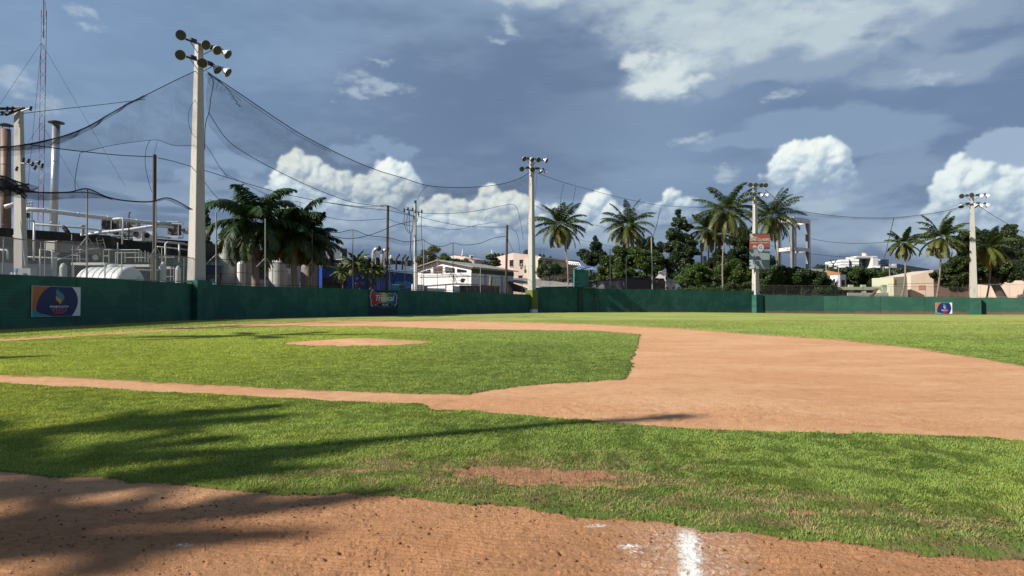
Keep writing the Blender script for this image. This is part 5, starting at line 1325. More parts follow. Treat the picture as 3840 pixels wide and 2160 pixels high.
# railed walkways
def platform(label, d, deck, rails, posts, m_=STEEL, r=0.045):
    t = thing('walkway_platform', label, 'platform', tuple(P(deck[0], deck[1], d)), 'railed walkways round the white tank')
    a = P(deck[0], deck[1], d); b_ = P(deck[2], deck[1], d); mb = MB(); mb.box((a + b_) / 2 + Vector((0, 0.6, -0.1)), ((b_ - a).length, 1.3, 0.22)); part('deck', mb, WPIPE, t)
    for (x0, x1, y) in rails:
        mb = MB(); mb.tube([P(x0, y, d), P(x1, y, d)], r, 5); part('rail', mb, m_, t)
    for (x, y0, y1) in posts:
        mb = MB(); mb.tube([P(x, y0, d), P(x, y1, d)], r, 5); part('post', mb, m_, t)
platform('low railed walkway on legs left of the white tank', 62, (268, 985, 392), [(268, 310, 936), (268, 300, 958)], [(290, 935, 985), (300, 935, 985), (277, 990, 1060), (222, 1025, 1060), (321, 1025, 1060)])
platform('railed walkway directly above the white tank', 63, (392, 992, 560), [(390, 525, 937), (433, 545, 948), (388, 410, 960), (465, 548, 966)], [(388, 937, 990), (409, 937, 990), (434, 945, 990), (441, 945, 990), (456, 945, 1030), (470, 945, 985), (508, 940, 983), (521, 940, 983), (530, 940, 983), (545, 940, 983), (556, 945, 985)])
platform('tall thin railed frame right of the white tank', 66, (596, 1000, 640), [(596, 655, 965), (596, 655, 1008), (600, 650, 1038)], [(607, 930, 1058), (622, 955, 1058), (652, 1000, 1055), (640, 1010, 1055)])
# blue sheds
BLUE = mat('blue_sheet', (0.012, 0.055, 0.28), 0.55, 0.25, 1.0, col2=(0.01, 0.035, 0.16), thr=(0.5, 0.7), stretch=(2, 2, 0.4))
BLUEL = mat('blue_light_sheet', (0.02, 0.16, 0.42), 0.55, 0.2, 1)
CYAN = mat('cyan_trim', (0.05, 0.42, 0.48), 0.5, 0.15, 1.5)
def corrug(mb, A, B, z0, z1, pitch=0.32, dep=0.05, zt=None):
    A = Vector((A[0], A[1])); B = Vector((B[0], B[1])); L = (B - A).length; d = (B - A) / L; n = Vector((-d.y, d.x)); k = int(L / pitch * 2)
    v = []
    for i in range(k + 1):
        p = A + d * (L * i / k) + n * (dep if i % 2 else 0); t_ = i / k
        v += [(p.x, p.y, z0), (p.x, p.y, z1 + ((zt - z1) * t_ if zt is not None else 0))]
    mb.add(v, [(2 * i, 2 * i + 2, 2 * i + 3, 2 * i + 1) for i in range(k)]); return mb
def shed(label, pA, pB, d0, d1, yt0, yt1, back=5.0, opening=None, roof_m=CYAN, trim=True):
    a = P(pA, yt0, d0); b_ = P(pB, yt1, d1)
    t = thing('metal_shed', label, 'shed', (a.x, a.y, GZ), 'blue metal sheds in the factory yard')
    dirv = (b_ - a); dirv.z = 0; n = Vector((-dirv.y, dirv.x, 0)).normalized()
    if n.y < 0: n = -n
    mb = MB(); mb.prism([(a.x, a.y), (b_.x, b_.y), (b_.x + n.x * back, b_.y + n.y * back), (a.x + n.x * back, a.y + n.y * back)], GZ, 0, top=[a.z - 0.05, b_.z - 0.05, b_.z + 0.2, a.z + 0.2]); part('wall', mb, BLUE, t)
    mb = MB(); corrug(mb, (a.x - n.x * 0.08, a.y - n.y * 0.08), (b_.x - n.x * 0.08, b_.y - n.y * 0.08), GZ, a.z - 0.06, zt=b_.z - 0.06); part('corrugated_front', mb, BLUE, t)
    mb = MB(); o_ = n * -0.5
    mb.add([a + o_ + Vector((0, 0, 0.02)), b_ + o_ + Vector((0, 0, 0.02)), b_ + n * back + Vector((0, 0, 0.35)), a + n * back + Vector((0, 0, 0.35)),
            a + o_ + Vector((0, 0, 0.14)), b_ + o_ + Vector((0, 0, 0.14)), b_ + n * back + Vector((0, 0, 0.47)), a + n * back + Vector((0, 0, 0.47))],
           [(3, 2, 1, 0), (4, 5, 6, 7), (0, 1, 5, 4), (1, 2, 6, 5), (2, 3, 7, 6), (3, 0, 4, 7)]); part('roof', mb, roof_m, t)
    for (x0, x1, y0, y1, m_) in opening or ():
        q0 = PV(x0, y1, (a.x - n.x * .2, a.y - n.y * .2), (b_.x - n.x * .2, b_.y - n.y * .2)); q1 = PV(x1, y1, (a.x - n.x * .2, a.y - n.y * .2), (b_.x - n.x * .2, b_.y - n.y * .2))
        zt_ = PV((x0 + x1) / 2, y0, (a.x, a.y), (b_.x, b_.y)).z
        mb = MB(); mb.slab((q0.x, q0.y), (q1.x, q1.y), q0.z, zt_, 0.1); part('opening', mb, m_, t)
    return t
PROOF = mat('pale_roof', (0.46, 0.47, 0.42), 0.6, 0.25, 2)
shed('blue shed with cyan roof edge left of the nearest floodlight pole', 470, 700, 74, 80, 984, 996, opening=[(540, 602, 1020, 1058, GLASSD), (655, 703, 1016, 1062, mat('dark_opening', (0.01, 0.01, 0.012), 0.9))])
shed('blue shed with cyan roof edge right of the nearest floodlight pole', 760, 885, 82, 86, 993, 1001, opening=[(775, 880, 1024, 1030, BLACK), (775, 822, 1030, 1068, GLASSD)])
shed('long dark fronted blue shed with pale roof edge, left of the little palms', 1208, 1400, 96, 100, 1000, 1010, opening=[(1208, 1300, 1042, 1080, mat('dark_opening', (0.01, 0.01, 0.012), 0.9))], roof_m=PROOF)
shed('blue corrugated shed right of the little palms', 1398, 1545, 97, 99, 1009, 1026, opening=[(1480, 1540, 1056, 1080, BLUEL)], roof_m=PROOF)
t = thing('teal_crate', 'cyan crate beside the blue corrugated shed', 'crate', tuple(P(1484, 1082, 92)));  mb = MB(); mb.box(P(1484, 1078, 92), (1.1, 0.8, 0.9)); part('body', mb, CYAN, t); mb = MB(); mb.box(P(1484, 1068, 91.6), (0.9, 0.05, 0.14)); part('stripe', mb, WHITE, t)
t = thing('pallet_stack', 'stack of grey brown sacks beside the cyan crate', 'sacks', tuple(P(1508, 1082, 92)));
for k in range(3): mb = MB(); mb.box(P(1506 + k, 1080 - 4 * k, 92) , (1.2 - 0.1 * k, 0.7, 0.2)); part('sack', mb, mat('sack', (0.24, 0.19, 0.16), 0.9, 0.3, 4), t)
t = thing('panel_sign', 'cyan square panel with dark mark behind the fence, right of the nearest pole', 'sign', tuple(P(802, 1065, 72)))
mb = MB(); a = P(791, 1066, 72); b_ = P(813, 1066, 72); mb.slab((a.x, a.y), (b_.x, b_.y), a.z, P(800, 1048, 72).z, 0.06); part('panel', mb, CYAN, t)
bd = Board(Vector((a.x, a.y - 0.05, a.z)), (b_.x - a.x, b_.y - a.y, 0), (0, 0, 1)); part('figure', bd.text('2', 0.28, 0.26, 0.42, 0.0, sx=1.1), NAVY, t)
# silos
def silo(label, px, wpx, ytop, d, m_, rail=False):
    c = P(px, ytop, d); r_ = wpx * d / F / 2
    t = thing('silo', label, 'silo', (c.x, c.y, GZ), 'pale silos behind the big palm')
    mb = MB(); mb.lathe((c.x, c.y, GZ), (0, 0, 1), [(0, r_), (c.z - GZ, r_), (c.z - GZ + 0.25, r_ * 0.8), (c.z - GZ + 0.4, 0.1)], 28); part('drum', mb, m_, t, smooth=False)
    for k in range(3):
        mb = MB(); mb.lathe((c.x, c.y, GZ + (c.z - GZ) * (0.3 + 0.27 * k)), (0, 0, 1), [(0, r_ * 1.01), (0.1, r_ * 1.01)], 28); part('hoop', mb, STEEL, t)
    if rail:
        for zz in (0.5, 1.1):
            pts = [(c.x + r_ * 1.02 * math.cos(a), c.y + r_ * 1.02 * math.sin(a), c.z + zz) for a in [k * math.pi / 12 for k in range(25)]]
            mb = MB(); mb.tube(pts, 0.04, 5); part('guard_rail', mb, STEEL, t)
        for k in range(10):
            a = k * math.pi / 5; mb = MB(); mb.tube([(c.x + r_ * math.cos(a), c.y + r_ * math.sin(a), c.z - 0.1), (c.x + r_ * 1.02 * math.cos(a), c.y + r_ * 1.02 * math.sin(a), c.z + 1.1)], 0.035, 4); part('rail_post', mb, STEEL, t)
    return t
SILO = mat('silo_grey', (0.50, 0.52, 0.50), 0.45, 0.12, 0.5, col2=(0.40, 0.36, 0.28), thr=(0.55, 0.72), stretch=(1.5, 1.5, 0.15))
silo('narrow pale silo just right of the nearest floodlight pole', 853, 64, 900, 85, SILO)
silo('second pale silo beside the big palm trunk', 925, 48, 898, 86, SILO)
silo('tall railed silo hidden behind the palm crowns', 1085, 80, 788, 97, SILO, True)
silo('low pale tank behind the right palm trunk', 1045, 70, 985, 90, SILO)
silo('low brownish tank left of the long blue shed', 1160, 60, 1000, 92, mat('tank_brown', (0.24, 0.20, 0.17), 0.6, 0.2, 1))
silo('white pipe like tank at the foot of the big palm', 905, 30, 990, 84, WHITE)
# hvac cabinet and duct elbows
t = thing('cooling_unit', 'tall silvery cooling unit in a white cage on the factory roof, right of the palms', 'machine', tuple(P(1262, 972, 118)))
mb = MB(); mb.box(P(1252, 948, 118), (2.4, 2.0, 2.0), rz=0.3); part('casing', mb, mat('silver_flue', (0.6, 0.6, 0.6)), t)
mb = MB(); mb.box(P(1283, 950, 119), (1.6, 1.6, 1.6), rz=0.3); part('dark_casing', mb, mat('unit_dark', (0.06, 0.065, 0.08), 0.6, 0.2, 2), t)
frame_box(t, P(1258, 975, 116.5), 2.0, 1.6, 2.3, WPIPE, 0.06)
mb = MB(); mb.box(P(1268, 974, 116), (2.0, 1.4, 0.12)); part('shelf', mb, WPIPE, t)
for q in (1273, 1286): mb = MB(); mb.tube([P(q, 975, 116), P(q, 1000, 116)], 0.05, 5); part('leg', mb, WPIPE, t)
mb = MB(); mb.box(P(1272, 990, 115.5), (1.6, 1.2, 0.12)); part('shelf', mb, WPIPE, t)
t = thing('green_tank_box', 'grey green box unit behind the little palms', 'machine', tuple(P(1308, 998, 112))); mb = MB(); mb.box(P(1308, 992, 112), (1.9, 1.4, 0.8)); part('box', mb, mat('greygreen', (0.2, 0.24, 0.22), 0.7, 0.2, 1), t); mb = MB(); mb.box(P(1308, 982, 112), (2.05, 1.5, 0.08)); part('lid', mb, WPIPE, t)
def elbow(label, px, w_, ytop, d, m_, bend=22):
    t = thing('exhaust_elbow', label, 'duct', tuple(P(px, 1010, d)), 'curved exhaust ducts on the factory roof')
    r = w_ * d / F / 2
    pts = [P(px, 1012, d), P(px, ytop + 24, d), P(px + 2, ytop + 14, d), P(px + 7, ytop + 7, d - .2), P(px + bend * 0.75, ytop + 4, d - .4)]
    mb = MB(); mb.tube(pts, [r, r, r, r * 1.02, r * 1.04], 14); part('duct', mb, m_, t, smooth=True)
    mb = MB(); dv_ = (pts[-1] - pts[-2]).normalized(); mb.tube([pts[-1], pts[-1] + dv_ * 0.35], [r * 1.15, r * 1.15], 14); part('rim', mb, DARK, t)
    return t
SILV = mat('duct_silver', (0.66, 0.68, 0.70), 0.3, 0.2, 0.6, metal=0.6, stretch=(1, 1, 0.4))
elbow('left of the two big silver exhaust ducts bending right', 1401, 16, 929, 108, SILV)
elbow('right of the two big silver exhaust ducts, beside the dark steel post', 1434, 15, 932, 108, SILV)
elbow('thin dark exhaust pipe with bent head', 1486, 6, 955, 110, DARK, 12)
elbow('thinner dark exhaust pipe nearer the blue capped pole', 1509, 6, 957, 110, DARK, 12)
for (px, py, w_, h_, lab) in ((1368, 965, 26, 14, 'round white rooftop dome left of the silver ducts'), (1465, 965, 14, 12, 'small white rooftop box right of the silver ducts')):
    t = thing('roof_cowl', lab, 'roof cowl', tuple(P(px, py + h_ / 2, 120))); mb = MB(); mb.lathe(P(px, py + h_ / 2, 120), (0, 0, 1), [(0, w_ * 120 / F / 2), (0.3, w_ * 120 / F / 2), (0.6, w_ * 120 / F / 3), (0.7, 0.1)], 16); part('cowl', mb, WHITE, t); mb = MB(); mb.lathe(P(px, py + h_ / 2, 120) - Vector((0, 0, .3)), (0, 0, 1), [(0, .4), (0.35, .4)], 12); part('collar', mb, DARK, t)
t = thing('roof_clutter', 'row of dark ducts and boxes on the roof left of the blue capped pole', 'machine', tuple(P(1440, 985, 121)))
rg = random.Random(5)
for k in range(9):
    q = P(1375 + k * 19 + rg.uniform(-4, 4), 975 + k * 1.5, 121); mb = MB(); h_ = rg.uniform(0.5, 1.2); mb.box(q + Vector((0, 0, 0)), (rg.uniform(0.5, 1.1), 0.8, h_), rz=rg.uniform(0, 1)); part('box', mb, rg.choice([DARK, ROOFD, GREYW]), t)
t = thing('yard_lamp', 'dark paddle shaped lamp on a rod left of the blue capped pole', 'lamp', tuple(P(1520, 1060, 100)))
mb = MB(); mb.tube([P(1519, 1062, 100), P(1520, 980, 100)], 0.05, 5); part('stem', mb, RUST, t); mb = MB(); mb.tube([P(1521, 979, 100), P(1527, 968, 100), P(1533, 961, 100)], [0.1, 0.2, 0.1], 8); part('lamp_head', mb, BLACK, t)
# blue capped utility pole
d = 95; b0 = P(1559, 1090, d); tp = P(1557, 760, d)
t = thing('utility_pole', 'pale concrete utility pole with blue top and short insulator arms, mid field', 'utility pole', (b0.x, b0.y, GZ))
mb = MB(); mb.tube([Vector((b0.x, b0.y, GZ)), tp], 0.27, 12, r2=0.19); part('shaft', mb, mat('pole_white', (0.62, 0.62, 0.58), 0.8, 0.2, 1, 0.01, 10, stretch=(1, 1, 0.3)), t)
mb = MB(); mb.tube([P(1557, 763, d), P(1557, 752, d)], 0.20, 12); part('blue_cap', mb, BLUEL, t)
for pts in (((1523, 786), (1553, 791)), ((1562, 795), (1583, 796))):
    mb = MB(); mb.tube([P(*pts[0], d - .4), P(*pts[1], d - .3)], 0.06, 5); part('insulator_arm', mb, DARK, t)
for (a, b_) in ((1516, 789), (1530, 784), (1548, 786), (1534, 798), (1582, 794), (1570, 802)):
    mb = MB(); mb.lathe(P(a, b_ + 6, d - .4), (0, 0, 1), [(0, .06), (.08, .15), (.16, .06), (.24, .15), (.34, .06), (.4, .13), (.5, .05)], 8); part('insulator', mb, BLACK, t)
for pts in ([(1518, 800), (1515, 830), (1522, 860), (1535, 874), (1546, 868), (1551, 840), (1552, 800)], [(1536, 800), (1535, 850), (1540, 900), (1537, 950), (1545, 975), (1553, 990)], [(1531, 800), (1525, 830), (1528, 860), (1540, 870)], [(1570, 803), (1568, 815), (1563, 830)], [(1582, 800), (1580, 850), (1582, 900), (1586, 940), (1584, 1000)], [(1550, 810), (1545, 860), (1540, 930), (1550, 1000)], [(1553, 1080), (1570, 1078)]):
    mb = MB(); mb.tube([P(a, b_, d - .5) for a, b_ in smooth_pts(pts, 4)], 0.035, 5); part('drop_cable', mb, BLACK, t)
mb = MB(); mb.tube([P(1564, 1090, d - .5), P(1564, 985, d - .5)], 0.10, 8); part('conduit', mb, STEEL, t); mb = MB(); mb.lathe(P(1563, 981, d - .5), (0, -1, .2), [(0, .15), (.3, .18)], 10); part('meter_head', mb, BLACK, t)

# ------------------------------------------------------------------ white gabled workshop
SHEDW = mat('whitewash', (0.80, 0.80, 0.80), 0.8, 0.06, 0.8, col2=(0.70, 0.71, 0.72), thr=(0.5, 0.8))
SHEDG = mat('weathered_roof', (0.33, 0.32, 0.29), 0.8, 0.3, 1.5, col2=(0.22, 0.21, 0.19), thr=(0.45, 0.6))
C1 = Vector((-6.7, 112)); fl = Vector((-0.89, 0.456)); sd_ = Vector((0.45, 0.893)); CL = C1 + fl * 10.9; C2 = C1 + sd_ * 15.5
ze = 7.5; zr = 8.75
t = thing('gabled_workshop', 'bright white gabled workshop with grey sheet roof behind the wall', 'building', (C1.x, C1.y, GZ))
mb = MB(); ridge = C1 + fl * 6.2
nb_ = lambda p: (p.x, p.y)
CLb = CL + sd_ * 15.5; rb = ridge + sd_ * 15.5
v = [(*nb_(CL), GZ), (*nb_(C1), GZ), (*nb_(C1), ze), (*nb_(ridge), zr), (*nb_(CL), ze), (*nb_(CLb), GZ), (*nb_(C2), GZ), (*nb_(C2), ze), (*nb_(rb), zr), (*nb_(CLb), ze)]
mb.add(v, [(0, 1, 2, 3, 4), (9, 8, 7, 6, 5), (1, 6, 7, 2), (5, 0, 4, 9)]); part('wall', mb, SHEDW, t)
mb = MB(); ov = 0.7
def roofp(A, B, zA, zB):
    a0 = A - sd_ * ov; a1 = A + sd_ * (15.5 + ov); b0_ = B - sd_ * ov; b1_ = B + sd_ * (15.5 + ov)
    e = (A - B).normalized() * 0.7; a0 += e; a1 += e; dz = -0.12
    vv = [(a0.x, a0.y, zA + dz), (b0_.x, b0_.y, zB), (b1_.x, b1_.y, zB), (a1.x, a1.y, zA + dz)]
    mb.add(vv + [(x, y, z + 0.14) for x, y, z in vv], [(3, 2, 1, 0), (4, 5, 6, 7), (0, 1, 5, 4), (1, 2, 6, 5), (2, 3, 7, 6), (3, 0, 4, 7)])
roofp(CL, ridge, ze + 0.05, zr + 0.05); part('roof', mb, SHEDG, t)
mb = MB(); roofp(C1, ridge, ze + 0.05, zr + 0.05); part('roof', mb, SHEDG, t)
nf = Vector((-0.456, -0.89)) 
def on_front(x0, x1, z0, z1, nm, m_, o_=0.06, skew=0):
    a = C1 + fl * x0 + nf * o_; b_ = C1 + fl * x1 + nf * o_; mb = MB(); mb.slab(nb_(a), nb_(b_), z0, z1, 0.06, z0, z1 + skew); part(nm, mb, m_, t)
OPEN = mat('dark_opening', (0.012, 0.012, 0.014), 0.9)
on_front(0.9, 2.7, 6.75, 7.05, 'gable_opening', OPEN, skew=0.3); on_front(3.2, 5.0, 6.75, 7.45, 'gable_opening', OPEN, skew=0.3); on_front(5.6, 7.4, 6.75, 7.9, 'gable_opening', mat('gable_rust', (0.10, 0.05, 0.045), 0.9), skew=-0.1); on_front(8.0, 9.6, 6.75, 7.35, 'gable_opening', OPEN, skew=-0.3)
on_front(0.3, 10.4, 6.25, 6.35, 'ledge', SHEDG, 0.3); on_front(3.0, 4.4, 3.2, 3.6, 'side_plate', SHEDW, 0.1)
ns = Vector((0.893, -0.45))
for k in (4.5, 10.5):
    a = C1 + sd_ * k + ns * 0.08; b_ = C1 + sd_ * (k + 0.6) + ns * 0.08; mb = MB(); mb.slab(nb_(a), nb_(b_), GZ, 6.6, 0.16); part('pilaster', mb, mat('wall_bluegrey', (0.42, 0.45, 0.58), 0.8, 0.1, 1), t)
a = C1 + ns * 0.05; b_ = C2 + ns * 0.05; mb = MB(); mb.slab(nb_(a), nb_(b_), 6.6, 7.3, 0.1); part('dark_frieze', mb, mat('frieze', (0.10, 0.10, 0.09), 0.9, 0.4, 2), t)
a = C1 + sd_ * 1.7 + ns * 0.1; b_ = C1 + sd_ * 3.0 + ns * 0.1; mb = MB(); mb.slab(nb_(a), nb_(b_), 2.2, 3.6, 0.1); part('window', mb, GLASSD, t)
# lean-to roofs and clutter before the workshop
def leanto(label, pts, m_, th=0.1, legs=(), d_leg=0, name='lean_to_roof'):
    t = thing(name, label, 'roof', tuple(P(*pts[0])))
    top = [P(*q) for q in pts]; v = top + [q - Vector((0, 0, th)) for q in top]; n = len(pts)
    mb = MB(); mb.add(v, [tuple(range(n)), tuple(range(2 * n - 1, n - 1, -1))] + [(i, n + i, n + (i + 1) % n, (i + 1) % n) for i in range(n)]); part('sheet', mb, m_, t)
    for q in legs:
        a = P(*q); mb = MB(); mb.tube([(a.x, a.y, GZ), a], 0.08, 6); part('post', mb, RUST, t)
    return t
leanto('low grey sheet canopy in front of the white workshop', [(1580, 1075, 99), (1712, 1062, 104), (1812, 1067, 106), (1700, 1066, 110), (1595, 1070, 104)], SHEDG, 0.08, [(1590, 1076, 99), (1672, 1070, 102), (1805, 1068, 106)])
leanto('wide grey corrugated roof left of the olive based pole', [(1857, 1045, 124), (2030, 1076, 121.5), (2165, 1073, 128), (2160, 1056, 140), (1975, 1042, 145)], SHEDG, 0.1, [(1870, 1050, 124)])
leanto('dark tarp slope under the corrugated roof', [(1905, 1055, 123.5), (1990, 1085, 121), (1975, 1098, 121), (1925, 1092, 123)], mat('tarp', (0.05, 0.05, 0.055), 0.8, 0.2, 2), 0.05)
t = thing('block_wall', 'unfinished brick and block wall behind the fence, below the grey canopy', 'wall', tuple(P(1760, 1090, 106)))
a = P(1725, 1070, 105); b_ = P(1870, 1073, 114); mb = MB(); mb.slab((a.x, a.y), (b_.x, b_.y), GZ, a.z, 0.3, GZ, b_.z); part('blocks', mb, mat('raw_block', (0.17, 0.13, 0.11), 0.95, 0.4, 3), t)
mb = MB(); a = P(1800, 1068, 109.5); b_ = P(1872, 1073, 113.8); mb.slab((a.x, a.y), (b_.x, b_.y), P(1800, 1076, 106).z, a.z, 0.34, P(1870, 1078, 108).z, b_.z); part('brick_course', mb, mat('brick_red', (0.30, 0.12, 0.07), 0.9, 0.3, 5), t)
for q in (1736, 1750, 1765, 1782): mb = MB(); mb.tube([P(q, 1095, 104.5), P(q, 1070, 104.5)], 0.05, 5); part('bar', mb, DARK, t)
t = thing('wooden_stub', 'thick grey timber stub standing at the wall before the workshop side', 'post', tuple(P(1838, 1090, 112)))
mb = MB(); mb.tube([P(1836, 1100, 112), P(1842, 1036, 112)], 0.26, 8); part('timber', mb, mat('old_timber', (0.20, 0.17, 0.13), 0.9, 0.4, 3, stretch=(4, 4, .5)), t); mb = MB(); mb.tube([P(1844, 1050, 111.8), P(1845, 1034, 111.8)], 0.03, 5); part('spike', mb, RUST, t)
t = thing('small_kiosk', 'low white kiosk wall with counter under the grey canopy', 'kiosk', tuple(P(1600, 1092, 98)))
for (x0, x1, y0) in ((1545, 1590, 1066), (1600, 1668, 1080), (1700, 1722, 1072)):
    dk = 98 + (x0 - 1545) * 0.035; a = P(x0, y0, dk); b_ = P(x1, y0 + 2, dk + 1.5); mb = MB(); mb.slab((a.x, a.y), (b_.x, b_.y), 1.0, a.z, 0.2, 1.0, b_.z); part('wall', mb, SHEDW, t)
mb = MB(); mb.box(P(1596, 1086, 97.6), (0.5, 0.4, 0.9)); part('post_box', mb, DARK, t)
t = thing('awning', 'small white awning with dark half round end on the workshop front', 'awning', tuple(P(1700, 1055, 111)))
mb = MB(); a = P(1682, 1052, 110.4); b_ = P(1738, 1052, 109); mb.slab((a.x, a.y), (b_.x, b_.y), a.z, a.z + 0.28, 1.2); part('hood', mb, SHEDW, t); mb = MB(); mb.lathe(P(1734, 1052, 108.6), (0.5, -1, 0), [(0, .36), (.1, .36)], 16); part('round_end', mb, mat('awning_grey', (0.16, 0.17, 0.19)), t)
t = thing('pipe_rack', 'tangled grey steel pipe rack across the white workshop front', 'rack', tuple(P(1600, 1010, 100)))
for pts in ([(1568, 1012), (1640, 1005), (1690, 1007), (1705, 1040), (1712, 1062)], [(1568, 1020), (1650, 1020), (1700, 1012)], [(1590, 1006), (1600, 1018), (1605, 1008)], [(1640, 1012), (1660, 1030), (1668, 1012), (1680, 1010)], [(1695, 1010), (1705, 1060)], [(1680, 1005), (1700, 1045), (1712, 1045)], [(1722, 1020), (1732, 1028), (1724, 1030), (1730, 1020)], [(1640, 965), (1642, 1008)]):
    mb = MB(); mb.tube([P(a, b_, 101) for a, b_ in pts], 0.055, 5); part('tube', mb, STEEL, t)

# ------------------------------------------------------------------ houses
PINK = mat('pink_render', (0.66, 0.52, 0.45), 0.85, 0.15, 0.9, col2=(0.62, 0.57, 0.50), thr=(0.5, 0.7), stretch=(1, 1, 0.5))
CREAM = mat('cream_render', (0.55, 0.49, 0.38), 0.85, 0.12, 0.7, col2=(0.45, 0.40, 0.31), thr=(0.5, 0.7), stretch=(1, 1, 0.5))
PEACH = mat('peach_render', (0.62, 0.50, 0.40), 0.85, 0.12, 0.6, col2=(0.54, 0.44, 0.36), thr=(0.5, 0.75), stretch=(1, 1, 0.4))
def house(label, d, corners, ztops, m_, wins=(), roof=None, name='house', d2=None, depth=9, zb=GZ, extra=()):
    """corners: pixel x with depth for the seen outline, front polyline left to right"""
    pts = [P(x, 1000, dd) for x, dd in corners]; fp = [(q.x, q.y) for q in pts]
    a, b_ = Vector(fp[0]), Vector(fp[-1]); dv_ = (b_ - a).normalized(); n = Vector((-dv_.y, dv_.x))
    if n.y < 0: n = -n
    back = [(b_.x + n.x * depth, b_.y + n.y * depth), (a.x + n.x * depth, a.y + n.y * depth)]
    zs = [P(x, y, dd).z for (x, dd), y in zip(corners, ztops)]
    t = thing(name, label, 'house', (fp[0][0], fp[0][1], zb))
    mb = MB(); mb.prism(fp + back, zb, 0, top=zs + [zs[-1], zs[0]]); part('wall', mb, m_, t)
    if roof:
        for i in range(len(fp) - 1):
            p, q = Vector(fp[i]), Vector(fp[i + 1]); mb = MB(); mb.slab(fp[i], fp[i + 1], zs[i] - 0.05, zs[i] + 0.2, 0.7, zs[i + 1] - 0.05, zs[i + 1] + 0.2); part('roof_edge', mb, roof, t)
    for (x0, x1, y0, y1, i, m2) in wins:
        A, B = fp[i], fp[i + 1]; e = Vector((A[0] - B[0], A[1] - B[1])).normalized(); nn = Vector((e.y, -e.x))
        if nn.y > 0: nn = -nn
        A2 = (A[0] + nn.x * 0.05, A[1] + nn.y * 0.05); B2 = (B[0] + nn.x * 0.05, B[1] + nn.y * 0.05)
        p0 = PV(x0, y1, A2, B2); p1 = PV(x1, y1, A2, B2); z1 = PV((x0 + x1) / 2, y0, A2, B2).z
        mb = MB(); mb.slab((p0.x, p0.y), (p1.x, p1.y), p0.z, z1, 0.06); wp = part('window', mb, m2, t)
        if m2 is GLASSD:
            mb = MB()
            for (za_, zb_) in ((p0.z - 0.12, p0.z), (z1, z1 + 0.1)): mb.slab((p0.x + nn.x * .03, p0.y + nn.y * .03), (p1.x + nn.x * .03, p1.y + nn.y * .03), za_, zb_, 0.14)
            mb.build('sill', m_, wp)
    return t
house('pink gabled house with dark windows behind the white workshop', 150, [(1862, 152), (1925, 150), (2012, 149), (2022, 149)], [964, 948, 960, 960], PINK,
      [(1911, 1924, 975, 1000, 0, GLASSD), (1948, 1960, 974, 999, 1, GLASSD), (1944, 1958, 1033, 1047, 1, GLASSD)], depth=10)
t = thing('window_air_conditioner', 'small white window air conditioner below the person at the pink house window', 'air conditioner', tuple(P(1954, 1004, 149)))
mb = MB(); mb.box(P(1954, 1004, 148.8), (0.62, 0.4, 0.5)); part('casing', mb, WHITE, t); mb = MB(); mb.box(P(1954, 1004, 148.57), (0.36, 0.03, 0.3)); part('grille', mb, DARK, t)
house('cream two storey block right of the olive based floodlight pole', 148, [(2022, 147), (2172, 160)], [966, 981], CREAM,
      [(2018, 2034, 975, 1000, 0, GLASSD), (2048, 2072, 978, 990, 0, GLASSD), (2098, 2125, 1003, 1016, 0, GLASSD), (2020, 2035, 1002, 1025, 0, mat('ochre', (0.40, 0.24, 0.10))), (2085, 2170, 1027, 1033, 0, mat('ochre', (0.40, 0.24, 0.10)))], roof=WHITE, depth=10)
house('pink parapet house seen over the white workshop roof', 172, [(1690, 174), (1700, 172), (1745, 170), (1778, 170), (1822, 182)], [962, 958, 962, 972, 975], PINK, [(1785, 1805, 976, 983, 3, GLASSD)], roof=None, depth=8)
house('white house with pale cyan panel between dark trees', 160, [(2455, 160), (2480, 160), (2496, 160), (2520, 161), (2533, 162)], [1030, 1016, 1018, 1030, 1050], SHEDW,
      [(2496, 2502, 1038, 1050, 2, GLASSD), (2523, 2530, 1038, 1050, 3, GLASSD), (2505, 2520, 1037, 1065, 2, mat('pale_cyan', (0.42, 0.62, 0.68))), (2498, 2506, 1074, 1085, 2, GLASSD), (2522, 2530, 1074, 1085, 3, GLASSD)], depth=6)
house('large peach block with sloping parapet behind the leaning palms', 150, [(3398, 152), (3415, 151), (3500, 150), (3560, 152)], [1038, 1034, 1012, 1008], PEACH,
      [(3445, 3470, 1070, 1086, 1, mat('peach_dark', (0.45, 0.22, 0.15)))], depth=14)
house('long peach wall behind the big dark tree', 156, [(3560, 155), (3640, 156), (3760, 152), (3900, 148)], [1050, 1058, 1052, 1052], PEACH, [(3600, 3632, 1060, 1092, 0, mat('porch_dark', (0.05, 0.03, 0.025), 0.9)), (3612, 3618, 1050, 1100, 0, AMBER)], depth=8)
house('yellow green house front between the first leaning palm and the peach block', 147, [(3350, 147), (3400, 148), (3402, 148)], [1040, 1036, 1060], mat('lime_render', (0.50, 0.52, 0.38), 0.85, 0.15, 1), [(3352, 3356, 1045, 1065, 0, AMBER)], depth=6)
house('unpainted grey block house left of the yellow green house', 152, [(3300, 154), (3352, 152)], [1040, 1038], mat('raw_grey', (0.36, 0.34, 0.29), 0.9, 0.4, 1.5), [(3318, 3326, 1052, 1066, 0, GLASSD)], depth=6)
house('white balconied house behind the hedge, beside the standing person', 170, [(3095, 172), (3140, 170), (3150, 170), (3172, 171)], [1035, 1032, 1030, 1030], SHEDW,
      [(3108, 3116, 1046, 1060, 0, GLASSD), (3124, 3131, 1046, 1060, 0, GLASSD), (3155, 3168, 1050, 1075, 2, mat('brown_door', (0.10, 0.05, 0.03)))], depth=6)
house('orange roofed house right of the concrete water tower', 185, [(3090, 188), (3100, 186), (3148, 185)], [1018, 1014, 1026], mat('terracotta', (0.50, 0.25, 0.13), 0.85, 0.2, 1), [], depth=8)
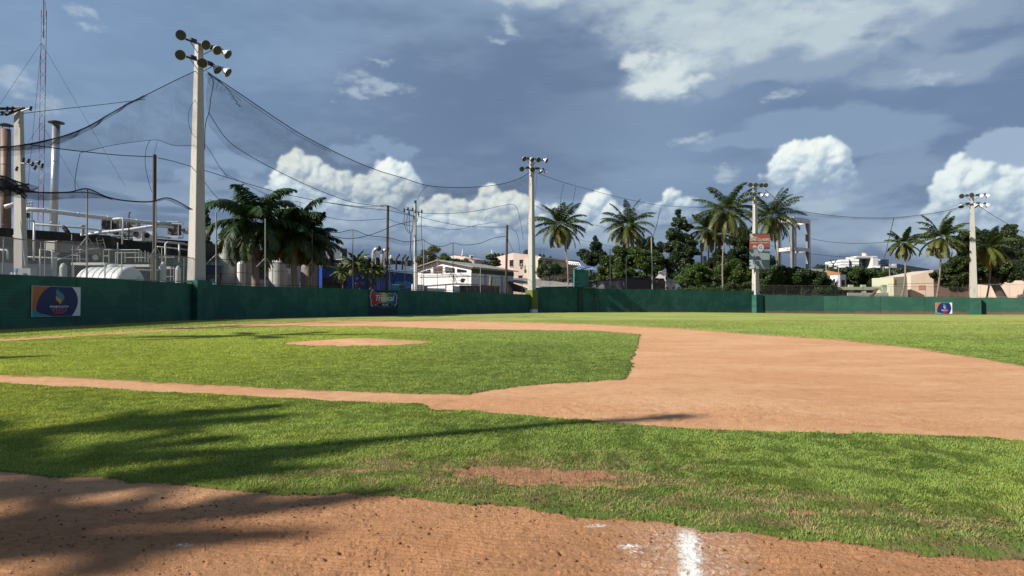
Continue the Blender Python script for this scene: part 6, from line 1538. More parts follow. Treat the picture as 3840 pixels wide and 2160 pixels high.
house('small white house at the hedge top left of the orange roof', 230, [(3005, 230), (3030, 230), (3086, 232)], [1012, 1006, 1010], SHEDW, [(3040, 3048, 1014, 1022, 1, GLASSD)], depth=10)
# light green portico building with flat roof
d = 140; t = thing('portico_building', 'low pale green building with flat roof and open porch behind the sunlit wall', 'building', tuple(P(3120, 1100, d)))
LG = mat('pale_green', (0.46, 0.52, 0.34), 0.85, 0.25, 1.0, col2=(0.30, 0.32, 0.24), thr=(0.5, 0.7))
a = P(3118, 1076, d); b_ = P(3317, 1074, d + 1); mb = MB(); mb.slab((a.x, a.y + 2), (b_.x, b_.y + 2), P(3200, 1087, d).z, a.z, 5.0); part('roof_slab', mb, LG, t)
for q in (3190, 3237, 3314): mb = MB(); c_ = P(q, 1090, d + .5); mb.box((c_.x, c_.y, (c_.z) / 2 + 0.5), (0.9, 0.6, c_.z + 1.4)); part('pillar', mb, LG, t)
mb = MB(); mb.slab((a.x, a.y + 4.2), (b_.x, b_.y + 4.2), GZ, a.z - 0.5, 0.3); part('rear_wall', mb, mat('porch_dark', (0.05, 0.05, 0.04), 0.9), t)
mb = MB(); c0 = P(3178, 1098, d - 2); c1 = P(3330, 1097, d - 2); mb.slab((c0.x, c0.y), (c1.x, c1.y), GZ, c0.z, 0.4); part('front_parapet', mb, mat('raw_grey', (0.36, 0.34, 0.29)), t)
t = thing('tree_stump', 'bare forked dead trunk leaning before the pale green building', 'dead tree', tuple(P(3270, 1108, 132)))
mb = MB(); mb.tube([P(3268, 1112, 132), P(3278, 1098, 132), P(3286, 1088, 132), P(3291, 1082, 132)], 0.35, 7, r2=0.16); part('trunk', mb, mat('bark', (0.10, 0.075, 0.055), 0.95, 0.4, 3, 0.02, 12), t); mb = MB(); mb.tube([P(3284, 1090, 132), P(3277, 1084, 132)], 0.14, 6, r2=0.06); part('fork', mb, mat('bark', (0.1, 0.07, 0.05)), t)
# rough vine topped block wall
t = thing('vine_topped_wall', 'rough grey block wall topped with dry vines behind the tall green wall', 'wall', tuple(P(2200, 1080, 138)))
RGH = mat('rough_block', (0.22, 0.22, 0.21), 0.95, 0.3, 1.2, 0.03, 6, col2=(0.12, 0.12, 0.12), thr=(0.5, 0.6))
a = P(2030, 1058, 140); b_ = P(2345, 1052, 134); mb = MB(); mb.slab((a.x, a.y), (b_.x, b_.y), GZ, a.z, 0.5, GZ, b_.z); part('wall', mb, RGH, t)
a = P(2338, 1045, 133); b_ = P(2492, 1052, 138); mb = MB(); mb.slab((a.x, a.y), (b_.x, b_.y), GZ, a.z, 0.5, GZ, b_.z); part('wall', mb, mat('dark_block', (0.06, 0.06, 0.062), 0.95, 0.4, 1.2, 0.03, 6), t, 'darker return of the wall')
# concrete water tower frame
d = 170; t = thing('water_tower_frame', 'bare white and grey concrete tower frame with no tank, right of the palms', 'tower', (P(2975, 1000, d).x, d, GZ))
TW = mat('tower_concrete', (0.70, 0.69, 0.66), 0.85, 0.25, 0.8, col2=(0.28, 0.26, 0.24), thr=(0.52, 0.7), stretch=(1, 1, 0.3))
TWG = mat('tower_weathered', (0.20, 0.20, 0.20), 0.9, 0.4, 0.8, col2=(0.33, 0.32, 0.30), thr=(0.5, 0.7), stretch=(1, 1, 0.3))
ct = [P(2920, 1000, d + 1), P(2972, 1000, d - 3.5), P(3030, 1000, d + 0.5), P(2978, 1000, d + 5.5)]
zt = P(2990, 822, d).z
hz = [P(2920, 900, d).z + 1.5, zt, zt, zt]
rzt = math.radians(38)
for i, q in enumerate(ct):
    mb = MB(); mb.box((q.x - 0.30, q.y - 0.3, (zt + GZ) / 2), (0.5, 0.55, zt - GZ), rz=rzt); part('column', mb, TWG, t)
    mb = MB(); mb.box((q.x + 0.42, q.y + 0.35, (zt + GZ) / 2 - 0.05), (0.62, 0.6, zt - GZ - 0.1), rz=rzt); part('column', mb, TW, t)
for (i, j) in ((0, 1), (1, 2), (2, 3), (3, 0)):
    for (z0, z1) in ((zt - 1.1, zt + 0.1), (P(2990, 944, d).z, P(2990, 931, d).z)):
        mb = MB(); mb.slab((ct[i].x, ct[i].y), (ct[j].x, ct[j].y), z0, z1, 0.8); part('ring_beam', mb, TW, t)
# lookout hut on the tall wall
d = 122.5; t = thing('lookout_hut', 'small teal corrugated lookout hut with tilted sheet roof on the tall wall', 'hut', tuple(P(2178, 1078, d)))
HT = mat('hut_teal', (0.045, 0.24, 0.20), 0.6, 0.2, 2, col2=(0.03, 0.15, 0.13), thr=(0.5, 0.65))
l_ = P(2151, 1078, d); m_c = P(2177, 1078, d - 0.9); r_c = P(2206, 1077, d + 1.9); zt = P(2175, 1012, d).z
back1 = Vector((r_c.x - 1.2, r_c.y + 0.6, 0)); back2 = Vector((l_.x + 0.2, l_.y + 1.6, 0))
mb = MB(); mb.prism([(l_.x, l_.y), (m_c.x, m_c.y), (r_c.x, r_c.y), (back1.x, back1.y), (back2.x, back2.y)], l_.z + 0.05, zt); part('walls', mb, HT, t)
mb = MB(); corrug(mb, (l_.x - 0.04, l_.y - 0.08), (m_c.x - 0.02, m_c.y - 0.08), l_.z + 0.05, zt, 0.34, -0.07); corrug(mb, (m_c.x, m_c.y - 0.08), (r_c.x + 0.03, r_c.y - 0.08), l_.z + 0.05, zt, 0.34, -0.07); part('corrugated_cladding', mb, HT, t)
mb = MB(); rp = [P(2144, 1013, d - 0.6), P(2172, 1012, d - 2.0), P(2242, 1012, d - 0.8), P(2222, 999, d + 2.0), P(2150, 1008, d + 2.4)]
rp = [P(2146, 1010, d - .8), P(2176, 1010, d - 1.8), P(2216, 999.5, d - .6), P(2170, 1000, d + 2.4)]
vv = rp + [q + Vector((0, 0, 0.08)) for q in rp]; mb.add(vv, [(3, 2, 1, 0), (4, 5, 6, 7), (0, 1, 5, 4), (1, 2, 6, 5), (2, 3, 7, 6), (3, 0, 4, 7)]); part('roof_sheet', mb, mat('hut_roof', (0.22, 0.34, 0.48), 0.5, 0.2, 1), t)
mb = MB(); rp = [P(2176, 1012, d - 1.6), P(2241, 1012, d - .9), P(2216, 999.5, d - .4), P(2200, 1002, d + .5)]; vv = rp + [q + Vector((0, 0, 0.07)) for q in rp]; mb.add(vv, [(3, 2, 1, 0), (4, 5, 6, 7), (0, 1, 5, 4), (1, 2, 6, 5), (2, 3, 7, 6), (3, 0, 4, 7)]); part('roof_sheet', mb, mat('hut_roof', (0.22, 0.34, 0.48)), t)
for q in (2215, 2228): mb = MB(); mb.tube([P(q, 1080, d), P(q, 1012, d)], 0.05, 5); part('post', mb, DARK, t)
mb = MB(); mb.tube([P(2205, 1078, d - .3), P(2230, 1078, d - .3)], 0.06, 5); part('balcony_rail', mb, DARK, t); mb = MB(); mb.box(P(2190, 1080, d), (4.0, 1.6, 0.14)); part('floor', mb, DARK, t)
mb = MB(); mb.tube([P(2155, 1050, d - 1.4), P(2206, 1050, d - .6)], 0.03, 4); mb.tube([P(2155, 1063, d - 1.4), P(2206, 1063, d - .6)], 0.03, 4); part('safety_bars', mb, DARK, t)
for q in (2171, 2186): mb = MB(); c_ = PV(q, 1085, (4.9, 118.9), (48.2, 134.7)); mb.tube([(c_.x, c_.y, zg(c_.x, c_.y)), (c_.x, c_.y, 4.3)], 0.13, 8); part('support_pipe', mb, DARK, t)
t = thing('wall_ladder', 'thin dark ladder painted against the tall green wall', 'ladder', tuple(PV(2225, 1170, (4.9, 118.9), (48.2, 134.7))))
for (x0, x1) in ((2218, 2230), (2230, 2242)): mb = MB(); mb.tube([PV(x0, 1092, (4.9, 118.95), (48.2, 134.8)), PV(x1, 1168, (4.9, 118.95), (48.2, 134.8))], 0.04, 5); part('rail', mb, DARK, t)
for k in range(9): mb = MB(); mb.tube([PV(2218 + 1.4 * k, 1096 + 8 * k, (4.9, 118.95), (48.2, 134.8)), PV(2230 + 1.4 * k, 1096 + 8 * k, (4.9, 118.95), (48.2, 134.8))], 0.03, 4); part('rung', mb, DARK, t)
# black rooftop water tanks
rw = 0
for (px, py, d, w_, lab) in ((1975, 944, 152, 26, 'black roof tank right of the pink gable, behind the olive based pole'), (2024, 958, 150, 13, 'left black tank on the cream block roof'), (2038, 960, 151, 13, 'middle black tank on the cream block roof'), (2063, 967, 153, 15, 'right black tank on the cream block roof'),
                          (1855, 955, 168, 14, 'first black tank of the roof group left of the pink gable'), (1868, 956, 168, 14, 'second black tank of the roof group left of the pink gable'), (1884, 957, 168, 12, 'third black tank of the roof group left of the pink gable')):
    c_ = P(px, py + 9, d); r_ = w_ * d / F / 2; t = thing('water_tank', lab, 'water tank', tuple(c_), 'black water tanks on flat roofs')
    h_ = P(px, py - 6, d).z - c_.z; mb = MB(); mb.lathe(c_, (0, 0, 1), [(0, r_), (h_ * .7, r_), (h_ * .88, r_ * .75), (h_, r_ * .35)], 16); part('drum', mb, BLACK, t)
    mb = MB(); mb.lathe(c_ + Vector((0, 0, h_)), (0, 0, 1), [(0, r_ * .3), (.12, r_ * .3)], 10); part('lid', mb, DARK, t)
t = thing('tv_antenna', 'white tapered spike antenna on the far pink parapet', 'antenna', tuple(P(1734, 960, 168))); mb = MB(); mb.tube([P(1733, 962, 168), P(1735, 934, 168)], 0.22, 6, r2=0.05); part('spike', mb, WHITE, t); mb = MB(); mb.tube([P(1733, 962, 168), P(1733, 958, 168)], 0.3, 6); part('foot', mb, STEEL, t)
t = thing('tv_antenna', 'white upright antenna with reddish arm left of the pink gable', 'antenna', tuple(P(1844, 960, 165))); mb = MB(); mb.tube([P(1844, 961, 165), P(1845, 936, 165)], 0.12, 6); part('mast', mb, WHITE, t); mb = MB(); mb.tube([P(1806, 953, 165), P(1841, 953, 165)], 0.08, 5); part('boom', mb, mat('antenna_red', (0.4, 0.2, 0.17)), t)
t = thing('rooftop_unit', 'white air conditioner on the far pink roof', 'air conditioner', tuple(P(1768, 962, 170)), 'machines on house roofs'); mb = MB(); mb.box(P(1768, 962, 170), (1.0, 0.7, 0.7)); part('casing', mb, WHITE, t); mb = MB(); mb.box(P(1769, 962, 169.6), (0.5, 0.03, 0.5)); part('grille', mb, DARK, t)
t = thing('carport_frame', 'white arched roof ribs beside the cream block, behind the leaning palm', 'canopy', tuple(P(2130, 990, 155)))
for k in range(6):
    mb = MB(); mb.tube([P(2105 + 9 * k, 978 + k, 156), P(2125 + 9 * k, 980 + k, 154), P(2138 + 8 * k, 992 + k, 152)], 0.11, 5); part('rib', mb, WHITE, t)
# small utility pole right of the tall dark tree
d = 150; t = thing('utility_pole', 'short concrete utility pole with transformer between the dark tree and the palms', 'utility pole', tuple(P(2632, 1000, d)))
mb = MB(); mb.tube([P(2633, 1060, d), P(2630, 918, d)], 0.30, 8, r2=0.2); part('shaft', mb, CONC, t); mb = MB(); mb.tube([P(2618, 925, d), P(2645, 922, d)], 0.08, 5); part('cross_arm', mb, DARK, t); mb = MB(); mb.box(P(2643, 970, d), (0.6, .5, 1.1)); part('transformer', mb, STEEL, t)
# T shaped pylon and lamps far right
d = 190; t = thing('transmission_pylon', 'thin dark Y headed power pole in front of the far white monument', 'power pole', tuple(P(3125, 1060, d)))
mb = MB(); mb.tube([P(3126, 1075, d), P(3125, 990, d)], 0.18, 6); part('shaft', mb, DARK, t)
for pts in ([(3112, 976), (3137, 976)], [(3113, 977), (3125, 992)], [(3136, 977), (3125, 992)]): mb = MB(); mb.tube([P(*q, d) for q in pts], 0.12, 5); part('arm', mb, DARK, t)
for (px, yt, yb, hx, lab) in ((3098, 994, 1012, 3114, 'street lamp with white head above the orange roof'), (3336, 990, 1038, 3350, 'tall thin street lamp right of the far white monument'), (3312, 1000, 1038, 3325, 'street lamp in front of the far monument steps'), (3145, 1002, 1030, 3131, 'street lamp leaning left of the round hedge tree')):
    d = 200; t = thing('street_lamp', lab, 'street lamp', tuple(P(px, yb, d)), 'street lamps beyond the right wall'); mb = MB(); mb.tube([P(px, yb + 20, d), P(px, yt, d)], 0.14, 6); part('pole', mb, STEEL, t)
    mb = MB(); mb.tube([P(px, yt, d), P(hx, yt + 1, d)], 0.08, 5); part('arm', mb, STEEL, t); mb = MB(); mb.box(P(hx, yt + 3, d), (0.9, .4, .5)); part('lamp_head', mb, WHITE, t)
# far monument
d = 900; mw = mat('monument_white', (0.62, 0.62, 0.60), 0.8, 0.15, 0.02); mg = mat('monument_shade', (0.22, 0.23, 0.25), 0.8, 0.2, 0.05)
t = thing('far_monument', 'huge white stepped concrete monument on the horizon at right', 'building', tuple(P(3240, 1003, d)))
def block(x0, x1, xs, yt, yb, dz=0, floors=4, shade=True):
    """sloping front with bands: lit face x0-x1, shaded return x1-xs"""
    for k in range(floors):
        f0 = k / floors; f1 = (k + 0.8) / floors; ya = yb + (yt - yb) * f0; yb2 = yb + (yt - yb) * f1; ins = 5 * f0; in1 = 5 * f1
        A = [P(x0 + ins, ya, d + dz + 20 * f0), P(x1 + 1, ya, d + dz + 20 * f0), P(x1 + 1, yb2, d + dz + 20 * f1), P(x0 + in1, yb2, d + dz + 20 * f1)]
        B = [q + Vector((6, 60, 0)) for q in A]; mb = MB(); mb.add(A + B, [(0, 1, 2, 3), (7, 6, 5, 4), (0, 4, 5, 1), (1, 5, 6, 2), (2, 6, 7, 3), (3, 7, 4, 0)]); part('storey_block', mb, mw, t)
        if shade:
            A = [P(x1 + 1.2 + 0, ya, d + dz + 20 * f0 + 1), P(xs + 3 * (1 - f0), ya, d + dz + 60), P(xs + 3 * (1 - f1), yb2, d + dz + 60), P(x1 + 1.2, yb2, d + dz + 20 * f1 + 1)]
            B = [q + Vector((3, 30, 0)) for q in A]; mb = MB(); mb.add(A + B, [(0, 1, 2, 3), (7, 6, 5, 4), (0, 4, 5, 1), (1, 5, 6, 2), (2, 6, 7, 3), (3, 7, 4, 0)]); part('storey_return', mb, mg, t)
block(3150, 3183, 3193, 971, 1003, 0, 3); block(3188, 3220, 3248, 969, 1003, 10, 3); block(3270, 3300, 3333, 971, 1004, 20, 4)
mb = MB(); a = P(3252, 1003, d + 40); b_ = P(3272, 1003, d + 40); mb.slab((a.x, a.y), (b_.x, b_.y), a.z, P(3260, 966, d + 40).z, 30); part('central_block', mb, mw, t)
mb = MB(); a = P(3245, 966, d + 30); b_ = P(3266, 966, d + 30); mb.prism([(a.x - 12, a.y), (b_.x + 8, b_.y), (b_.x + 8, b_.y + 30), (a.x - 12, a.y + 30)], P(3250, 968, d + 30).z, P(3250, 960, d + 30).z); part('upper_step', mb, mw, t)
mb = MB(); mb.lathe(P(3243, 961, d + 40), (0, 0, 1), [(0, 3.5), (4.0, 3.8), (5.0, 5.2)], 10); part('crown_block', mb, mw, t)
mb = MB(); a = P(3333, 990, d + 60); b_ = P(3460, 1012, d + 200); mb.slab((a.x, a.y), (b_.x, b_.y), P(3333, 1004, d).z, P(3333, 990, d + 60).z, 20, P(3460, 1016, d + 200).z, P(3460, 1010, d + 200).z); part('long_wing', mb, mg, t)

# ------------------------------------------------------------------ persons
def person(label, loc, yaw, shirt, trousers, arms='down', h=1.7):
    t = thing('person', label, 'person', loc)
    k = h / 1.7; J = {'pelvis': (0, 0, .93), 'chest': (0, 0, 1.22), 'neck': (0, 0, 1.43), 'head': (0, -.015, 1.55), 'top': (0, 0, 1.66),
         'lsh': (-.17, 0, 1.38), 'rsh': (.17, 0, 1.38), 'lel': (-.24, -.02, 1.12), 'rel': (.24, -.02, 1.12), 'lwr': (-.22, -.14, .90), 'rwr': (.22, -.14, .90),
         'lhip': (-.09, 0, .88), 'rhip': (.09, 0, .88), 'lkn': (-.11, -.02, .50), 'rkn': (.12, .02, .50), 'lan': (-.12, .03, .08), 'ran': (.14, .05, .08), 'lto': (-.13, -.12, .03), 'rto': (.16, -.10, .03), 'lha': (-.20, -.2, .82), 'rha': (.20, -.2, .82)}
    if arms == 'up': J['rel'] = (.30, -.15, 1.25); J['rwr'] = (.14, -.26, 1.42); J['rha'] = (.08, -.27, 1.50)
    rad = dict(pelvis=.15, chest=.15, neck=.055, head=.10, top=.085, lsh=.065, rsh=.065, lel=.045, rel=.045, lwr=.032, rwr=.032, lhip=.09, rhip=.09, lkn=.06, rkn=.06, lan=.042, ran=.042, lto=.035, rto=.035, lha=.035, rha=.035)
    E = [('pelvis', 'chest'), ('chest', 'neck'), ('neck', 'head'), ('head', 'top'), ('chest', 'lsh'), ('chest', 'rsh'), ('lsh', 'lel'), ('rsh', 'rel'), ('lel', 'lwr'), ('rel', 'rwr'), ('lwr', 'lha'), ('rwr', 'rha'), ('pelvis', 'lhip'), ('pelvis', 'rhip'), ('lhip', 'lkn'), ('rhip', 'rkn'), ('lkn', 'lan'), ('rkn', 'ran'), ('lan', 'lto'), ('ran', 'rto')]
    nm = list(J); me = bpy.data.meshes.new('body'); me.from_pydata([tuple(c * k for c in J[q]) for q in nm], [(nm.index(a), nm.index(b_)) for a, b_ in E], [])
    ob = bpy.data.objects.new('body', me); COL.objects.link(ob)
    sm = ob.modifiers.new('skin', 'SKIN'); lay = me.skin_vertices[0] if me.skin_vertices else None
    if lay is None:
        bpy.context.view_layer.objects.active = ob
    for i, q in enumerate(nm):
        if lay: lay.data[i].radius = (rad[q] * k, rad[q] * k)
    ss_ = ob.modifiers.new('sub', 'SUBSURF'); ss_.levels = 1; ss_.render_levels = 1
    dg = bpy.context.evaluated_depsgraph_get(); dg.update()
    m2 = bpy.data.meshes.new_from_object(ob.evaluated_get(dg)); bpy.data.objects.remove(ob)
    m2.name = 'body'
    mats_ = [mat('skin_dark', (0.16, 0.08, 0.05), 0.6, 0.1, 5), shirt, trousers, mat('hair_black', (0.012, 0.01, 0.01), 0.7)]
    for q in mats_: m2.materials.append(q)
    for p in m2.polygons:
        c = p.center / k; p.use_smooth = True
        r_ = abs(c.x)
        if c.z > 1.60 or (c.z > 1.50 and c.y > 0.03): p.material_index = 3
        elif c.z > 1.43: p.material_index = 0
        elif c.z > 0.92 and (r_ < .2 or c.z > 1.15): p.material_index = 1
        elif r_ > .19 and c.z > .75: p.material_index = 0
        else: p.material_index = 2
    ob = bpy.data.objects.new('body', m2); COL.objects.link(ob); ob.parent = t; t.rotation_euler.z = yaw
    return t
def skin_ok():
    return True
pz = P(3148, 1075, 141)
person('person in blue shirt and dark trousers standing on the pale green flat roof', (pz.x, pz.y + 1.0, P(3118, 1076, 140).z), 2.6, mat('shirt_blue', (0.12, 0.20, 0.45), 0.8), mat('trousers_dark', (0.02, 0.025, 0.05), 0.8))
pw_ = P(1956, 1006, 149.2)
person('person in pale blue shirt at the pink house window', (pw_.x, pw_.y - 0.25, pw_.z - 0.35), 0.3, mat('shirt_pale', (0.42, 0.50, 0.60), 0.8), mat('trousers_dark', (0.02, 0.02, 0.05)), 'up', 1.65)
# ------------------------------------------------------------------ vegetation
LEAF = mat('leaf', (1, 1, 1), 0.5, 0.15, 1.5, trans=0.25, attr='tint', spec=0.35)
BARK = mat('bark', (0.10, 0.075, 0.055), 0.95, 0.4, 3, 0.02, 12)
PTRUNK = mat('palm_trunk', (0.24, 0.20, 0.16), 0.9, 0.3, 4, 0.02, 8, stretch=(1, 1, 3))
CROWNSH = mat('palm_crownshaft', (0.16, 0.10, 0.05), 0.8, 0.3, 3)
def palm(label, base, crown, R_, seed=0, n=42, royal=False, kind='coconut_palm', leaflets=38, wide=1.0, dead=5, group='coconut palms beyond the wall', bend=0.0, trunk_r=0.2, lw=0.135, tone=1.0):
    rg = np.random.default_rng(seed); base = Vector(base); crown = Vector(crown)
    t = thing(kind, label, 'palm tree', tuple(base), group)
    pts = []
    for i in range(13):
        s = i / 12; q = base + (crown - base) * s
        q.x += bend * math.sin(math.pi * s) ; pts.append(q)
    rr = [trunk_r * (1.45 - 0.55 * min(1, s * 3)) * (1 - 0.25 * s) for s in [i / 12 for i in range(13)]]
    mb = MB(); mb.tube(pts, rr, 10); part('trunk', mb, PTRUNK, t, smooth=True)
    V_, T_, C_ = [], [], []
    vi = 0
    ga = 2.39996
    for k in range(n + dead):
        is_dead = k >= n
        s = k / max(1, n - 1)
        yaw = k * ga + rg.uniform(-0.25, 0.25)
        if is_dead: el = math.radians(rg.uniform(-72, -38)); L = R_ * rg.uniform(0.6, 0.95)
        else:
            el = math.radians((86 - (142 if not royal else 118) * s ** 0.74) + rg.uniform(-8, 8)); L = R_ * (1.05 + 0.22 * math.sin(math.pi * min(1, s + 0.2))) * rg.uniform(0.85, 1.12)
        m = leaflets if not is_dead else 14
        h = Vector((math.cos(yaw), math.sin(yaw), 0)); side = Vector((-h.y, h.x, 0))
        p = Vector(crown) + h * 0.15; e = el; step = L / m; droop = math.radians(rg.uniform(45, 85) if not royal else rg.uniform(70, 120)) / m
        sw = rg.uniform(-0.25, 0.25) / m
        green = tone * np.array([0.062, 0.098, 0.022]) if not royal else np.array([0.030, 0.072, 0.020])
        yel = np.array([0.30, 0.26, 0.045]); brown = np.array([0.27, 0.15, 0.06])
        w_y = max(0.0, (s - 0.40) * 1.4) * rg.uniform(0.2, 1.0)
        if royal: w_y *= 0.3
        col0 = green * rg.uniform(0.75, 1.35) * (1 - w_y) + yel * w_y
        if is_dead: col0 = brown * rg.uniform(0.5, 1.2)
        prev = p
        for j in range(m):
            d = h * math.cos(e) + Vector((0, 0, math.sin(e)))
            q = p + d * step
            up = (Vector((0, 0, 1)) * math.cos(e) - h * math.sin(e))
            # rachis
            w_ = 0.035 * (1 - 0.7 * j / m) * wide
            V_ += [tuple(p - side * w_), tuple(p + side * w_), tuple(q + side * w_ * .9)]; T_.append((vi, vi + 1, vi + 2)); vi += 3
            V_ += [tuple(p - side * w_), tuple(q + side * w_ * .9), tuple(q - side * w_ * .9)]; T_.append((vi, vi + 1, vi + 2)); vi += 3
            rc = col0 * 0.7 + np.array([0.10, 0.09, 0.03]) * 0.6
            C_ += [rc] * 6
            f = (j + 0.5) / m
            if f > 0.12:
                ll = R_ * (0.25 if not royal else 0.30) * (math.sin(math.pi * min(1, (f * 0.95 + 0.03))) ** 0.6) * rg.uniform(0.8, 1.15) * (0.75 if is_dead else 1)
                for sg in (-1, 1):
                    for rep in range(2):
                        a0 = p + d * step * (0.5 * rep)
                        hang = rg.uniform(0.35, 0.95) if not royal else rg.uniform(0.35, 1.0)
                        ld = (side * sg * rg.uniform(0.7, 1.0) + d * rg.uniform(0.45, 0.8) + up * (0.25 if not royal else rg.uniform(-0.2, 0.5)) + Vector((0, 0, -hang))).normalized()
                        mid = a0 + ld * ll * 0.5; ld2 = (ld + Vector((0, 0, -0.5))).normalized(); tip = mid + ld2 * ll * 0.5
                        wv = d * (lw * 0.5 * wide)
                        V_ += [tuple(a0 - wv * .6), tuple(a0 + wv * .6), tuple(mid + wv), tuple(mid - wv), tuple(tip)]
                        T_ += [(vi, vi + 1, vi + 2), (vi, vi + 2, vi + 3), (vi + 3, vi + 2, vi + 4)]; vi += 5
                        c = col0 * rg.uniform(0.75, 1.25)
                        C_ += [c * 0.85, c * 0.85, c, c, c * 0.8 + yel * (0.2 if not royal else 0.05)]
            p = q; e -= droop * (0.35 + 1.3 * f); h = (h + side * sw * 3).normalized(); side = Vector((-h.y, h.x, 0))
    np_mesh('fronds', np.array(V_), np.array(T_), LEAF, t, cols=np.array(C_))
    mb = MB()
    rg2 = random.Random(seed)
    for k in range(7):
        a = rg2.uniform(0, 6.28); q = crown + Vector((math.cos(a) * 0.3, math.sin(a) * 0.3, -0.35 - rg2.uniform(0, .3)))
        mb.lathe(q, (0.2, 0.1, 1), [(-.16, .04), (-.1, .13), (.05, .16), (.16, .08), (.2, .02)], 7)
    if not royal: part('coconuts', mb, mat('coconut', (0.13, 0.10, 0.03), 0.7, 0.3, 5), t)
    return t
def palm_px(label, bx, by, cx, cy, rpx, d, **kw):
    b_ = P(bx, by, d); b_ = Vector((b_.x, b_.y, GZ)) if kw.pop('ground', True) else b_
    return palm(label, b_, P(cx, cy, d), rpx * d / F * 1.04, **kw)
palm_px('coconut palm with hanging brown fronds just right of the olive based pole', 2125, 1040, 2103, 842, 92, 130, seed=1, dead=9, bend=0.8)
palm_px('round headed coconut palm above the bushy trees', 2370, 1010, 2352, 845, 88, 150, seed=2, dead=5)
palm_px('tallest coconut palm with slim curved pale trunk', 2718, 1050, 2730, 790, 100, 140, seed=3, n=44, dead=4, bend=-0.8)
palm_px('shorter yellowing palm left of the tallest palm', 2668, 1010, 2652, 862, 78, 148, seed=4, n=32, dead=10)
palm_px('slim palm half hidden between the two yellowing palms', 2655, 1010, 2690, 880, 62, 152, seed=14, n=18, dead=8)
palm_px('coconut palm behind the orange tournament banner', 2935, 1010, 2895, 810, 98, 152, seed=5, n=42, dead=4)
palm_px('leaning coconut palm with a curved grey trunk before the peach block', 3362, 1108, 3388, 912, 62, 128.5, seed=6, n=32, dead=4, bend=0.9)
palm_px('wide headed coconut palm left of the rightmost floodlight pole', 3500, 1108, 3530, 890, 84, 127.5, seed=7, n=36, dead=5, bend=0.4)
palm_px('coconut palm just right of the rightmost floodlight pole', 3684, 1108, 3712, 925, 84, 127, seed=8, n=34, dead=4, bend=0.6)
palm_px('big dark royal palm with thick brown trunk in the factory yard', 960, 1075, 958, 832, 180, 78, seed=9, n=27, royal=True, kind='royal_palm', leaflets=44, wide=1.2, dead=3, group='royal palms in the factory yard', trunk_r=0.55, lw=0.17)
palm_px('second dark royal palm, right and lower in the factory yard', 1110, 1075, 1098, 878, 150, 80, seed=10, n=27, royal=True, kind='royal_palm', leaflets=42, wide=1.2, dead=6, group='royal palms in the factory yard', trunk_r=0.4, lw=0.17)
palm_px('third royal palm, lowest, with drooping fronds on the right', 1165, 1075, 1165, 905, 108, 83, seed=11, n=24, royal=True, kind='royal_palm', leaflets=36, wide=1.2, dead=6, group='royal palms in the factory yard', trunk_r=0.35, lw=0.17)
for i, (x, y, r_, lab) in enumerate(((1335, 985, 48, 'left little palm in front of the blue sheds'), (1385, 1010, 44, 'middle little palm in front of the blue sheds'), (1285, 1020, 36, 'small palm at the left of the little group'), (1418, 1015, 34, 'right little palm beside the blue corrugated shed'))):
    palm_px(lab, x + (6 if i % 2 else 2), 1075, x, y, r_ * 1.05, 90, seed=20 + i, n=24, leaflets=20, dead=2, tone=1.5, royal=False, kind='small_palm', group='little palms by the blue sheds', trunk_r=0.09, lw=0.22)
# palms standing outside the left edge, whose shadows lie on the field
for i, (x, y, h_, r_, lab) in enumerate(((-23.4, -4.8, 15.5, 1.0, 'palm left of the view, nearest, shading the foreground clay'), (-26.3, -1.7, 15.5, 1.9, 'palm left of the view shading the near grass'), (-24.1, -5.5, 15.5, 1.15, 'palm left of the view whose shadow reaches the bottom left corner'),
  (-24.4, -3.9, 15.5, 1.35, 'palm left of the view shading the edge between clay and grass'), (-25.6, -3.2, 15.9, 1.35, 'palm left of the view shading the lower edge of the grass'),
                                        (-38.5, 19.9, 20.0, 3.4, 'tall palm left of the view shading the far infield'), (-36.5, 8.5, 14.0, 3.0, 'palm left of the view shading the infield edge'))):
    palm(lab, (x, y, GZ), (x + 0.4, y + 0.2, h_), r_, seed=40 + i, n=13, leaflets=18, dead=2, group='palms left of the view', lw=0.22, bend=0.5)
t = thing('light_mast', 'slim steel mast left of the view whose long shadow crosses the grass', 'mast', (-24.2, -3.5, GZ)); mb = MB(); mb.tube([(-24.2, -3.0, GZ), (-24.2, -3.0, 20.2)], 0.30, 8, r2=0.17); part('shaft', mb, STEEL, t)
mb = MB(); mb.box((-24.2, -3.0, 20.3), (0.3, 0.3, 0.4)); part('cap', mb, STEEL, t)

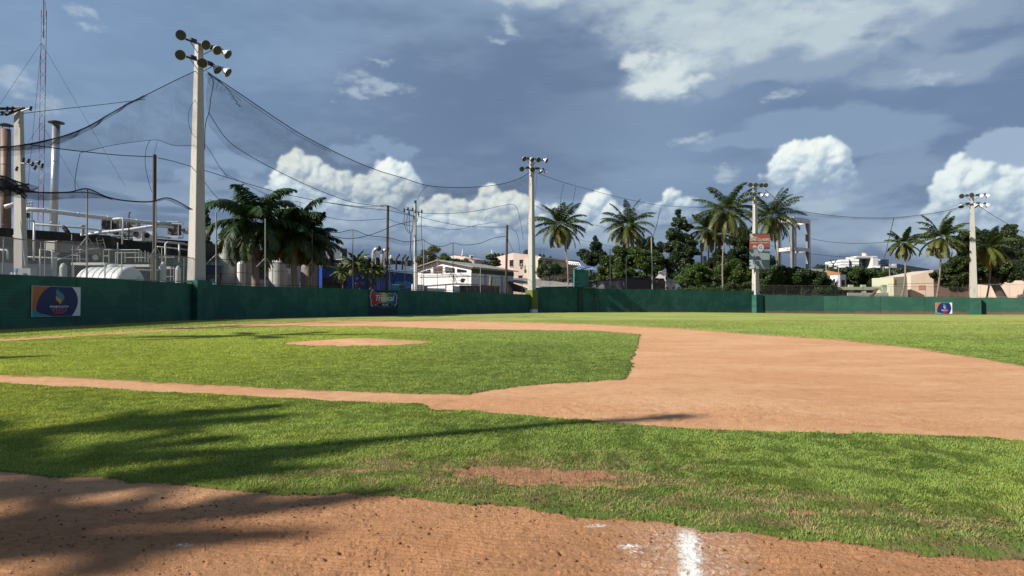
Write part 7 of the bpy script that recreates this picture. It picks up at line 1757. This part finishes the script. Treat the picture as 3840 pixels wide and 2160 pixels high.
def leaves_mesh(name, Cn, size, cols, parent, rg, flat=0.0):
    n = len(Cn); u = rg.normal(size=(n, 3)); u /= np.linalg.norm(u, axis=1)[:, None]
    w_ = rg.normal(size=(n, 3)); w_[:, 2] -= flat; v = np.cross(u, w_); v /= np.linalg.norm(v, axis=1)[:, None] + 1e-9
    s = (size * rg.uniform(0.6, 1.3, n))[:, None]
    V_ = np.stack([Cn - u * s, Cn - v * s * .45, Cn + u * s, Cn + v * s * .45], 1).reshape(-1, 3)
    Fq = np.arange(4 * n).reshape(n, 4)
    return np_mesh(name, V_, Fq, LEAF, parent, cols=np.repeat(cols, 4, 0))
def tree(label, blobs_, d, leaf=0.2, dens=1.0, col=(0.030, 0.060, 0.018), col2=(0.085, 0.125, 0.030), seed=0, trunk=None, kind='tree', group=None, cat='tree', depth_k=0.8, bare_limbs=False):
    """blobs_: list of (px, py, rx, ry) clumps in photo pixels at distance d; foliage clumps fill each"""
    rg = np.random.default_rng(seed)
    C0 = P(trunk[0] if trunk else blobs_[0][0], 1080, d)
    t = thing(kind, label, cat, (C0.x, C0.y, GZ), group)
    pts, cols, ends = [], [], []
    if kind == 'hedge_bush': blobs_ = blobs_ + [(q[0], 1094, q[2], 22) for q in blobs_]
    k_ = d / F
    for (px, py, rx, ry) in blobs_:
        rx_, ry_ = rx * k_, ry * k_; c = np.array(P(px, py, d + rg.uniform(-.3, .3) * rx_)); rz_ = rx_ * depth_k
        ends.append(Vector(c))
        nc = max(5, int(14 * dens * (rx_ * ry_) ** 0.5 / 2.0) + 6)
        for j in range(nc):
            u = rg.normal(size=3); u /= np.linalg.norm(u); rad_ = rg.uniform(0.45, 1.0) ** 0.6
            cc = c + u * rad_ * np.array([rx_, rz_, ry_]) * 0.82
            rc = (0.20 + 0.22 * rg.uniform()) * (rx_ * ry_) ** 0.5 * 1.2
            nl = int(min(2200, 16 * dens * (rc / leaf) ** 2))
            q = rg.normal(size=(nl, 3)); q /= np.linalg.norm(q, axis=1)[:, None]; q *= (rg.uniform(0.35, 1.0, nl) ** 0.5)[:, None]
            q[:, 2] *= 0.75
            pts.append(cc + q * rc)
            mixv = rg.uniform(0, 1) * 0.75
            base_ = np.array(col) * (1 - mixv) + np.array(col2) * mixv
            cols.append(base_[None] * rg.uniform(0.7, 1.3, (nl, 1)))
    pts = np.concatenate(pts); cols = np.concatenate(cols)
    leaves_mesh('crown', pts, leaf, cols, t, rg)
    bx = trunk or (blobs_[0][0], 0.25)
    b0 = P(bx[0], 1080, d); b0.z = GZ; top = sum(ends, Vector()) / len(ends); tr_ = bx[1]
    mb = MB(); mb.tube([b0, b0 + (top - b0) * 0.45 + Vector((0.2, 0, 0)), top], [tr_ * 1.3, tr_, tr_ * 0.5], 8); part('trunk', mb, BARK, t)
    for e in ends:
        s0 = b0 + (top - b0) * 0.55; mb = MB(); mb.tube([s0, (s0 + e) / 2 + Vector((0, 0, 0.5)), e + Vector((0, 0, 0.3))], [tr_ * 0.5, tr_ * 0.33, tr_ * 0.12], 6); part('limb', mb, BARK, t)
    return t
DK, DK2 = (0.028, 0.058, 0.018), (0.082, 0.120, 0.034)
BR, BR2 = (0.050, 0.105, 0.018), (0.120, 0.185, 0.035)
tree('narrow dark conifer half hidden behind the nearest floodlight pole', [(770, 790, 16, 26), (774, 830, 18, 26), (772, 870, 22, 28), (776, 905, 24, 24)], 110, 0.17, 1.2, DK, DK2, 50, kind='conifer')
tree('yellowish shrubby tree left of the white workshop ridge', [(1600, 965, 38, 34), (1635, 940, 30, 26), (1580, 990, 30, 22), (1615, 985, 34, 20)], 132, 0.16, 0.55, (0.10, 0.115, 0.035), (0.19, 0.20, 0.075), 51)
tree('bright green low tree directly behind the white workshop roof', [(1665, 975, 34, 24), (1640, 990, 40, 18), (1700, 985, 30, 16)], 136, 0.2, 0.9, BR, BR2, 52)
tree('light green hedge top right of the workshop ridge', [(1745, 984, 36, 12), (1715, 986, 30, 10)], 138, 0.2, 0.9, BR, (0.15, 0.19, 0.06), 53, kind='shrub', cat='shrub')
tree('dark bushy tree between the two pink houses', [(1845, 980, 26, 26), (1822, 992, 22, 16), (1862, 985, 18, 16)], 140, 0.2, 1.0, DK, DK2, 54)
tree('grey green shrub in front of the cream block', [(2060, 1008, 44, 28), (2030, 1025, 34, 18), (2090, 1015, 30, 18)], 138, 0.2, 0.8, (0.05, 0.09, 0.03), (0.11, 0.15, 0.06), 55, kind='shrub', cat='shrub')
tree('dark tree with a pointed top right of the first coconut palm', [(2190, 955, 30, 24), (2235, 925, 26, 26), (2232, 900, 10, 16), (2215, 970, 50, 26), (2250, 960, 26, 30)], 158, 0.22, 1.0, DK, (0.045, 0.075, 0.025), 56)
tree('broad bright green tree behind the lookout hut', [(2270, 1060, 60, 30), (2400, 1070, 90, 26), (2290, 985, 46, 36), (2350, 950, 52, 34), (2400, 975, 56, 46), (2450, 985, 40, 50), (2330, 1015, 60, 34), (2270, 1020, 36, 30), (2420, 1030, 50, 24)], 146, 0.22, 1.1, (0.045, 0.085, 0.018), (0.115, 0.165, 0.035), 57)
tree('dark tree behind the broad bright green tree', [(2420, 910, 36, 34), (2455, 930, 36, 34), (2390, 900, 16, 24)], 160, 0.22, 1.0, (0.03, 0.06, 0.018), (0.075, 0.115, 0.035), 58)
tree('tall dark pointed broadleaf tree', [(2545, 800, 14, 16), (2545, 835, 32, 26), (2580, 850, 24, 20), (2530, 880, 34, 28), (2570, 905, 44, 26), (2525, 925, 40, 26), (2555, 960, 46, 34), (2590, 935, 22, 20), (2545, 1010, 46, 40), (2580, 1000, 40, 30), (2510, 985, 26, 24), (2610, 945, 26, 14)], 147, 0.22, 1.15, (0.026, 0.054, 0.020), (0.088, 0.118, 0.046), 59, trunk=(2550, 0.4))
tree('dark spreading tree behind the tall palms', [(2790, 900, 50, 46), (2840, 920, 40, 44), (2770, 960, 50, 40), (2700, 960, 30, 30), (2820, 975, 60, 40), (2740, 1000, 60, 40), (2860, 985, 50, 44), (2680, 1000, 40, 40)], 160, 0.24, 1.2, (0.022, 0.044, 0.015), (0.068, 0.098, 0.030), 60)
for i, (b_, lab, c1, c2) in enumerate((([(2600, 1025, 48, 44), (2650, 1040, 46, 44), (2570, 1060, 44, 34), (2620, 1075, 50, 30)], 'bright green shrub left of the tallest palm trunk', BR, BR2),
        ([(2720, 1030, 50, 46), (2760, 1005, 44, 40), (2700, 1065, 50, 34), (2770, 1060, 46, 36)], 'green shrub around the tallest palm trunk', (0.04, 0.08, 0.018), BR2),
        ([(2790, 1060, 40, 34), (2815, 1030, 30, 34)], 'yellow green shrub at the left side of the banner pole', BR, (0.14, 0.21, 0.03)),
        ([(2880, 1040, 52, 48), (2930, 1035, 52, 44), (2890, 1078, 56, 34), (2940, 1082, 50, 30)], 'dark hedge bush right of the banner pole', (0.03, 0.06, 0.014), (0.075, 0.12, 0.022)),
        ([(2985, 1042, 52, 42), (3030, 1045, 50, 42), (3000, 1082, 66, 32)], 'dark hedge bush below the concrete tower frame', DK, (0.06, 0.10, 0.022)),
        ([(3070, 1052, 46, 40), (3105, 1075, 34, 28), (3060, 1088, 56, 26)], 'dark hedge bush at the right end of the hedge', DK, (0.065, 0.11, 0.022)))):
    tree(lab, b_, 142 if i < 3 else 139, 0.2, 1.1, c1, c2, 61 + i, kind='hedge_bush', cat='bush', group='hedge bushes behind the banner pole')
tree('round tree below the far monument', [(3220, 1020, 50, 24), (3190, 1045, 40, 30), (3245, 1050, 52, 30), (3300, 1055, 34, 26), (3275, 1030, 44, 18)], 175, 0.22, 1.0, (0.04, 0.075, 0.018), (0.10, 0.15, 0.035), 70)
tree('low green trees on the hill top left of the monument', [(3060, 1000, 40, 8), (3110, 1005, 40, 8), (3160, 1008, 30, 7)], 420, 0.7, 0.7, (0.03, 0.06, 0.02), (0.07, 0.11, 0.04), 71)
tree('low green trees on the hill right of the monument', [(3300, 1012, 40, 8), (3360, 1016, 36, 9), (3400, 1022, 30, 8)], 420, 0.7, 0.7, (0.04, 0.075, 0.02), (0.10, 0.14, 0.04), 72)
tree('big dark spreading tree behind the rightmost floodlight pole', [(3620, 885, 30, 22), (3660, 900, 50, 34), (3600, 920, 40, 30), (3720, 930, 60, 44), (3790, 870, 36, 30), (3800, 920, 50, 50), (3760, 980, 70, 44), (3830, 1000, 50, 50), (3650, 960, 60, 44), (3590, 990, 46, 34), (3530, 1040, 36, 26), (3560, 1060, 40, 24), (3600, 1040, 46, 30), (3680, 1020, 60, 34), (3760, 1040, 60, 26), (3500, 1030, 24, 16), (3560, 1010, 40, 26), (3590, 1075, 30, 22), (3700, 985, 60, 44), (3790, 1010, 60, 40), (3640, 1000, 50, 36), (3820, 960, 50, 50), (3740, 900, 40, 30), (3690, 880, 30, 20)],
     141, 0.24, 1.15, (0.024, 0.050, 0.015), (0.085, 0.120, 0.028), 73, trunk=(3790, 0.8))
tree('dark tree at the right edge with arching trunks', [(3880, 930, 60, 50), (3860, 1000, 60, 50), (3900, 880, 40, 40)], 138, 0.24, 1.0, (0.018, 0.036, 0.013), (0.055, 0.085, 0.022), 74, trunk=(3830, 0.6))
for i, (x0, lab) in enumerate(((1350, 'pale dry tussock at the foot of the left little palm'), (1395, 'pale dry tussock at the foot of the middle little palm'))):
    tree(lab, [(x0, 1062, 26, 9)], 90, 0.14, 0.7, (0.14, 0.14, 0.07), (0.26, 0.25, 0.13), 80 + i, kind='tussock', cat='plant')
# vines along the rough wall
rg = np.random.default_rng(5)
t = thing('dry_vine', 'tangle of dry grey green vine on top of the rough block wall', 'vine', tuple(P(2200, 1050, 137)))
n = 9000; u = rg.uniform(0, 1, n); px = 2010 + 480 * u; top_ = np.interp(px, [2010, 2060, 2140, 2180, 2240, 2330, 2345, 2400, 2490], [1052, 1042, 1044, 1055, 1052, 1046, 1040, 1040, 1046])
pts = np.array([P(a, b_ + 14 * rg.uniform() ** 1.4 + 4 * (vnoise(a / 9.0, 0.5, 3) - .5), 136.3 + rg.uniform(-.6, .4)) for a, b_ in zip(px, top_)])
leaves_mesh('vine_leaves', pts, 0.16, np.array([0.16, 0.155, 0.125])[None] * rg.uniform(0.35, 1.4, (n, 1)), t, rg)
mb = MB(); mb.tube([P(a, float(np.interp(a, [2010, 2060, 2140, 2240, 2330, 2400, 2490], [1056, 1048, 1050, 1058, 1052, 1046, 1052])), 136.2) for a in range(2010, 2491, 20)], 0.09, 5); part('vine_stem', mb, BARK, t)
# far wooded rise beyond the right wall
def ridge(name, lab, d, x0, x1, ys, leaf, n, seed):
    rg = np.random.default_rng(seed); px = rg.uniform(x0, x1, n); xs = np.linspace(x0, x1, len(ys)); yt = np.interp(px, xs, ys) + 5 * (vnoise(px / 14.0, px * 0, seed) - .5)
    f = rg.uniform(0, 1, n) ** 0.7; py = yt + f * 34
    pts = np.array([P(a, b_, d + rg.uniform(-15, 15)) for a, b_ in zip(px, py)])
    cols = np.array([0.045, 0.075, 0.028])[None] * rg.uniform(0.5, 1.5, (n, 1))
    o_ = leaves_mesh(name, pts, leaf, cols, None, rg); tag(o_, lab, 'woodland', kind='stuff'); return o_
ridge('woodland', 'far belt of trees on the rise beneath the monument', 380, 2990, 3480, [1010, 1004, 1006, 1008, 1004, 1012, 1022], 1.0, 9000, 6)
ridge('woodland', 'far low belt of trees along the horizon from the factory to the workshop', 300, 1500, 2700, [1030, 1028, 1020, 1024, 1026, 1022], 0.9, 12000, 7)
hb = MB(); cs = []
for i in range(25):
    a = 2950 + i * 60; cs.append(P(a, 1012 + 3 * math.sin(i * .8), 520))
hb.add([(q.x, q.y, q.z) for q in cs] + [(q.x, q.y, GZ - 1) for q in cs] + [(q.x * 1.6, q.y * 1.6 + 100, q.z * .7) for q in cs], [(i, i + 1, 26 + i, 25 + i) for i in range(24)] + [(i, 50 + i, 51 + i, i + 1) for i in range(24)])
o = hb.build('hills', mat('hill', (0.06, 0.085, 0.035), 0.95, 0.4, 0.05)); tag(o, kind='structure')

# ------------------------------------------------------------------ loose cables
def cable(label, pts, d0, d1, r=0.03, m_=BLACK):
    sp = smooth_pts(pts, 5); L = len(sp)
    t_ = MB().tube([P(a, b_, d0 + (d1 - d0) * i / (L - 1)) for i, (a, b_) in enumerate(sp)], r, 5).build('overhead_cable', m_)
    tag(t_, label, 'cable', 'overhead cables'); return t_
cable('long cable from the left utility pole up to the sagging net', [(88, 425), (200, 412), (400, 390), (545, 372)], 47, 60, 0.025)
cable('cable from the left utility pole sloping right to the dark steel post', [(60, 535), (150, 548), (300, 567), (450, 582), (575, 588)], 47, 56, 0.035)
cable('cable running from the dark steel post down past the palms to the blue capped pole', [(592, 592), (650, 605), (735, 630), (770, 640), (860, 668), (1000, 710), (1100, 735), (1210, 757)], 57, 84, 0.035)
cable('cable from the nearest floodlight pole looping down to the lower line', [(782, 420), (800, 450), (840, 510), (890, 555), (1000, 620), (1120, 680), (1250, 735), (1330, 760), (1440, 775)], 65, 84, 0.035)
cable('short cable dropping right from the nearest floodlight pole', [(768, 540), (790, 570), (820, 620), (853, 664)], 65, 70, 0.025)
cable('cable passing through the palm crowns', [(765, 680), (800, 725), (840, 765)], 65, 70, 0.025)
cable('thin cable behind the palms toward the thin net posts', [(840, 650), (920, 690), (1010, 735), (1100, 775), (1200, 808), (1300, 826), (1380, 825), (1449, 820)], 90, 92, 0.03)
cable('cable from the dark steel post to the blue capped pole below the net', [(1455, 820), (1500, 838), (1550, 848), (1600, 848), (1660, 858), (1720, 860), (1800, 842), (1870, 832)], 92, 110, 0.03)
cable('cable from the blue capped pole sagging to the second tall dark post', [(1570, 812), (1620, 825), (1700, 842), (1770, 850), (1895, 852)], 95, 114, 0.035)
cable('upper cable looping from the blue capped pole toward the olive based pole', [(1585, 800), (1660, 801), (1740, 797), (1820, 785), (1880, 772), (1925, 767), (1942, 790), (1955, 850), (1962, 900)], 96, 116, 0.03)
cable('cable hung over the workshop roof from post to post', [(1588, 900), (1620, 918), (1660, 924), (1699, 911), (1740, 919), (1800, 912), (1850, 893), (1896, 886)], 96, 112, 0.04)
cable('cable from the second dark post to the olive based pole, low', [(1900, 886), (1908, 905), (1925, 945)], 114, 116, 0.03)
cable('pair cable dropping from the upper line left of the olive based pole', [(1922, 862), (1940, 880), (1950, 945)], 115, 116, 0.03)
cable('cable sloping right from the olive based pole behind the first palm', [(2005, 770), (2060, 798), (2140, 822), (2210, 838), (2280, 856)], 118, 150, 0.035)
cable('lower cable sloping right from the olive based pole', [(2005, 843), (2040, 860), (2100, 880), (2200, 905), (2300, 925)], 118, 150, 0.03)
cable('far cable passing right of the concrete tower, upper', [(3040, 895), (3120, 908), (3220, 913), (3330, 908), (3400, 905)], 170, 170, 0.05)
cable('far cable passing right of the concrete tower, middle', [(3040, 952), (3120, 960), (3200, 965), (3300, 966)], 170, 170, 0.045)
cable('cable between the banner and the concrete tower', [(2886, 920), (2930, 930), (3040, 952)], 150, 170, 0.04)
cable('low cable in front of the peach block', [(3330, 1066), (3420, 1064), (3520, 1062), (3650, 1064)], 140, 140, 0.04)
cable('arched cable over the rightmost floodlight pole', [(3590, 873), (3620, 860), (3650, 857), (3680, 868)], 126, 126, 0.035)
cable('wall cable sagging along the green wall left of the olive based pole', [(1715, 1090), (1735, 1110), (1760, 1116), (1790, 1114), (1815, 1100), (1830, 1088)], 99, 108, 0.03)
